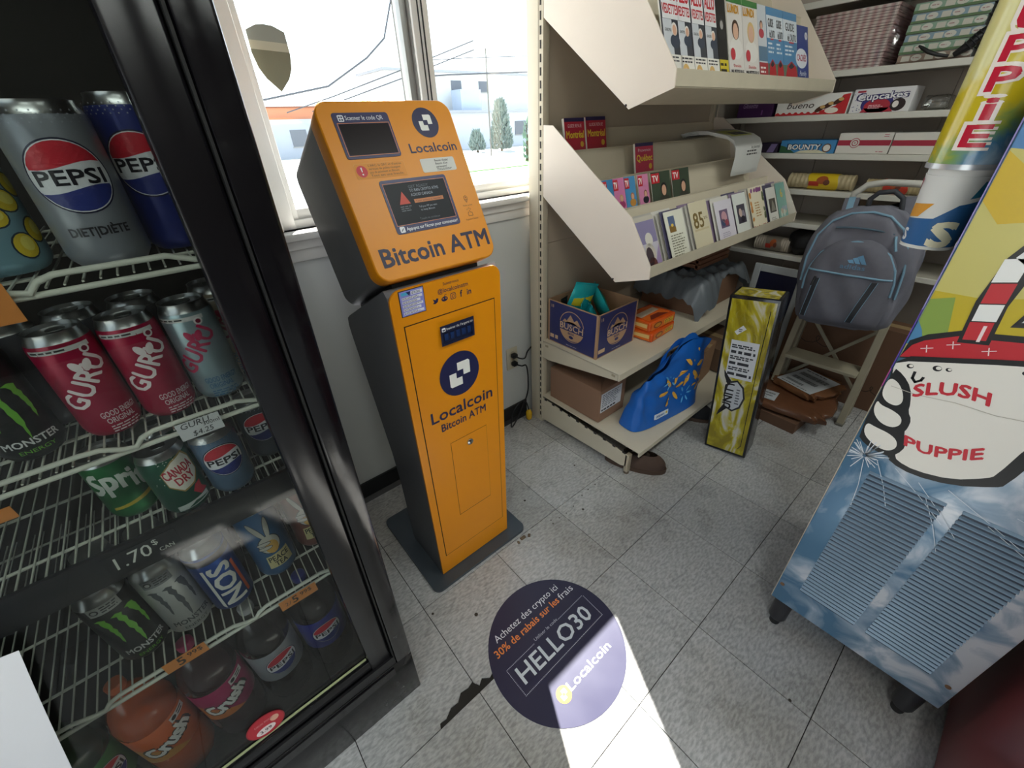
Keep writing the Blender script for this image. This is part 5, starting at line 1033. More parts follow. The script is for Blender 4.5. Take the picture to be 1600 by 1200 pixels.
# grey plastic sack draped over a carton, and a wooden crate, back of the flat shelf
carton('brown_carton', 'brown carton under the grey plastic sack on the flat shelf', 1.10, 1.52, 0.42, 0.74, 0.4725, 0.145, '#7a5a44', yaw=0.0)
sk = thing('plastic_sack', 'crumpled grey plastic sack draped over a carton on the flat shelf', 'sack', (1.30, 0.56, 0.62))
def sack(u, v):
    x, y = -0.26+0.52*u, 0.20-0.38*v
    fold = 0.022*math.sin(19*u+6*v)+0.016*math.sin(31*u-13*v+1.0)+0.010*math.sin(47*v+9*u)
    drop = 0 if y > -0.145 else -(abs(y+0.145))*3.6*(0.55+0.45*math.sin(7*u+0.5)); d2 = 0 if abs(x) < 0.215 else -(abs(x)-0.215)*2.2
    return (x, y-(0.03*max(0, v-0.85)*6)*math.sin(9*u), 0.022+0.7*abs(fold)+max(drop, -0.135)+max(d2, -0.10))
m_ = MB().grid(sack, 34, 26); m_.grid(lambda u, v: tuple(Vector(sack(1-u, v))+Vector((0, 0, -0.002))), 34, 26)
obj('sack_sheet', m_, M('#5f6468', 0.32, noise=0.12, scale=9, bump=0.3), sk, 70)
cr = thing('slatted_crate', 'small brown slatted crate on top of the grey plastic sack', 'crate', (1.33, 0.60, 0.672), (0, 0, 0.0))
WD = M('#6d4630', 0.7, noise=0.2, scale=16)
for k in range(5):
    z = 0.006+k*0.024
    obj('slat', MB().rbox(-0.15, 0.15, -0.115, -0.105, z, z+0.019, 0.002, 1), WD, cr); obj('slat', MB().rbox(-0.15, -0.14, -0.105, 0.105, z, z+0.019, 0.002, 1), WD, cr)
for x in (-0.15, 0.135): obj('corner_post', MB().box(x, x+0.015, -0.104, -0.09, 0, 0.128), WD, cr)
obj('crate_floor', MB().box(-0.138, 0.148, -0.103, 0.103, 0.004, 0.010), WD, cr); obj('crate_back', MB().box(-0.15, 0.15, 0.104, 0.114, 0.0, 0.125), WD, cr); obj('crate_side', MB().box(0.141, 0.151, -0.089, 0.104, 0.011, 0.125), WD, cr)
# slippers pushed under the deck
def slipper(label, x, y, yaw, col):
    t = thing('slipper', label, 'shoe', (x, y, 0), (0, 0, yaw))
    out = []; n = 28
    for i in range(n):
        a = 2*math.pi*i/n; c, s_ = math.cos(a), math.sin(a); out.append((0.135*c, (0.046+0.008*c)*s_))
    obj('sole', MB().prism(out, 'z', 0.0, 0.020), M('#4a382c', 0.8), t, 40)
    def up(u, v): a = 2*math.pi*u; c, s_ = math.cos(a), math.sin(a); q = (1-0.55*v**1.6); x_ = 0.128*c*q+0.03*v; hh = 0.062 if c > -0.2 else 0.045; return (x_, (0.043+0.008*c)*s_*q, 0.020+hh*v**0.75)
    m_ = MB().grid(up, 28, 8, closeu=True); obj('upper', m_, M(col, 0.85, noise=0.15, scale=30), t, 60)
    obj('opening', MB().lathe([(0.030, 0), (0.045, 0.004), (0.046, 0.009), (0.036, 0.010)], 18, c=(0.0, 0, 0.066), cap=False).xf(Matrix.Diagonal((1.25, 0.55, 1, 1))), M('#2c221c', 0.9), t, 40)
slipper('brown slipper poking out under the near corner of the cream shelving', 0.445, 0.245, math.radians(-62), '#4c3a30')
slipper('black slipper in the dark under the cream shelving', 0.955, 0.29, math.radians(-70), '#17171a')
# ================================================================== BACK WALL SHELVES
BX = 1.80; bxc, byc = 1.96, 0.03
bs = thing('wall_shelving', 'taupe wall shelving with white shelves in the back corner', 'shelving', (bxc, byc, 0))
TP = M('#b3a89d', 0.6, noise=0.06, scale=4); SHW = M('#d6d3c9', 0.45, noise=0.05, scale=8)
YA, YB = 0.86, -0.95
for k in range(4):
    ya = YA-k*(YA-YB)/4; yb = ya-(YA-YB)/4+0.002
    obj('back_panel', MB().box(2.118-bxc, 2.134-bxc, yb-byc, ya-byc, 0.02, 2.2), TP, bs)
obj('side_panel', MB().box(BX+0.01-bxc, 2.117-bxc, 0.862-byc, 0.874-byc, 0.02, 2.2), TP, bs)
for yy in (0.845, -0.05-0.9): obj('shelf_standard', MB().box(2.108-bxc, 2.117-bxc, yy-0.012-byc, yy+0.012-byc, 0.02, 2.2), M('#b9b2a4', 0.5), bs)
for z, d in ((1.735, 0), (1.475, 0), (1.308, 0), (1.147, 0), (0.985, 0), (0.825, 0), (0.655, 0.0), (0.10, 0.0)):
    sh2 = obj('shelf', MB().box(BX+0.004-bxc, 2.106-bxc, YB-byc, YA-byc, z-0.016, z), M('#bdb8aa', 0.45, noise=0.06), bs)
    obj('shelf_edge', MB().rbox(BX-0.002-bxc, BX+0.004-bxc, YB-byc, YA-byc, z-0.024, z+0.001, 0.002, 1), SHW, sh2)
def xface(x0, h0=0.0): return None
def product(name, label, ya, yb, z, h, d, col, draw, cat='box', x=BX+0.03, group='products on the back wall shelves', yaw=0.0, rough=0.4):
    """box with its printed front towards -x, spanning y from ya (left in view) to yb"""
    w = ya-yb; t = thing(name, label, cat, (x+d/2, (ya+yb)/2, z), (0, 0, yaw), group)
    obj('carton', MB().rbox(-d/2, d/2, -w/2, w/2, 0, h, 0.002, 1), M(col, rough), t)
    obj('lid_flap', MB().box(-d/2+0.004, d/2-0.004, -w/2+0.004, w/2-0.004, h, h+0.0006), M(col, rough), t)
    if draw: p = Print(); draw(p, w, h); p.build('front_print', t, lambda u, v, l: (-d/2-0.0003-l*EPS, w/2-u, v), rough=rough)
    return t
def d_purple(p, w, h): p.text('Glosette', w*0.14, h*0.40, h*0.20, '#a58ab4', 2, skew=0.2, width=w*0.42).rect(w*0.7, h*0.1, w*0.74, h*0.3, '#7a4a8a', 2)
def d_kinder(p, w, h):
    p.rect(0.002, 0.002, w-0.002, h-0.002, '#e6e4e0', 1).poly([(0.002, 0.002), (w-0.002, 0.002), (w-0.002, h*0.95), (w*0.90, h*0.9), (w*0.84, h*0.42), (w*0.6, h*0.14), (0.002, h*0.14)], '#c42a30', 2)
    for k in range(14): p.ell(w*(0.04+0.045*k), h*0.14, w*0.022, h*0.04, '#e6e4e0' if k % 2 else '#c42a30', 3, 8)
    p.text('kinder', w*0.28, h*0.76, h*0.16, '#c42a30', 3, bold=0.03, width=w*0.17).text('bueno', w*0.16, h*0.36, h*0.30, '#3a2a24', 3, bold=0.01, skew=0.25, width=w*0.38)
    for a_, b_ in ((0.64, 0.3), (0.74, 0.45), (0.86, 0.62)): p.ell(w*a_, h*b_, w*0.075, h*0.12, '#4a2c1e', 4, 14, rot=0.5).ell(w*(a_+0.03), h*(b_+0.08), w*0.035, h*0.08, '#d2a868', 5, 12)
    p.ell(w*0.80, h*0.2, w*0.09, h*0.14, '#e9e2d4', 4, 14)
def d_cup(p, w, h):
    p.rect(0.002, 0.002, w-0.002, h-0.002, '#e4e2e4', 1).ell(w*0.45, h*0.35, w*0.27, h*0.42, '#33307a', 2).ell(w*0.46, h*0.28, w*0.22, h*0.3, '#b02a3c', 3).poly([(w*0.2, h*0.02), (w*0.75, h*0.02), (w*0.7, h*0.2), (w*0.25, h*0.2)], '#b02a3c', 3)
    p.text('Cupcakes', w*0.5, h*0.56, h*0.27, '#2a2560', 4, 'c', 0.16, width=w*0.84, rot=0.04).text('Cupcakes', w*0.5, h*0.56, h*0.25, '#efeff2', 5, 'c', 0.04, width=w*0.80, rot=0.04)
    p.ell(w*0.80, h*0.30, w*0.12, h*0.26, '#2a1c20', 5, 16).ell(w*0.76, h*0.32, w*0.05, h*0.14, '#efe8e4', 6, 12).para(w*0.32, h*0.16, w*0.58, h*0.34, 3, '#e8c8cc', 5)
    rnd = random.Random(3)
    for k in range(22): p.ell(w*rnd.random()*0.18+0.004, h*(0.08+0.85*rnd.random()), 0.002, 0.002, '#4a4a8a', 2, 6)
    p.rect(w*0.06, h*0.86, w*0.2, h*0.94, '#b02a3c', 2)
def d_bounty(p, w, h):
    p.rect(0.001, 0.001, w-0.001, h-0.001, '#3f86bc', 1).poly([(0.001, 0.001), (w*0.3, 0.001), (w*0.2, h*0.3), (w*0.1, h*0.5), (0.001, h*0.6)], '#2f5a3a', 2).poly([(w*0.3, 0.001), (w*0.9, 0.001), (w*0.7, h*0.3), (w*0.4, h*0.2)], '#d8d4b8', 2).ell(w*0.86, h*0.42, w*0.08, h*0.34, '#6a4a34', 3, 16).ell(w*0.86, h*0.42, w*0.06, h*0.25, '#e9e4da', 4, 16).text('BOUNTY', w*0.45, h*0.28, h*0.42, '#22304a', 4, 'c', 0.14, width=w*0.62).text('BOUNTY', w*0.45, h*0.29, h*0.38, '#f0eee8', 5, 'c', 0.04, width=w*0.58)
def d_white(em):
    def f(p, w, h):
        p.rect(0.001, 0.001, w-0.001, h-0.001, '#dcd8d0', 1).rect(0.001, h*0.40, w-0.001, h*0.66, '#a8243e', 2)
        if em: p.ell(w*0.34, h*0.52, h*0.24, h*0.24, '#a8243e', 3, 20).ell(w*0.34, h*0.52, h*0.21, h*0.21, '#dcd8d0', 4, 20).ell(w*0.34, h*0.52, h*0.15, h*0.15, '#a8243e', 5, 12).ell(w*0.34, h*0.52, h*0.11, h*0.11, '#dcd8d0', 6, 12).text('+', w*0.34, h*0.47, h*0.12, '#a8243e', 7, 'c', 0.03)
        p.para(w*0.84, h*0.78, w*0.95, h*0.95, 2, '#b86a78', 2).para(w*0.78, h*0.06, w*0.95, h*0.16, 1, '#b86a78', 2)
    return f
product('candy_box', 'dark purple candy box left of the white and red one', 0.765, 0.588, 1.3085, 0.106, 0.15, '#3f1c4c', d_purple)
product('candy_box', 'white and red chocolate bar box left of the cupcake box', 0.570, 0.262, 1.3085, 0.084, 0.13, '#e6e4e0', d_kinder)
product('cake_box', 'white and blue cupcake box on the back wall shelf', 0.252, 0.036, 1.3085, 0.090, 0.15, '#e4e2e4', d_cup)
product('candy_box', 'blue coconut bar box below the white and red candy box', 0.503, 0.258, 1.1475, 0.056, 0.13, '#3f86bc', d_bounty)
product('white_box', 'white box with red stripe and wreath emblem beside the blue candy box', 0.253, 0.050, 1.1475, 0.084, 0.15, '#dcd8d0', d_white(True))
product('white_box', 'white torn box with red stripe, right of the wreath emblem box', 0.046, -0.150, 1.1475, 0.082, 0.15, '#dcd8d0', d_white(False))
product('foil_pack', 'dark purple foil pack left of the blue candy box', 0.60, 0.515, 1.1475, 0.045, 0.10, '#2e2438', lambda p, w, h: p.poly([(w*0.4, 0.002), (w*0.8, 0.002), (w*0.95, h*0.9), (w*0.6, h*0.9)], '#8a7aa8', 1), cat='snack pack')
# crumpled clear bag
def pillow(name, label, cat, loc, size, col, rough=0.25, seed=1, amp=0.12, rot=(0, 0, 0), group=None, trans=False, parts=None):
    t = thing(name, label, cat, loc, rot, group); rnd = random.Random(seed); ph = [rnd.random()*6 for _ in range(8)]
    sx, sy, sz = size
    def f(u, v):
        a = 2*math.pi*u; b_ = math.pi*(v-0.5); c, s_ = math.cos(a), math.sin(a); n = 0.55
        def se(q): return abs(q)**n*(1 if q > 0 else -1)
        k = 1+amp*(math.sin(5*a+ph[0]+3*v)+math.sin(9*a+ph[1]-7*v)*0.7+math.sin(17*v+ph[2]+2*a)*0.6)*0.4
        return (sx*se(c)*se(math.cos(b_))*k, sy*se(s_)*se(math.cos(b_))*k, sz*(1+se(math.sin(b_))*(1+0.5*(k-1))))
    mt = glass_mat('clear_film', (0.93, 0.94, 0.94), 0.12, 0.12) if trans else M(col, rough, noise=0.15, scale=20, bump=0.3)
    o = obj('film' if trans else 'wrap', MB().grid(f, 30, 16, closeu=True), mt, t, 60)
    return t, f
t, f_ = pillow('clear_bag', 'small crumpled clear plastic bag right of the cupcake box', 'bag', (BX+0.09, -0.045, 1.3085), (0.05, 0.045, 0.026), '#888', seed=4, amp=0.3, trans=True)
obj('contents', MB().rbox(-0.03, 0.03, -0.03, 0.03, 0.004, 0.030, 0.01, 2), M('#7d7a74', 0.5, noise=0.4, scale=60), t, 40)
# cookie rolls in film
def roll(label, ya, yb, z, r, x, c1, c2, name='cookie_roll'):
    t = thing(name, label, 'cookies', (x, (ya+yb)/2, z+r), (0, 0, 0), 'wrapped biscuit rolls'); L = ya-yb; n = 16
    m_ = MB()
    m_.grid(lambda u, v: (r*math.cos(2*math.pi*u)*(0.96+0.04*math.sin(v*90)), -L/2+L*v, r*math.sin(2*math.pi*u)*(0.96+0.04*math.sin(v*90))), 20, 60, closeu=True)
    m_.f += [list(range(20)), [59*20+i for i in range(20)][::-1]]; m_.m += [0, 0]
    obj('biscuits', m_, M(c1, 0.5, noise=0.2, scale=40), t, 60)
    m2 = MB().grid(lambda u, v: ((r+0.0015)*math.cos(1.6+3.6*u), -L*0.28+L*0.45*v+0.006*math.sin(u*9), (r+0.0015)*math.sin(1.6+3.6*u)), 16, 6); obj('paper_band', m2, M(c2, 0.35), t, 60)
    p = Print(); p.ell(0.0, 0.01, L*0.09, r*0.5, '#a8552a', 1, 16).rect(-L*0.2, -r*0.5, -L*0.04, r*0.1, '#b5382a', 1).ell(L*0.07, 0.0, L*0.05, r*0.36, '#6a3a2a', 2, 12)
    p.build('band_print', t, lambda u, v, l: (-math.sqrt(max(0, (r+0.002+l*EPS)**2-v*v)), -u-L*0.05, v), 0.012)
    return t
roll('long biscuit roll with a yellow band on the shelf under the blue candy box', 0.42, 0.135, 0.9855, 0.036, BX+0.06, '#b9a986', '#d9b928')
roll('smaller biscuit roll with red yellow band right of the long one', 0.085, -0.115, 0.9855, 0.030, BX+0.06, '#b5a47e', '#c9402c')
roll('pale paper-wrapped roll on the dim lowest shelf', 0.50, 0.32, 0.6555, 0.040, BX+0.06, '#a89c8c', '#7d7468', 'biscuit_roll')
pillow('black_bag', 'black plastic bag slumped on the dim lowest shelf', 'bag', (BX+0.12, 0.21, 0.6555), (0.11, 0.115, 0.072), '#131315', 0.4, 8, 0.2)
pillow('dark_bundle', 'dark cloth bundle at the right end of the empty shelf', 'bundle', (BX+0.15, -0.14, 0.8255), (0.10, 0.12, 0.06), '#2a2a2e', 0.7, 9, 0.2)
# gingham paper bags, stacked flat in a clear sleeve
gm = bpy.data.materials.new('pink_gingham'); gm.use_nodes = True; nt = gm.node_tree; L = nt.links.new; b_ = nt.nodes['Principled BSDF']
tc = nt.nodes.new('ShaderNodeTexCoord'); ck = nt.nodes.new('ShaderNodeTexWave'); ck.inputs['Scale'].default_value = 11; ck.bands_direction = 'Y'; ck2 = nt.nodes.new('ShaderNodeTexNoise'); ck2.inputs['Scale'].default_value = 14
mx = nt.nodes.new('ShaderNodeMix'); mx.data_type = 'RGBA'; mx.inputs['A'].default_value = lin('#dccdc8'); mx.inputs['B'].default_value = lin('#b98d8d'); L(tc.outputs['Object'], ck.inputs['Vector']); L(ck.outputs['Fac'], mx.inputs['Factor']); L(mx.outputs['Result'], b_.inputs['Base Color']); b_.inputs['Roughness'].default_value = 0.6
rnd = random.Random(5); z = 1.4755
pbags = thing('paper_bag_bundle', 'bundle of pink gingham paper bags in a clear sleeve on the upper back shelf', 'paper bags', (BX+0.15, 0.35, 1.4755))
zz = 0.0
while zz < 0.205:
    th = 0.008+0.004*rnd.random(); j = 0.006*(rnd.random()-.5)
    obj('paper_bag', MB().rbox(-0.115+j, 0.13+j, -0.155+j, 0.15-j, zz, zz+th-0.0012, 0.0015, 1), gm, pbags); zz += th
sl_ = MB().grid(lambda u, v: (-0.128+0.012*math.sin(9*v+4*u)*u, -0.135-0.055*u, 0.21*v*(1-0.0*u)+0.003*math.sin(20*u)), 8, 10).grid(lambda u, v: (-0.126, 0.155-0.30*u, 0.212*v), 3, 3)
obj('clear_sleeve', sl_, glass_mat('clear_film', (0.93, 0.94, 0.94), 0.12, 0.12), pbags, 60)
# stacked picture boxes
for k in range(6):
    def d_pic(p, w, h, k=k):
        p.rect(0.001, 0.001, w-0.001, h-0.001, ('#7f96a4', '#86a08c')[k % 2] if k else '#8f7a6c', 1).rect(0.001, 0.001, w-0.001, h*0.28, '#5c7450' if k else '#6a5648', 2)
        for j in range(3): p.rect(w*(0.06+0.33*j), h*0.28, w*(0.18+0.33*j), h*0.85, '#c4c0b4', 3).ell(w*(0.27+0.33*j), h*0.58, w*0.075, h*0.34, '#c9c6bc', 3, 14).para(w*(0.22+0.33*j), h*0.48, w*(0.31+0.33*j), h*0.7, 1, '#a07a78', 4)
    product('picture_box', 'flat box with sky and cloud print, %s in the stack from the shelf' % ('lowest', 'second', 'third', 'fourth', 'fifth', 'sixth')[k], 0.140+0.003*(k % 2), -0.088-0.003*(k % 3), 1.4755+k*0.0325, 0.0315, 0.19, '#8d948f', d_pic, group='flat printed boxes on the upper back shelf')
product('purple_bag', 'dark purple bag with a yellow corner right of the printed boxes', -0.105, -0.22, 1.4755, 0.19, 0.08, '#2c2348', lambda p, w, h: p.poly([(w*0.02, h*0.1), (w*0.5, h*0.1), (w*0.5, h*0.45), (w*0.1, h*0.4)], '#d9a21e', 1), cat='bag')
# black hand tool with cable in front of the boxes
ht = thing('black_tool', 'black hand tool with a curved strap in front of the printed boxes', 'tool', (BX+0.012, -0.02, 1.4765))
obj('strap', MB().tube([(0.0, 0.10, 0.055), (-0.004, 0.085, 0.045), (-0.006, 0.06, 0.030), (-0.004, 0.03, 0.018), (0.0, -0.005, 0.010)], [0.003, 0.006, 0.007, 0.006, 0.005], 8), M('#1b1b1d', 0.4), ht, 50)
obj('grip', MB().tube([(0.004, -0.02, 0.012), (0.0, -0.05, 0.035), (0.002, -0.075, 0.065), (0.004, -0.095, 0.09)], [0.010, 0.017, 0.019, 0.012], 10), M('#19191b', 0.35), ht, 50)
for k in range(4): obj('grip_rib', MB().lathe([(0.0175, -0.002), (0.021, 0), (0.0175, 0.002)], 14, cap=False).xf(Matrix.Translation((0.001, -0.052-k*0.009, 0.037+k*0.011)) @ Matrix.Rotation(math.radians(40), 4, 'X')), M('#2c2c30', 0.5), ht, 50)
# framed board and big cartons in the corner below the shelves
fb = thing('framed_board', 'white framed navy board standing under the lowest back shelf', 'board', (1.735, 0.305, 0.0), (0, 0.05, 0))
obj('panel', MB().box(0.0, 0.008, -0.105, 0.105, 0.03, 0.56), M('#1b1c38', 0.4), fb)
for bx_ in ((-0.006, 0.012, -0.135, -0.10, 0.0, 0.60), (-0.006, 0.012, 0.10, 0.135, 0.0, 0.60), (-0.006, 0.012, -0.10, 0.10, 0.56, 0.60), (-0.006, 0.012, -0.10, 0.10, 0.0, 0.04)): obj('frame_rail', MB().rbox(*bx_, 0.002, 1), M('#b9bcbc', 0.45), fb)
t, a, b = carton('brown_carton', 'large dark brown carton on the floor behind the step ladder', 1.645, 1.790, -0.42, 0.15, 0.0, 0.44, '#6a4c38')
p = Print(); P_ = [(0.05+0.02*math.cos(q*0.9)*(1+q*0.04)+q*0.012, 0.30+0.025*math.sin(q*0.9)) for q in range(0, 14)]; p.line(P_, 0.003, '#2a1c14', 1); P_ = [(0.36+0.02*math.cos(q*0.9)+q*0.010, 0.12+0.02*math.sin(q*0.9)) for q in range(0, 14)]; p.line(P_, 0.003, '#2a1c14', 1)
p.build('scribble', t, lambda u, v, l: (-a-0.0003-l*EPS, b-u, v))
carton('brown_carton', 'tall dark carton in the corner behind the yellow box', 1.18, 1.40, 0.16, 0.20+0.0, 0.0, 0.3, '#4f3a2c') if False else None
# ================================================================== YELLOW SCOOTER BOX
yb_ = thing('yellow_box', 'tall shiny yellow and white film-wrapped box leaning against the cream shelving', 'box', (0.800, 0.105, 0.0), (math.radians(-4.3), 0, math.radians(8)))
W2, D2, H2 = 0.176, 0.125, 0.735
def ymat():
    m = bpy.data.materials.new('yellow_marble_film'); m.use_nodes = True; nt = m.node_tree; L = nt.links.new; b = nt.nodes['Principled BSDF']
    tc = nt.nodes.new('ShaderNodeTexCoord'); mp = nt.nodes.new('ShaderNodeMapping'); mp.inputs['Scale'].default_value = (9, 9, 4); n = nt.nodes.new('ShaderNodeTexNoise'); n.inputs['Scale'].default_value = 1.0; n.inputs['Detail'].default_value = 6; n.inputs['Distortion'].default_value = 2.5
    L(tc.outputs['Object'], mp.inputs[0]); L(mp.outputs[0], n.inputs['Vector'])
    r = nt.nodes.new('ShaderNodeValToRGB'); r.color_ramp.elements[0].position = 0.40; r.color_ramp.elements[0].color = lin('#8d7f10'); r.color_ramp.elements[1].position = 0.62; r.color_ramp.elements[1].color = lin('#c9c4b4')
    e = r.color_ramp.elements.new(0.5); e.color = lin('#b3a51e'); L(n.outputs['Fac'], r.inputs[0]); L(r.outputs[0], b.inputs['Base Color']); b.inputs['Roughness'].default_value = 0.14; b.inputs['Coat Weight'].default_value = 0.6
    n2 = nt.nodes.new('ShaderNodeTexNoise'); n2.inputs['Scale'].default_value = 26; n2.inputs['Detail'].default_value = 4; n2.inputs['Distortion'].default_value = 1.5; L(tc.outputs['Object'], n2.inputs['Vector']); bp = nt.nodes.new('ShaderNodeBump'); bp.inputs['Strength'].default_value = 0.5; bp.inputs['Distance'].default_value = 0.004; L(n2.outputs['Fac'], bp.inputs['Height']); L(bp.outputs[0], b.inputs['Normal']); L(bp.outputs[0], b.inputs['Coat Normal']); return m
YM = ymat(); BKF = M('#17171a', 0.18, noise=0.3, bump=0.3, scale=25)
obj('carton', MB().rbox(0, D2, -W2, 0, 0, H2, 0.004, 2), BKF, yb_, 30)
obj('front_panel', MB().box(-0.0012, 0.0, -W2+0.010, -0.010, 0.012, H2-0.012), YM, yb_)
obj('top_panel', MB().box(0.012, D2-0.012, -W2+0.012, -0.012, H2, H2+0.0012), YM, yb_)
p = Print(); F = lambda u, v, l: (-0.0014-l*EPS, -u, v)
p.poly([(0.040, 0.590), (0.068, 0.620), (0.082, 0.606), (0.052, 0.577)], '#d6d6d6', 2).para(0.055, 0.59, 0.07, 0.606, 2, '#44464a', 3)
p.rect(0.036, 0.385, 0.138, 0.555, '#cfd0d4', 2)
for k in range(6): p.para(0.041, 0.395+k*0.025, 0.133, 0.413+k*0.025, 1+k % 2, '#33343a', 3, 0.2, 0.7)
def bz_(q): return [(0.085+(a_-0.075)*1.45, 0.300+(b_-0.255)*1.55) for a_, b_ in q]
# UNITY badge, text runs upwards
p.poly(bz_([(0.052, 0.215), (0.076, 0.205), (0.096, 0.222), (0.104, 0.255), (0.096, 0.288), (0.076, 0.306), (0.052, 0.296), (0.046, 0.255)]), '#2a2b2e', 2).poly(bz_([(0.055, 0.219), (0.076, 0.211), (0.092, 0.226), (0.099, 0.255), (0.092, 0.284), (0.076, 0.300), (0.055, 0.291), (0.050, 0.255)]), '#b9bbc0', 3)
p.poly(bz_([(0.036, 0.330), (0.060, 0.300), (0.052, 0.285), (0.040, 0.31)]), '#202124', 4).poly(bz_([(0.036, 0.180), (0.060, 0.210), (0.052, 0.225), (0.040, 0.2)]), '#202124', 4)
p.text('UNITY', 0.078, 0.232, 0.034, '#202124', 5, 'l', 0.05, rot=math.radians(90), width=0.136).para(0.090, 0.26, 0.108, 0.34, 6, '#5a5b60', 4)
p.line([(0.150, 0.69), (0.147, 0.50), (0.150, 0.06)], 0.0025, '#17171a', 2).line([(0.150, 0.06), (0.140, 0.04)], 0.0025, '#17171a', 2)
p.build('box_print', yb_, F, rough=0.2)
# ================================================================== PARCELS
carton('flat_carton', 'low flat brown carton on the floor under the parcels', 1.185, 1.42, -0.15, 0.085, 0.0, 0.058, '#6b4d39', yaw=-0.06)
def parcel(label, x, y, z, w, d, h, yaw, tilt, col, lab):
    t = thing('parcel', label, 'parcel', (x, y, z), (tilt, 0, yaw), 'brown wrapped parcels on the floor')
    def f(u, v):
        a = 2*math.pi*u; c, s_ = math.cos(a), math.sin(a); n = 0.35; b2 = math.pi*(v-0.5)
        def se(q, e): return abs(q)**e*(1 if q > 0 else -1)
        wr = 0.004*math.sin(23*u*6.28/2+9*v)*math.cos(b2)+0.003*math.sin(57*u+5*v)
        return ((w/2+wr*2)*se(c, n)*se(math.cos(b2), 0.25), (d/2+wr*2)*se(s_, n)*se(math.cos(b2), 0.25), h/2+(h/2)*se(math.sin(b2), 0.6)+wr*0.5*(1 if abs(v-.5) < .35 else 0))
    obj('wrapping', MB().grid(f, 56, 14, closeu=True), M(col, 0.22, noise=0.25, scale=18, bump=0.4), t, 50)
    if lab:
        l0, l1, l2, l3 = lab; o = obj('shipping_label', MB().box(l0, l1, l2, l3, h+0.0004, h+0.0012), M('#c6cacd', 0.45), t)
        p = Print(); Lw, Lh = l1-l0, l3-l2
        for k, (yy, hh, e) in enumerate(((0.62, 0.17, 0.75), (0.36, 0.14, 0.7), (0.16, 0.09, 0.5))):
            x_ = 0.12; rn = random.Random(k)
            while x_ < 0.12+e: q = 0.008+0.016*rn.random(); p.rect(x_*Lw, yy*Lh, (x_+q)*Lw, (yy+hh)*Lh, '#2c2e33', 1); x_ += q+0.006+0.008*rn.random()
        p.para(0.1*Lw, 0.88*Lh, 0.7*Lw, 0.96*Lh, 1, '#3a3c42', 1).para(0.1*Lw, 0.03*Lh, 0.9*Lw, 0.09*Lh, 1, '#55585e', 1)
        p.build('label_print', o, lambda u, v, l: (l1-u, l3-v, h+0.0013+l*EPS) if False else (l0+v*Lw/Lh, l3-u*Lh/Lw, h+0.0013+l*EPS))
    return t
parcel('lower brown plastic-wrapped parcel under the labelled one', 1.375, -0.045, 0.059, 0.36, 0.36, 0.052, 0.1, 0.0, '#6b4630', (-0.15, -0.06, 0.05, 0.15))
parcel('upper brown parcel with a big white shipping label', 1.475, -0.075, 0.112, 0.27, 0.23, 0.036, -0.32, 0.0, '#7a5236', (-0.118, 0.10, -0.085, 0.098))
# ================================================================== STEP LADDER
ld = thing('step_ladder', 'worn beige folding step ladder carrying the backpack', 'ladder', (1.55, -0.10, 0))
BG = M('#a39b86', 0.6, noise=0.15, scale=12)
def bar(p0, p1, w, d, mat, name, par, r=0.002):
    p0, p1 = Vector(p0), Vector(p1); z = (p1-p0).normalized(); y = Vector((0, 1, 0)); x = y.cross(z).normalized(); y = z.cross(x); L = (p1-p0).length
    mb_ = MB().rbox(-d/2, d/2, -w/2, w/2, 0, L, r, 1).xf(Matrix.Translation(p0) @ Matrix((x, y, z)).transposed().to_4x4()); return obj(name, mb_, mat, par)
for s_, y0 in ((-1, -0.165), (1, 0.175)):
    bar((-0.12, y0, 0.0), (-0.03, y0*0.86, 1.0), 0.028, 0.040, BG, 'front_rail', ld); bar((0.0, y0*0.99, 0.0), (-0.012, y0*0.82, 0.98), 0.022, 0.032, BG, 'rear_rail', ld)
    obj('foot_cap', MB().rbox(-0.143, -0.097, y0-0.017, y0+0.017, 0, 0.014, 0.003, 1), M('#6d6a60', 0.7), ld)
for z, x in ((0.29, -0.105), (0.520, -0.085), (0.79, -0.062)): obj('step', MB().rbox(x-0.055, x+0.06, -0.165*(1-0.14*z)+0.012, 0.175*(1-0.14*z)-0.012, z-0.018, z, 0.003, 1), BG, ld)
bar((-0.005, -0.155, 0.48), (-0.004, 0.165, 0.10), 0.016, 0.008, BG, 'cross_brace', ld); bar((0.006, 0.160, 0.48), (0.008, -0.155, 0.12), 0.016, 0.008, BG, 'cross_brace', ld)
obj('top_handle', MB().tube([(-0.03, -0.142, 0.97), (-0.03, -0.138, 1.02), (-0.03, -0.11, 1.055), (-0.03, -0.05, 1.068), (-0.03, 0.05, 1.068), (-0.03, 0.11, 1.055), (-0.03, 0.145, 1.02), (-0.03, 0.150, 0.97)], 0.013, 10), M('#c9c7c0', 0.4), ld, 50)
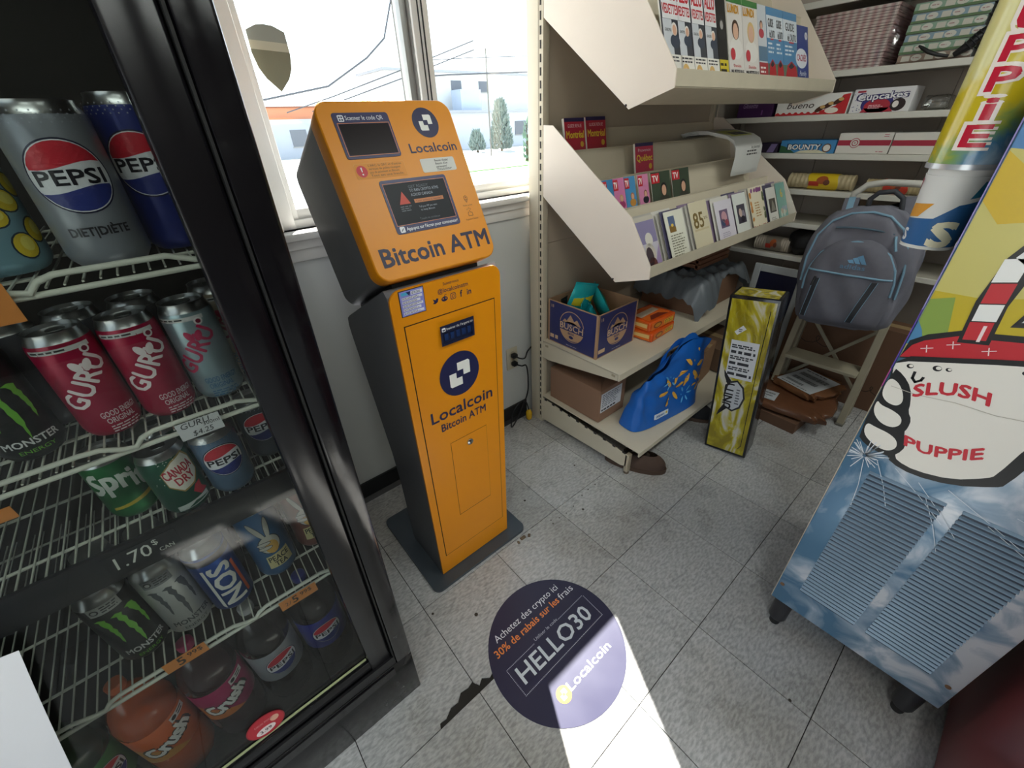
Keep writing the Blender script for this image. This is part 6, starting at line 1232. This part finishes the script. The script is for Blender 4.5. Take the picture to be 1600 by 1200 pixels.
# ================================================================== BACKPACK
bpk = thing('backpack', 'grey backpack with light blue zips hanging on the step ladder', 'backpack', (1.335, -0.115, 0.530), (math.radians(-6), math.radians(4), 0))
GREY = M('#73737e', 0.8, noise=0.13, scale=30, bump=0.25); GREYD = M('#686872', 0.8, noise=0.12, scale=40, bump=0.2); SKY = M('#7ea3ba', 0.55); DKW = M('#34363c', 0.7)
BW, BH, BD = 0.192, 0.475, 0.085
def Bp(a, b, c): return (-c, -a, b)
def width(b):
    t_ = b/BH; return BW*(0.86+0.14*math.sin(min(1, t_*2.2)*math.pi/2))*(1-0.42*max(0, t_-0.62)**1.5/0.38**1.5)
def pack(u, v, infl=0.0):
    a = 2*math.pi*u; c, s_ = math.cos(a), math.sin(a); b = BH*v; e = 1.0
    if v < 0.10: e = (1-(1-v/0.10)**2)**0.5*0.22+0.78
    if v > 0.90: e = (1-((v-0.90)/0.10)**2)**0.5*0.55+0.45
    W = width(b)*e; D = BD*(1.0-0.22*v)*e; n = 0.62
    x = W*abs(c)**n*(1 if c > 0 else -1); y = D*abs(s_)**n*(1 if s_ > 0 else -1)
    wob = 0.004*math.sin(11*u*6.28+8*v)+0.004*math.sin(6*u*6.28-15*v)
    return Bp(x+wob, b, y*(1.15 if s_ > 0 else 0.6)+wob)
mb = MB().grid(pack, 56, 26, closeu=True); mb.f += [list(range(56)), [25*56+i for i in range(56)][::-1]]; mb.m += [0, 0]
obj('main_body', mb, GREY, bpk, 70)
def fsurf(a, b):     # depth of the main body front at (a, b)
    v = min(0.999, max(0.001, b/BH)); e = 1.0
    if v < 0.10: e = (1-(1-v/0.10)**2)**0.5*0.22+0.78
    if v > 0.90: e = (1-((v-0.90)/0.10)**2)**0.5*0.55+0.45
    W = width(b)*e; q = min(1, abs(a)/W); n = 0.62; c = q**(1/n); return BD*(1-0.22*v)*e*1.15*max(0, 1-c*c)**(n/2)
# front pocket: a padded panel over the lower two thirds
pk_out = []
def pocket(u, v):
    t_ = v; b = 0.012+0.345*t_; hw_ = (0.150 if t_ < 0.55 else 0.150*math.sqrt(max(0, 1-((t_-0.55)/0.47)**2)))*(0.90+0.10*min(1, t_*4)); a = hw_*(2*u-1)
    e = max(0, 1-(2*u-1)**4)*max(0, 1-(2*t_-1)**6); return Bp(a, b, fsurf(a*0.92, b)+0.004+0.030*e**0.5+0.003*math.sin(16*u+10*v)*e)
obj('front_pocket', MB().grid(pocket, 26, 26), GREYD, bpk, 70)
def pdepth(a, b):
    t_ = (b-0.012)/0.345; hw_ = (0.150 if t_ < 0.55 else 0.150*math.sqrt(max(0, 1-((t_-0.55)/0.47)**2)))*(0.90+0.10*min(1, t_*4)); u = (a/max(hw_, 1e-3)+1)/2; e = max(0, 1-(2*u-1)**4)*max(0, 1-(2*t_-1)**6); return fsurf(a*0.92, b)+0.004+0.030*e**0.5+0.003*math.sin(16*u+10*t_)*e
arc = [(-0.148, 0.150), (-0.148, 0.20), (-0.138, 0.25), (-0.110, 0.305), (-0.06, 0.340), (0.0, 0.350), (0.06, 0.340), (0.110, 0.305), (0.138, 0.25), (0.148, 0.20), (0.148, 0.150)]
obj('pocket_zip', MB().tube([Bp(a, b, fsurf(a*0.92, b)+0.012) for a, b in arc], 0.0042, 8), SKY, bpk, 60)
obj('pocket_seam', MB().tube([Bp(a, 0.226-0.012*(a/0.14), pdepth(a, 0.226)+0.001) for a in [-0.140+0.02*k for k in range(15)]], 0.0040, 8), SKY, bpk, 60)
arc2 = [(-0.178, 0.18), (-0.176, 0.28), (-0.155, 0.37), (-0.11, 0.425), (-0.05, 0.452), (0.02, 0.456), (0.08, 0.440), (0.13, 0.395), (0.160, 0.33), (0.172, 0.24), (0.172, 0.14)]
obj('main_zip', MB().tube([Bp(a*0.94, b, fsurf(a*0.94, b)+0.004) for a, b in arc2], 0.0042, 8), SKY, bpk, 60)
obj('upper_zip', MB().tube([Bp(a, 0.398-0.9*a*a-0.10*a, fsurf(a, 0.395)+0.004) for a in [-0.085+0.017*k for k in range(12)]], 0.0034, 8), M('#4c6272', 0.6), bpk, 60)
zp = obj('zip_pull', MB().tube([Bp(0.108, 0.372, fsurf(0.108, 0.37)+0.008), Bp(0.114, 0.345, fsurf(0.11, 0.345)+0.012), Bp(0.122, 0.320, fsurf(0.12, 0.32)+0.014)], 0.0045, 6), SKY, bpk, 50)
for a0, a1 in ((-0.095, -0.118), (0.095, 0.050)):
    m_ = MB(); n = 12
    m_.grid(lambda u, v: Bp(a0+(a1-a0)*v+(u-0.5)*0.018, 0.205-0.165*v, pdepth(a0+(a1-a0)*v+(u-0.5)*0.018, 0.205-0.165*v)+0.004), 3, n)
    w_ = obj('webbing', m_, DKW, bpk, 60)
    for e_ in (-1, 1): obj('webbing_edge', MB().tube([Bp(a0+(a1-a0)*k/8+e_*0.010, 0.205-0.165*k/8, pdepth(a0+(a1-a0)*k/8+e_*0.010, 0.205-0.165*k/8)+0.0035) for k in range(9)], 0.0012, 5), SKY, w_)
obj('zip_pull', MB().tube([Bp(-0.100, 0.212, pdepth(-0.1, 0.212)+0.010), Bp(-0.108, 0.175, pdepth(-0.108, 0.175)+0.012)], 0.0042, 6), M('#1d1e21', 0.5), bpk, 50)
obj('haul_loop', MB().tube([Bp(-0.015, 0.462, 0.02), Bp(-0.012, 0.50, 0.03), Bp(0.01, 0.522, 0.03), Bp(0.055, 0.525, 0.03), Bp(0.085, 0.50, 0.03), Bp(0.09, 0.455, 0.02)], 0.009, 8), DKW, bpk, 50)
for a_ in (-0.07, 0.12):
    obj('shoulder_strap', MB().grid(lambda u, v: Bp(a_+(u-0.5)*0.05-0.02*v, 0.440+0.065*math.sin(v*2.6), 0.035-0.11*v), 5, 10).grid(lambda u, v: Bp(a_+(0.5-u)*0.05-0.02*v, 0.432+0.065*math.sin(v*2.6), 0.035-0.11*v), 5, 10), GREYD, bpk, 60)
obj('strap_patch', MB().grid(lambda u, v: Bp(-0.07+(u-0.5)*0.022-0.02*v, 0.4425+0.065*math.sin(v*2.6), 0.036-0.11*v), 3, 6), SKY, bpk, 60)
p = Print()
for k, (x0, h_) in enumerate(((-0.036, 0.014), (-0.016, 0.024), (0.004, 0.034))): p.poly([(x0+0.022, 0.0), (x0+0.038, 0.0), (x0+0.038-h_*0.55, h_*1.0), (x0+0.022-h_*0.55, h_*0.75+0.0)], '#6fa0c4', 1)
p.text('adidas', 0.0, -0.022, 0.017, '#5f86a4', 1, 'c', 0.02, width=0.080)
p.build('logo_print', bpk, lambda u, v, l: Bp(u+0.012, v+0.272-0.08*u, pdepth(u+0.012, v+0.272)+0.0025+l*EPS), 0.012, rough=0.6)
# ================================================================== SLUSH MACHINE
PX, PY0, PY1, PZ0, PZ1 = 0.150, -0.415, -0.778, 0.140, 1.40
sm = thing('slush_machine', 'tall slush drink machine with a printed metal front on the right', 'slush machine', (0.40, -0.60, 0))
mx0, my0 = 0.40, -0.60
def Q(x0, x1, y0, y1, z0, z1): return (x0-mx0, x1-mx0, y0-my0, y1-my0, z0, z1)
def panel_mat():
    m = bpy.data.materials.new('printed_blue_ice'); m.use_nodes = True; nt = m.node_tree; L = nt.links.new; b = nt.nodes['Principled BSDF']
    tc = nt.nodes.new('ShaderNodeTexCoord'); n = nt.nodes.new('ShaderNodeTexNoise'); n.inputs['Scale'].default_value = 11; n.inputs['Detail'].default_value = 8; n.inputs['Distortion'].default_value = 0.8; L(tc.outputs['Object'], n.inputs['Vector'])
    sep = nt.nodes.new('ShaderNodeSeparateXYZ'); L(tc.outputs['Object'], sep.inputs[0])
    mr = nt.nodes.new('ShaderNodeMapRange'); mr.inputs['From Min'].default_value = 0.19; mr.inputs['From Max'].default_value = -0.18; mr.inputs['To Min'].default_value = -0.12; mr.inputs['To Max'].default_value = 0.14; L(sep.outputs['Y'], mr.inputs['Value'])
    ad = nt.nodes.new('ShaderNodeMath'); ad.operation = 'ADD'; L(n.outputs['Fac'], ad.inputs[0]); L(mr.outputs[0], ad.inputs[1])
    r = nt.nodes.new('ShaderNodeValToRGB'); r.color_ramp.elements[0].position = 0.36; r.color_ramp.elements[0].color = lin('#4a7392'); r.color_ramp.elements[1].position = 0.62; r.color_ramp.elements[1].color = lin('#ccd2da')
    e = r.color_ramp.elements.new(0.52); e.color = lin('#93a7bb'); L(ad.outputs[0], r.inputs[0]); L(r.outputs[0], b.inputs['Base Color']); b.inputs['Roughness'].default_value = 0.33; b.inputs['Metallic'].default_value = 0.25
    return m
PM = panel_mat()
fp_ = obj('front_panel', MB().rbox(*Q(PX, PX+0.012, PY1, PY0, PZ0, PZ1), 0.0025, 2), PM, sm, 30)
obj('panel_edge_strip', MB().box(*Q(PX+0.001, PX+0.0115, PY0, PY0+0.0015, PZ0, 0.86)), M('#b9ad98', 0.5, noise=0.3, scale=25), fp_)
obj('panel_edge_stripe', MB().box(*Q(PX+0.0005, PX+0.0115, PY0, PY0+0.0018, 0.90, 1.02)), M('#5a3fa0', 0.4), fp_)
obj('panel_edge_stripe', MB().box(*Q(PX+0.0005, PX+0.0115, PY0, PY0+0.0018, 0.86, 0.90)), M('#b04a90', 0.4), fp_)
obj('panel_edge_stripe', MB().box(*Q(PX+0.0005, PX+0.0115, PY0, PY0+0.0018, 1.02, PZ1)), M('#8f86c0', 0.4), fp_)
obj('body', MB().rbox(*Q(PX+0.014, 0.68, -0.765, -0.428, 0.145, 1.385), 0.006, 2), M('#1c1b1e', 0.5, noise=0.2), sm, 30)
for x, y in ((0.190, -0.447), (0.190, -0.745), (0.64, -0.447), (0.64, -0.745)):
    lg = obj('leg', MB().lathe([(0.021, 0.030), (0.023, 0.036), (0.024, 0.145)], 18, c=(x-mx0, y-my0, 0)), M('#26252a', 0.4, noise=0.2), sm, 40)
    obj('leg_pad', MB().lathe([(0.013, 0.0), (0.014, 0.004), (0.014, 0.024), (0.020, 0.030)], 16, c=(x-mx0, y-my0, 0)), M('#1a1a1c', 0.6), lg, 40)
# louvres, each one a small hooded slat pressed out of the panel
LV = M('#6f8599', 0.36, 0.25, noise=0.2, scale=18); LVD = M('#2c3f55', 0.6)
l0 = None
for c0 in (0.048, 0.193):
    for k in range(35):
        z = 0.232+k*0.0127
        if l0 is None:
            m_ = MB().prism([(0.0, 0.0), (-0.0056, 0.0008), (-0.0052, 0.0018), (0.0, 0.0052)], 'y', -0.122, 0.0); m_.v = [(p_[0], p_[1], p_[2]) for p_ in m_.v]
            l0 = obj('louvre', m_, LV, fp_, loc=(PX-mx0, PY0-c0-my0, z))
        else: clone(l0, fp_, loc=(PX-mx0, PY0-c0-my0, z))
gp_ = Print()
for c0 in (0.048, 0.193):
    for k in range(35): z = 0.232+k*0.0127; gp_.rect(c0+0.001, z-0.0072, c0+0.121, z+0.0002, '#1d3247', 1)
PL = lambda u, v, l: (PX-0.0001-l*EPS-mx0, PY0-u-my0, v)
gp_.build('louvre_slots', fp_, PL)
for u, v in ((0.010, 0.209), (0.347, 0.224)): obj('screw', MB().lathe([(0.0055, 0), (0.005, 0.002), (0, 0.0026)], 14).xf(Matrix.Translation((PX-mx0, PY0-u-my0, v)) @ Matrix.Rotation(math.radians(-90), 4, 'Y')), M('#8a6a52', 0.4, 0.7), fp_, 40)
p = Print(); BK = '#141416'
p.rect(0.002, 0.93, 0.361, PZ1-0.003, '#c9bf6c', 1)
p.poly([(0.002, 1.265), (0.03, 1.262), (0.05, 1.235), (0.08, 1.27), (0.12, 1.25), (0.20, 1.32), (0.361, 1.34), (0.361, PZ1-0.003), (0.002, PZ1-0.003)], '#4a7fb4', 2)
p.poly([(0.002, 1.195), (0.03, 1.165), (0.20, 1.20), (0.361, 1.18), (0.361, 1.30), (0.10, 1.235), (0.03, 1.240), (0.002, 1.262)], '#cfae1c', 2)
p.poly([(0.002, 1.055), (0.06, 1.055), (0.14, 1.075), (0.22, 1.06), (0.22, 0.99), (0.002, 0.96)], '#c2ad1e', 2).poly([(0.002, 1.04), (0.03, 1.05), (0.045, 0.985), (0.002, 0.965)], '#86a046', 3).poly([(0.002, 1.0), (0.012, 0.985), (0.022, 0.96), (0.002, 0.955)], '#4a83b0', 4)
# slush in the cup
red = [(0.002, 0.928), (0.010, 0.955), (0.022, 0.968), (0.060, 0.990), (0.085, 0.992), (0.127, 1.000), (0.20, 1.022), (0.28, 1.03), (0.361, 1.02), (0.361, 0.99), (0.24, 1.0), (0.139, 0.972), (0.059, 0.946)]
blk = [(0.002, 0.926), (0.004, 0.962), (0.022, 0.980), (0.060, 1.000), (0.085, 1.003), (0.127, 1.011), (0.20, 1.034), (0.28, 1.043), (0.361, 1.034), (0.361, 0.985), (0.24, 0.995), (0.139, 0.966), (0.059, 0.940)]
p.poly(blk, BK, 5).poly(red, '#bf1f2c', 6)
# straw
p.poly([(0.060, 0.978), (0.096, 0.985), (0.090, 1.05), (0.094, 1.10), (0.13, 1.20), (0.10, 1.215), (0.06, 1.12), (0.054, 1.05)], BK, 7)
for a, b, c in ((0.985, 1.016, '#c42430'), (1.018, 1.046, '#ececea'), (1.048, 1.080, '#c42430'), (1.082, 1.118, '#ececea')): p.poly([(0.064-(a-0.985)*0.06, a), (0.090-(a-0.985)*0.06, a+0.006), (0.088-(b-0.985)*0.03, b+0.006), (0.060-(b-0.985)*0.03+0.002, b)], c, 8)
p.poly([(0.068, 1.122), (0.088, 1.108), (0.122, 1.195), (0.106, 1.205)], '#ececea', 8).poly([(0.080, 0.986), (0.084, 0.987), (0.082, 1.015), (0.078, 1.014)], '#f2dede', 9)
p.poly([(0.105, 1.02), (0.15, 1.03), (0.24, 1.06), (0.30, 1.14), (0.26, 1.17), (0.18, 1.13), (0.12, 1.08)], BK, 7).poly([(0.113, 1.03), (0.15, 1.04), (0.23, 1.068), (0.285, 1.135), (0.255, 1.155), (0.18, 1.118), (0.125, 1.072)], '#ececea', 8)
# cup
cup_o = [(0.000+0.002, 0.930), (0.059, 0.948), (0.139, 0.974), (0.24, 1.002), (0.262, 1.004), (0.240, 0.92), (0.224, 0.84), (0.213, 0.752), (0.205, 0.742), (0.16, 0.712), (0.106, 0.700), (0.068, 0.708), (0.056, 0.725), (0.030, 0.80), (0.002, 0.88)]
cup_i = [(0.002, 0.919), (0.059, 0.938), (0.139, 0.964), (0.24, 0.990), (0.247, 0.990), (0.228, 0.92), (0.204, 0.84), (0.196, 0.765), (0.19, 0.754), (0.155, 0.724), (0.106, 0.712), (0.075, 0.718), (0.068, 0.730), (0.044, 0.80), (0.010, 0.88), (0.002, 0.90)]
p.poly(smooth(cup_o, 1), BK, 10).poly(smooth(cup_i, 1), '#e6e2da', 11)
# rounded finger shapes gripping the cup on both sides
p.poly(smooth([(0.0015, 0.906), (0.020, 0.896), (0.038, 0.876), (0.049, 0.846), (0.052, 0.828), (0.062, 0.814), (0.064, 0.795), (0.062, 0.783), (0.073, 0.766), (0.075, 0.744), (0.064, 0.720), (0.042, 0.720), (0.018, 0.727), (0.0015, 0.742)], 1), BK, 12)
for q in ([(0.003, 0.884), (0.018, 0.880), (0.032, 0.862), (0.039, 0.842), (0.032, 0.830), (0.014, 0.834), (0.003, 0.850)], [(0.003, 0.832), (0.012, 0.823), (0.030, 0.821), (0.048, 0.813), (0.053, 0.796), (0.043, 0.783), (0.022, 0.786), (0.005, 0.805)], [(0.005, 0.777), (0.020, 0.773), (0.045, 0.770), (0.061, 0.760), (0.065, 0.742), (0.053, 0.729), (0.030, 0.733), (0.008, 0.750)]): p.poly(smooth(q, 2), '#e6e2da', 13)
for cx, cy in ((0.236, 0.915), (0.226, 0.865)): p.ell(cx, cy, 0.034, 0.026, BK, 12, 24, 0.5).ell(cx+0.006, cy, 0.022, 0.016, '#e6e2da', 13, 24, 0.5)
def arch(k): return lambda a, b: (a, b+k*(a*a))
p.text('SLUSH', 0.089, 0.8840, 0.0235, '#c42836', 14, 'c', 0.05, rot=0.27, width=0.094, warp=arch(-5.5)).text('PUPPIE', 0.125, 0.7600, 0.0220, '#c42836', 14, 'c', 0.05, rot=0.29, width=0.102, warp=arch(5.0))
for u, v, s_ in ((0.022, 0.916, 0.005), (0.056, 0.925, 0.006), (0.070, 0.928, 0.004), (0.150, 0.955, 0.004)): p.ell(u, v, s_, s_*0.9, BK, 12, 14).ell(u+s_*0.25, v+s_*0.2, s_*0.6, s_*0.55, '#e6e2da', 13, 12)
for u, v in ((0.036, 0.895), (0.172, 0.928)): p.line([(u-0.004, v+0.012), (u-0.003, v), (u+0.003, v-0.006), (u+0.009, v), (u+0.010, v+0.006)], 0.0042, BK, 12)
for u, v in ((0.058, 0.972), (0.030, 0.955), (0.10, 0.975)): p.line([(u-0.007, v-0.002), (u+0.007, v+0.004)], 0.0014, '#f0d8d8', 13).line([(u-0.002, v+0.006), (u+0.002, v-0.006)], 0.0014, '#f0d8d8', 13)
# creased tear across the cup and a starburst scratch
p.line([(0.012, 0.868), (0.05, 0.866), (0.10, 0.873), (0.15, 0.872), (0.20, 0.880)], 0.0012, '#bdb6aa', 14)
rnd = random.Random(8)
for k in range(34):
    a = rnd.random()*6.283; L = 0.012+0.030*rnd.random(); p.line([(0.028+0.004*math.cos(a), 0.700+0.004*math.sin(a)), (max(0.003, 0.028+L*math.cos(a)), 0.700+L*math.sin(a))], 0.0014, '#d3dae2', 14)
for u0, v0, u1, v1 in ((0.05, 0.70, 0.10, 0.60), (0.03, 0.69, 0.05, 0.56), (0.12, 0.69, 0.21, 0.60), (0.16, 0.70, 0.30, 0.63), (0.08, 0.70, 0.18, 0.62), (0.25, 0.70, 0.33, 0.68), (0.14, 0.665, 0.20, 0.55), (0.23, 0.66, 0.34, 0.60)): p.line([(u0, v0), ((u0+u1)/2+0.003, (v0+v1)/2), (u1, v1)], 0.0012, '#c6d0da', 14)
p.build('panel_print', fp_, PL, rough=0.32)
# cup dispenser tube on the machine's side
def tube_mat():
    m = bpy.data.materials.new('printed_tube'); m.use_nodes = True; nt = m.node_tree; L = nt.links.new; b = nt.nodes['Principled BSDF']
    tc = nt.nodes.new('ShaderNodeTexCoord'); sep = nt.nodes.new('ShaderNodeSeparateXYZ'); n = nt.nodes.new('ShaderNodeTexNoise'); n.inputs['Scale'].default_value = 26; n.inputs['Detail'].default_value = 7; n.inputs['Distortion'].default_value = 0.8
    L(tc.outputs['Object'], sep.inputs[0]); L(tc.outputs['Object'], n.inputs['Vector'])
    sub = nt.nodes.new('ShaderNodeMath'); sub.operation = 'MULTIPLY_ADD'; sub.inputs[1].default_value = 0.10; L(n.outputs['Fac'], sub.inputs[0]); L(sep.outputs['Z'], sub.inputs[2])
    ys = nt.nodes.new('ShaderNodeMath'); ys.operation = 'MULTIPLY_ADD'; ys.inputs[1].default_value = 0.9; L(sep.outputs['Y'], ys.inputs[0]); L(sub.outputs[0], ys.inputs[2])
    r = nt.nodes.new('ShaderNodeValToRGB'); el = r.color_ramp.elements; el[0].position = 0.02; el[0].color = lin('#9fb8cc'); el[1].position = 0.30; el[1].color = lin('#d8cf86')
    for ps, c in ((0.05, '#4d82a8'), (0.085, '#7f9f5a'), (0.12, '#c9b320'), (0.19, '#d2bb1e'), (0.215, '#d3ca7c')): e = el.new(ps); e.color = lin(c)
    L(ys.outputs[0], r.inputs[0]); L(r.outputs[0], b.inputs['Base Color']); b.inputs['Roughness'].default_value = 0.22; b.inputs['Coat Weight'].default_value = 0.3; return m
td = thing('cup_dispenser', 'yellow cup dispenser tube with red letters on the slush machine side', 'cup dispenser', (0.285, -0.366, 1.232))
obj('tube', MB().lathe([(0.049, 0.0), (0.0505, 0.001), (0.0505, 0.72), (0.049, 0.722), (0.046, 0.72), (0.046, 0.0)], 40, cap=False), tube_mat(), td, 40)
obj('bottom_ring', MB().lathe([(0.0455, -0.004), (0.0515, -0.004), (0.0515, 0.004), (0.0455, 0.004)], 40, cap=False), M('#c9cdd2', 0.3, 0.5), td, 40)
obj('tube_cap', MB().lathe([(0.0515, 0.716), (0.0515, 0.735), (0.03, 0.745), (0.0, 0.745)], 32), M('#b9bcc0', 0.4), td, 40)
obj('bracket', MB().box(-0.012, 0.012, -0.0635, -0.049, 0.10, 0.60), M('#77797c', 0.4, 0.6), td)
p = Print()
for ch, z in (('E', 0.030), ('i', 0.067), ('P', 0.104), ('P', 0.141), ('U', 0.178), ('P', 0.215), ('H', 0.28), ('S', 0.317), ('U', 0.354), ('L', 0.391), ('S', 0.428)):
    p.text(ch, 0.002, z-0.002, 0.033, '#f1e6dc', 1, 'c', 0.16, width=0.036 if ch != 'i' else 0.019).text(ch, 0.002, z, 0.029, '#c21f38', 2, 'c', 0.06, width=0.030 if ch != 'i' else 0.012)
p.build('letter_print', td, cyl(0.0507, 0, math.atan2(-0.469+0.366, -0.8246-0.285)-0.12), 0.008, rough=0.25)
# paper cups hanging out of the tube
for k in range(2):
    cp = thing('paper_cup', ('lower' if k == 0 else 'upper')+' paper cup of those hanging out of the dispenser tube', 'cup', (0.285, -0.366, 1.098+0.016*k), (0, 0, 0), 'cups in the dispenser tube')
    rA, rB, hC = 0.0375, 0.0445, 0.118
    obj('cup_wall', MB().lathe([(rA, 0.0), (rB, hC), (rB+0.001, hC+0.002), (rB-0.001, hC+0.002), (rA-0.001, 0.003), (0.0, 0.003)], 36, cap=False), M('#e2e2de', 0.5), cp, 40)
    obj('base_rim', MB().lathe([(rA-0.001, -0.0015), (rA+0.0012, -0.0015), (rA+0.0012, 0.003), (rA-0.001, 0.003)], 36, cap=False), M('#d6d6d0', 0.5), cp, 40)
    if k == 0:
        p = Print(); p.poly([(-0.070, 0.004), (0.075, 0.004), (0.075, 0.060), (0.05, 0.082), (0.02, 0.075), (-0.005, 0.052), (-0.07, 0.045)], '#2a5f94', 1).poly([(-0.062, 0.048), (-0.03, 0.052), (-0.012, 0.076), (-0.05, 0.072)], '#d9962c', 2).text('S', 0.018, 0.006, 0.040, '#e4dfc0', 3, 'c', 0.08, width=0.034).text('S', -0.044, 0.010, 0.020, '#e8e8e6', 3, 'c', 0.06).poly([(-0.066, 0.088), (-0.055, 0.10), (-0.05, 0.112), (-0.058, 0.114), (-0.068, 0.098)], '#b5485a', 2).poly([(0.03, 0.085), (0.06, 0.09), (0.07, 0.108), (0.04, 0.112)], '#2a7a9a', 2)
        p.build('cup_print', cp, cyl(0.041, 0, math.atan2(-0.469+0.366, -0.8246-0.285)-0.05, lambda y: rA+(rB-rA)*y/hC+0.0002), 0.008, rough=0.5)
# ================================================================== COUNTER, FLYER, OUTLET
ct = thing('counter', 'dark maroon wood counter in the lower right corner', 'counter', (0.15, -1.25, 0))
MRN = M('#7a3c40', 0.32, noise=0.35, scale=5, rvar=0.1)
obj('side_panel', MB().rbox(-0.50, 0.50, 0.405, 0.425, 0.02, 0.86, 0.003, 1), MRN, ct); obj('carcass', MB().box(-0.49, 0.49, -0.42, 0.404, 0.06, 0.86), M('#3a1a1c', 0.5), ct)
obj('worktop', MB().rbox(-0.52, 0.52, -0.44, 0.44, 0.861, 0.90, 0.006, 2), M('#5a5450', 0.35), ct, 30); obj('plinth', MB().box(-0.48, 0.48, -0.40, 0.39, 0.0, 0.058), M('#1d1416', 0.6), ct)
fw = thing('paper_flyer', 'blank white paper flyer taped on the cooler glass at lower left', 'paper', (-1.143, FY+0.0065, 0.795), (0, math.radians(15), 0))
fm = MB().grid(lambda u, v: (-0.24*u, -0.004*math.sin(u*3.1)-0.002*math.sin(v*5), -0.34*v), 8, 8).grid(lambda u, v: (-0.24*(1-u), -0.004*math.sin((1-u)*3.1)-0.002*math.sin(v*5)+0.0006, -0.34*v), 8, 8)
obj('sheet', fm, M('#e9eaf0', 0.6), fw, 60); obj('tape', MB().box(-0.16, -0.09, -0.0065, -0.0058, -0.012, 0.016), M('#d9d9d2', 0.2), fw)
ol = thing('wall_outlet', 'cream wall outlet with two black plugs beside the ATM', 'outlet', (0.277, WY-0.0005, 0.362))
obj('cover_plate', MB().rbox(-0.034, 0.034, -0.006, 0, -0.057, 0.057, 0.003, 2), M('#c9c2ac', 0.4), ol, 30)
for z in (-0.022, 0.022): obj('socket', MB().lathe([(0.017, 0), (0.017, 0.002), (0, 0.002)], 18).xf(Matrix.Translation((0, -0.006, z)) @ Matrix.Rotation(math.radians(90), 4, 'X')), M('#b9b29c', 0.4), ol)
def cord(label, pts, plug, end=None, y=0):
    t = thing('power_cord', label, 'cord', pts[0]); o = Vector(pts[0]); P = [Vector(q)-o for q in pts]
    S_ = []
    for i in range(len(P)-1):
        p0, p1, p2, p3 = P[max(0, i-1)], P[i], P[i+1], P[min(len(P)-1, i+2)]
        for k in range(6): u = k/6; S_.append(0.5*((2*p1)+(p2-p0)*u+(2*p0-5*p1+4*p2-p3)*u*u+(3*p1-p0-3*p2+p3)*u**3))
    S_.append(P[-1]); obj('cable', MB().tube(S_, 0.0036, 8), M('#17171a', 0.5), t, 60)
    obj('plug', MB().rbox(-0.013, 0.013, -0.002, 0.024, -0.010, 0.010, 0.004, 2), M('#151517', 0.5), t, 40)
    if end: obj('connector', MB().lathe([(0.009, 0), (0.014, 0.006), (0.016, 0.02), (0.016, 0.045), (0.011, 0.055), (0.006, 0.062)], 16, c=tuple(P[-1]-Vector((0, 0, 0.056)))), M('#d2a51c', 0.45), t, 40)
    return t
cord('black power cord from the upper plug behind the cream shelving', [(0.277, WY-0.034, 0.384), (0.290, WY-0.05, 0.375), (0.320, WY-0.05, 0.366), (0.350, WY-0.036, 0.385), (0.385, WY-0.03, 0.40)], True)
cord('black extension cord from the lower plug to a yellow connector', [(0.277, WY-0.034, 0.340), (0.290, WY-0.06, 0.338), (0.320, WY-0.06, 0.325), (0.330, WY-0.06, 0.24), (0.318, WY-0.06, 0.15), (0.240, WY-0.06, 0.03), (0.200, WY-0.07, 0.02), (0.215, WY-0.07, 0.10), (0.27, WY-0.07, 0.142), (0.305, WY-0.07, 0.12), (0.322, WY-0.07, 0.062)], True, True)
# loose bits of dirt by the ATM base
for k, (x, y, s_) in enumerate(((-0.19, 0.292, 0.012), (-0.165, 0.285, 0.008), (-0.215, 0.288, 0.007))):
    t_ = obj('debris', MB().rbox(-s_, s_, -s_*0.6, s_*0.6, 0, s_*0.5, s_*0.24, 1), M('#6a5a48', 0.9, noise=0.4), None, 0, (x, y, 0.0), (0, 0, k*0.7)); tag(t_, ('largest crumb of dirt at the right front of the ATM base', 'crumb of dirt right of the largest crumb by the ATM base', 'crumb of dirt left of the largest crumb by the ATM base')[k], 'debris')
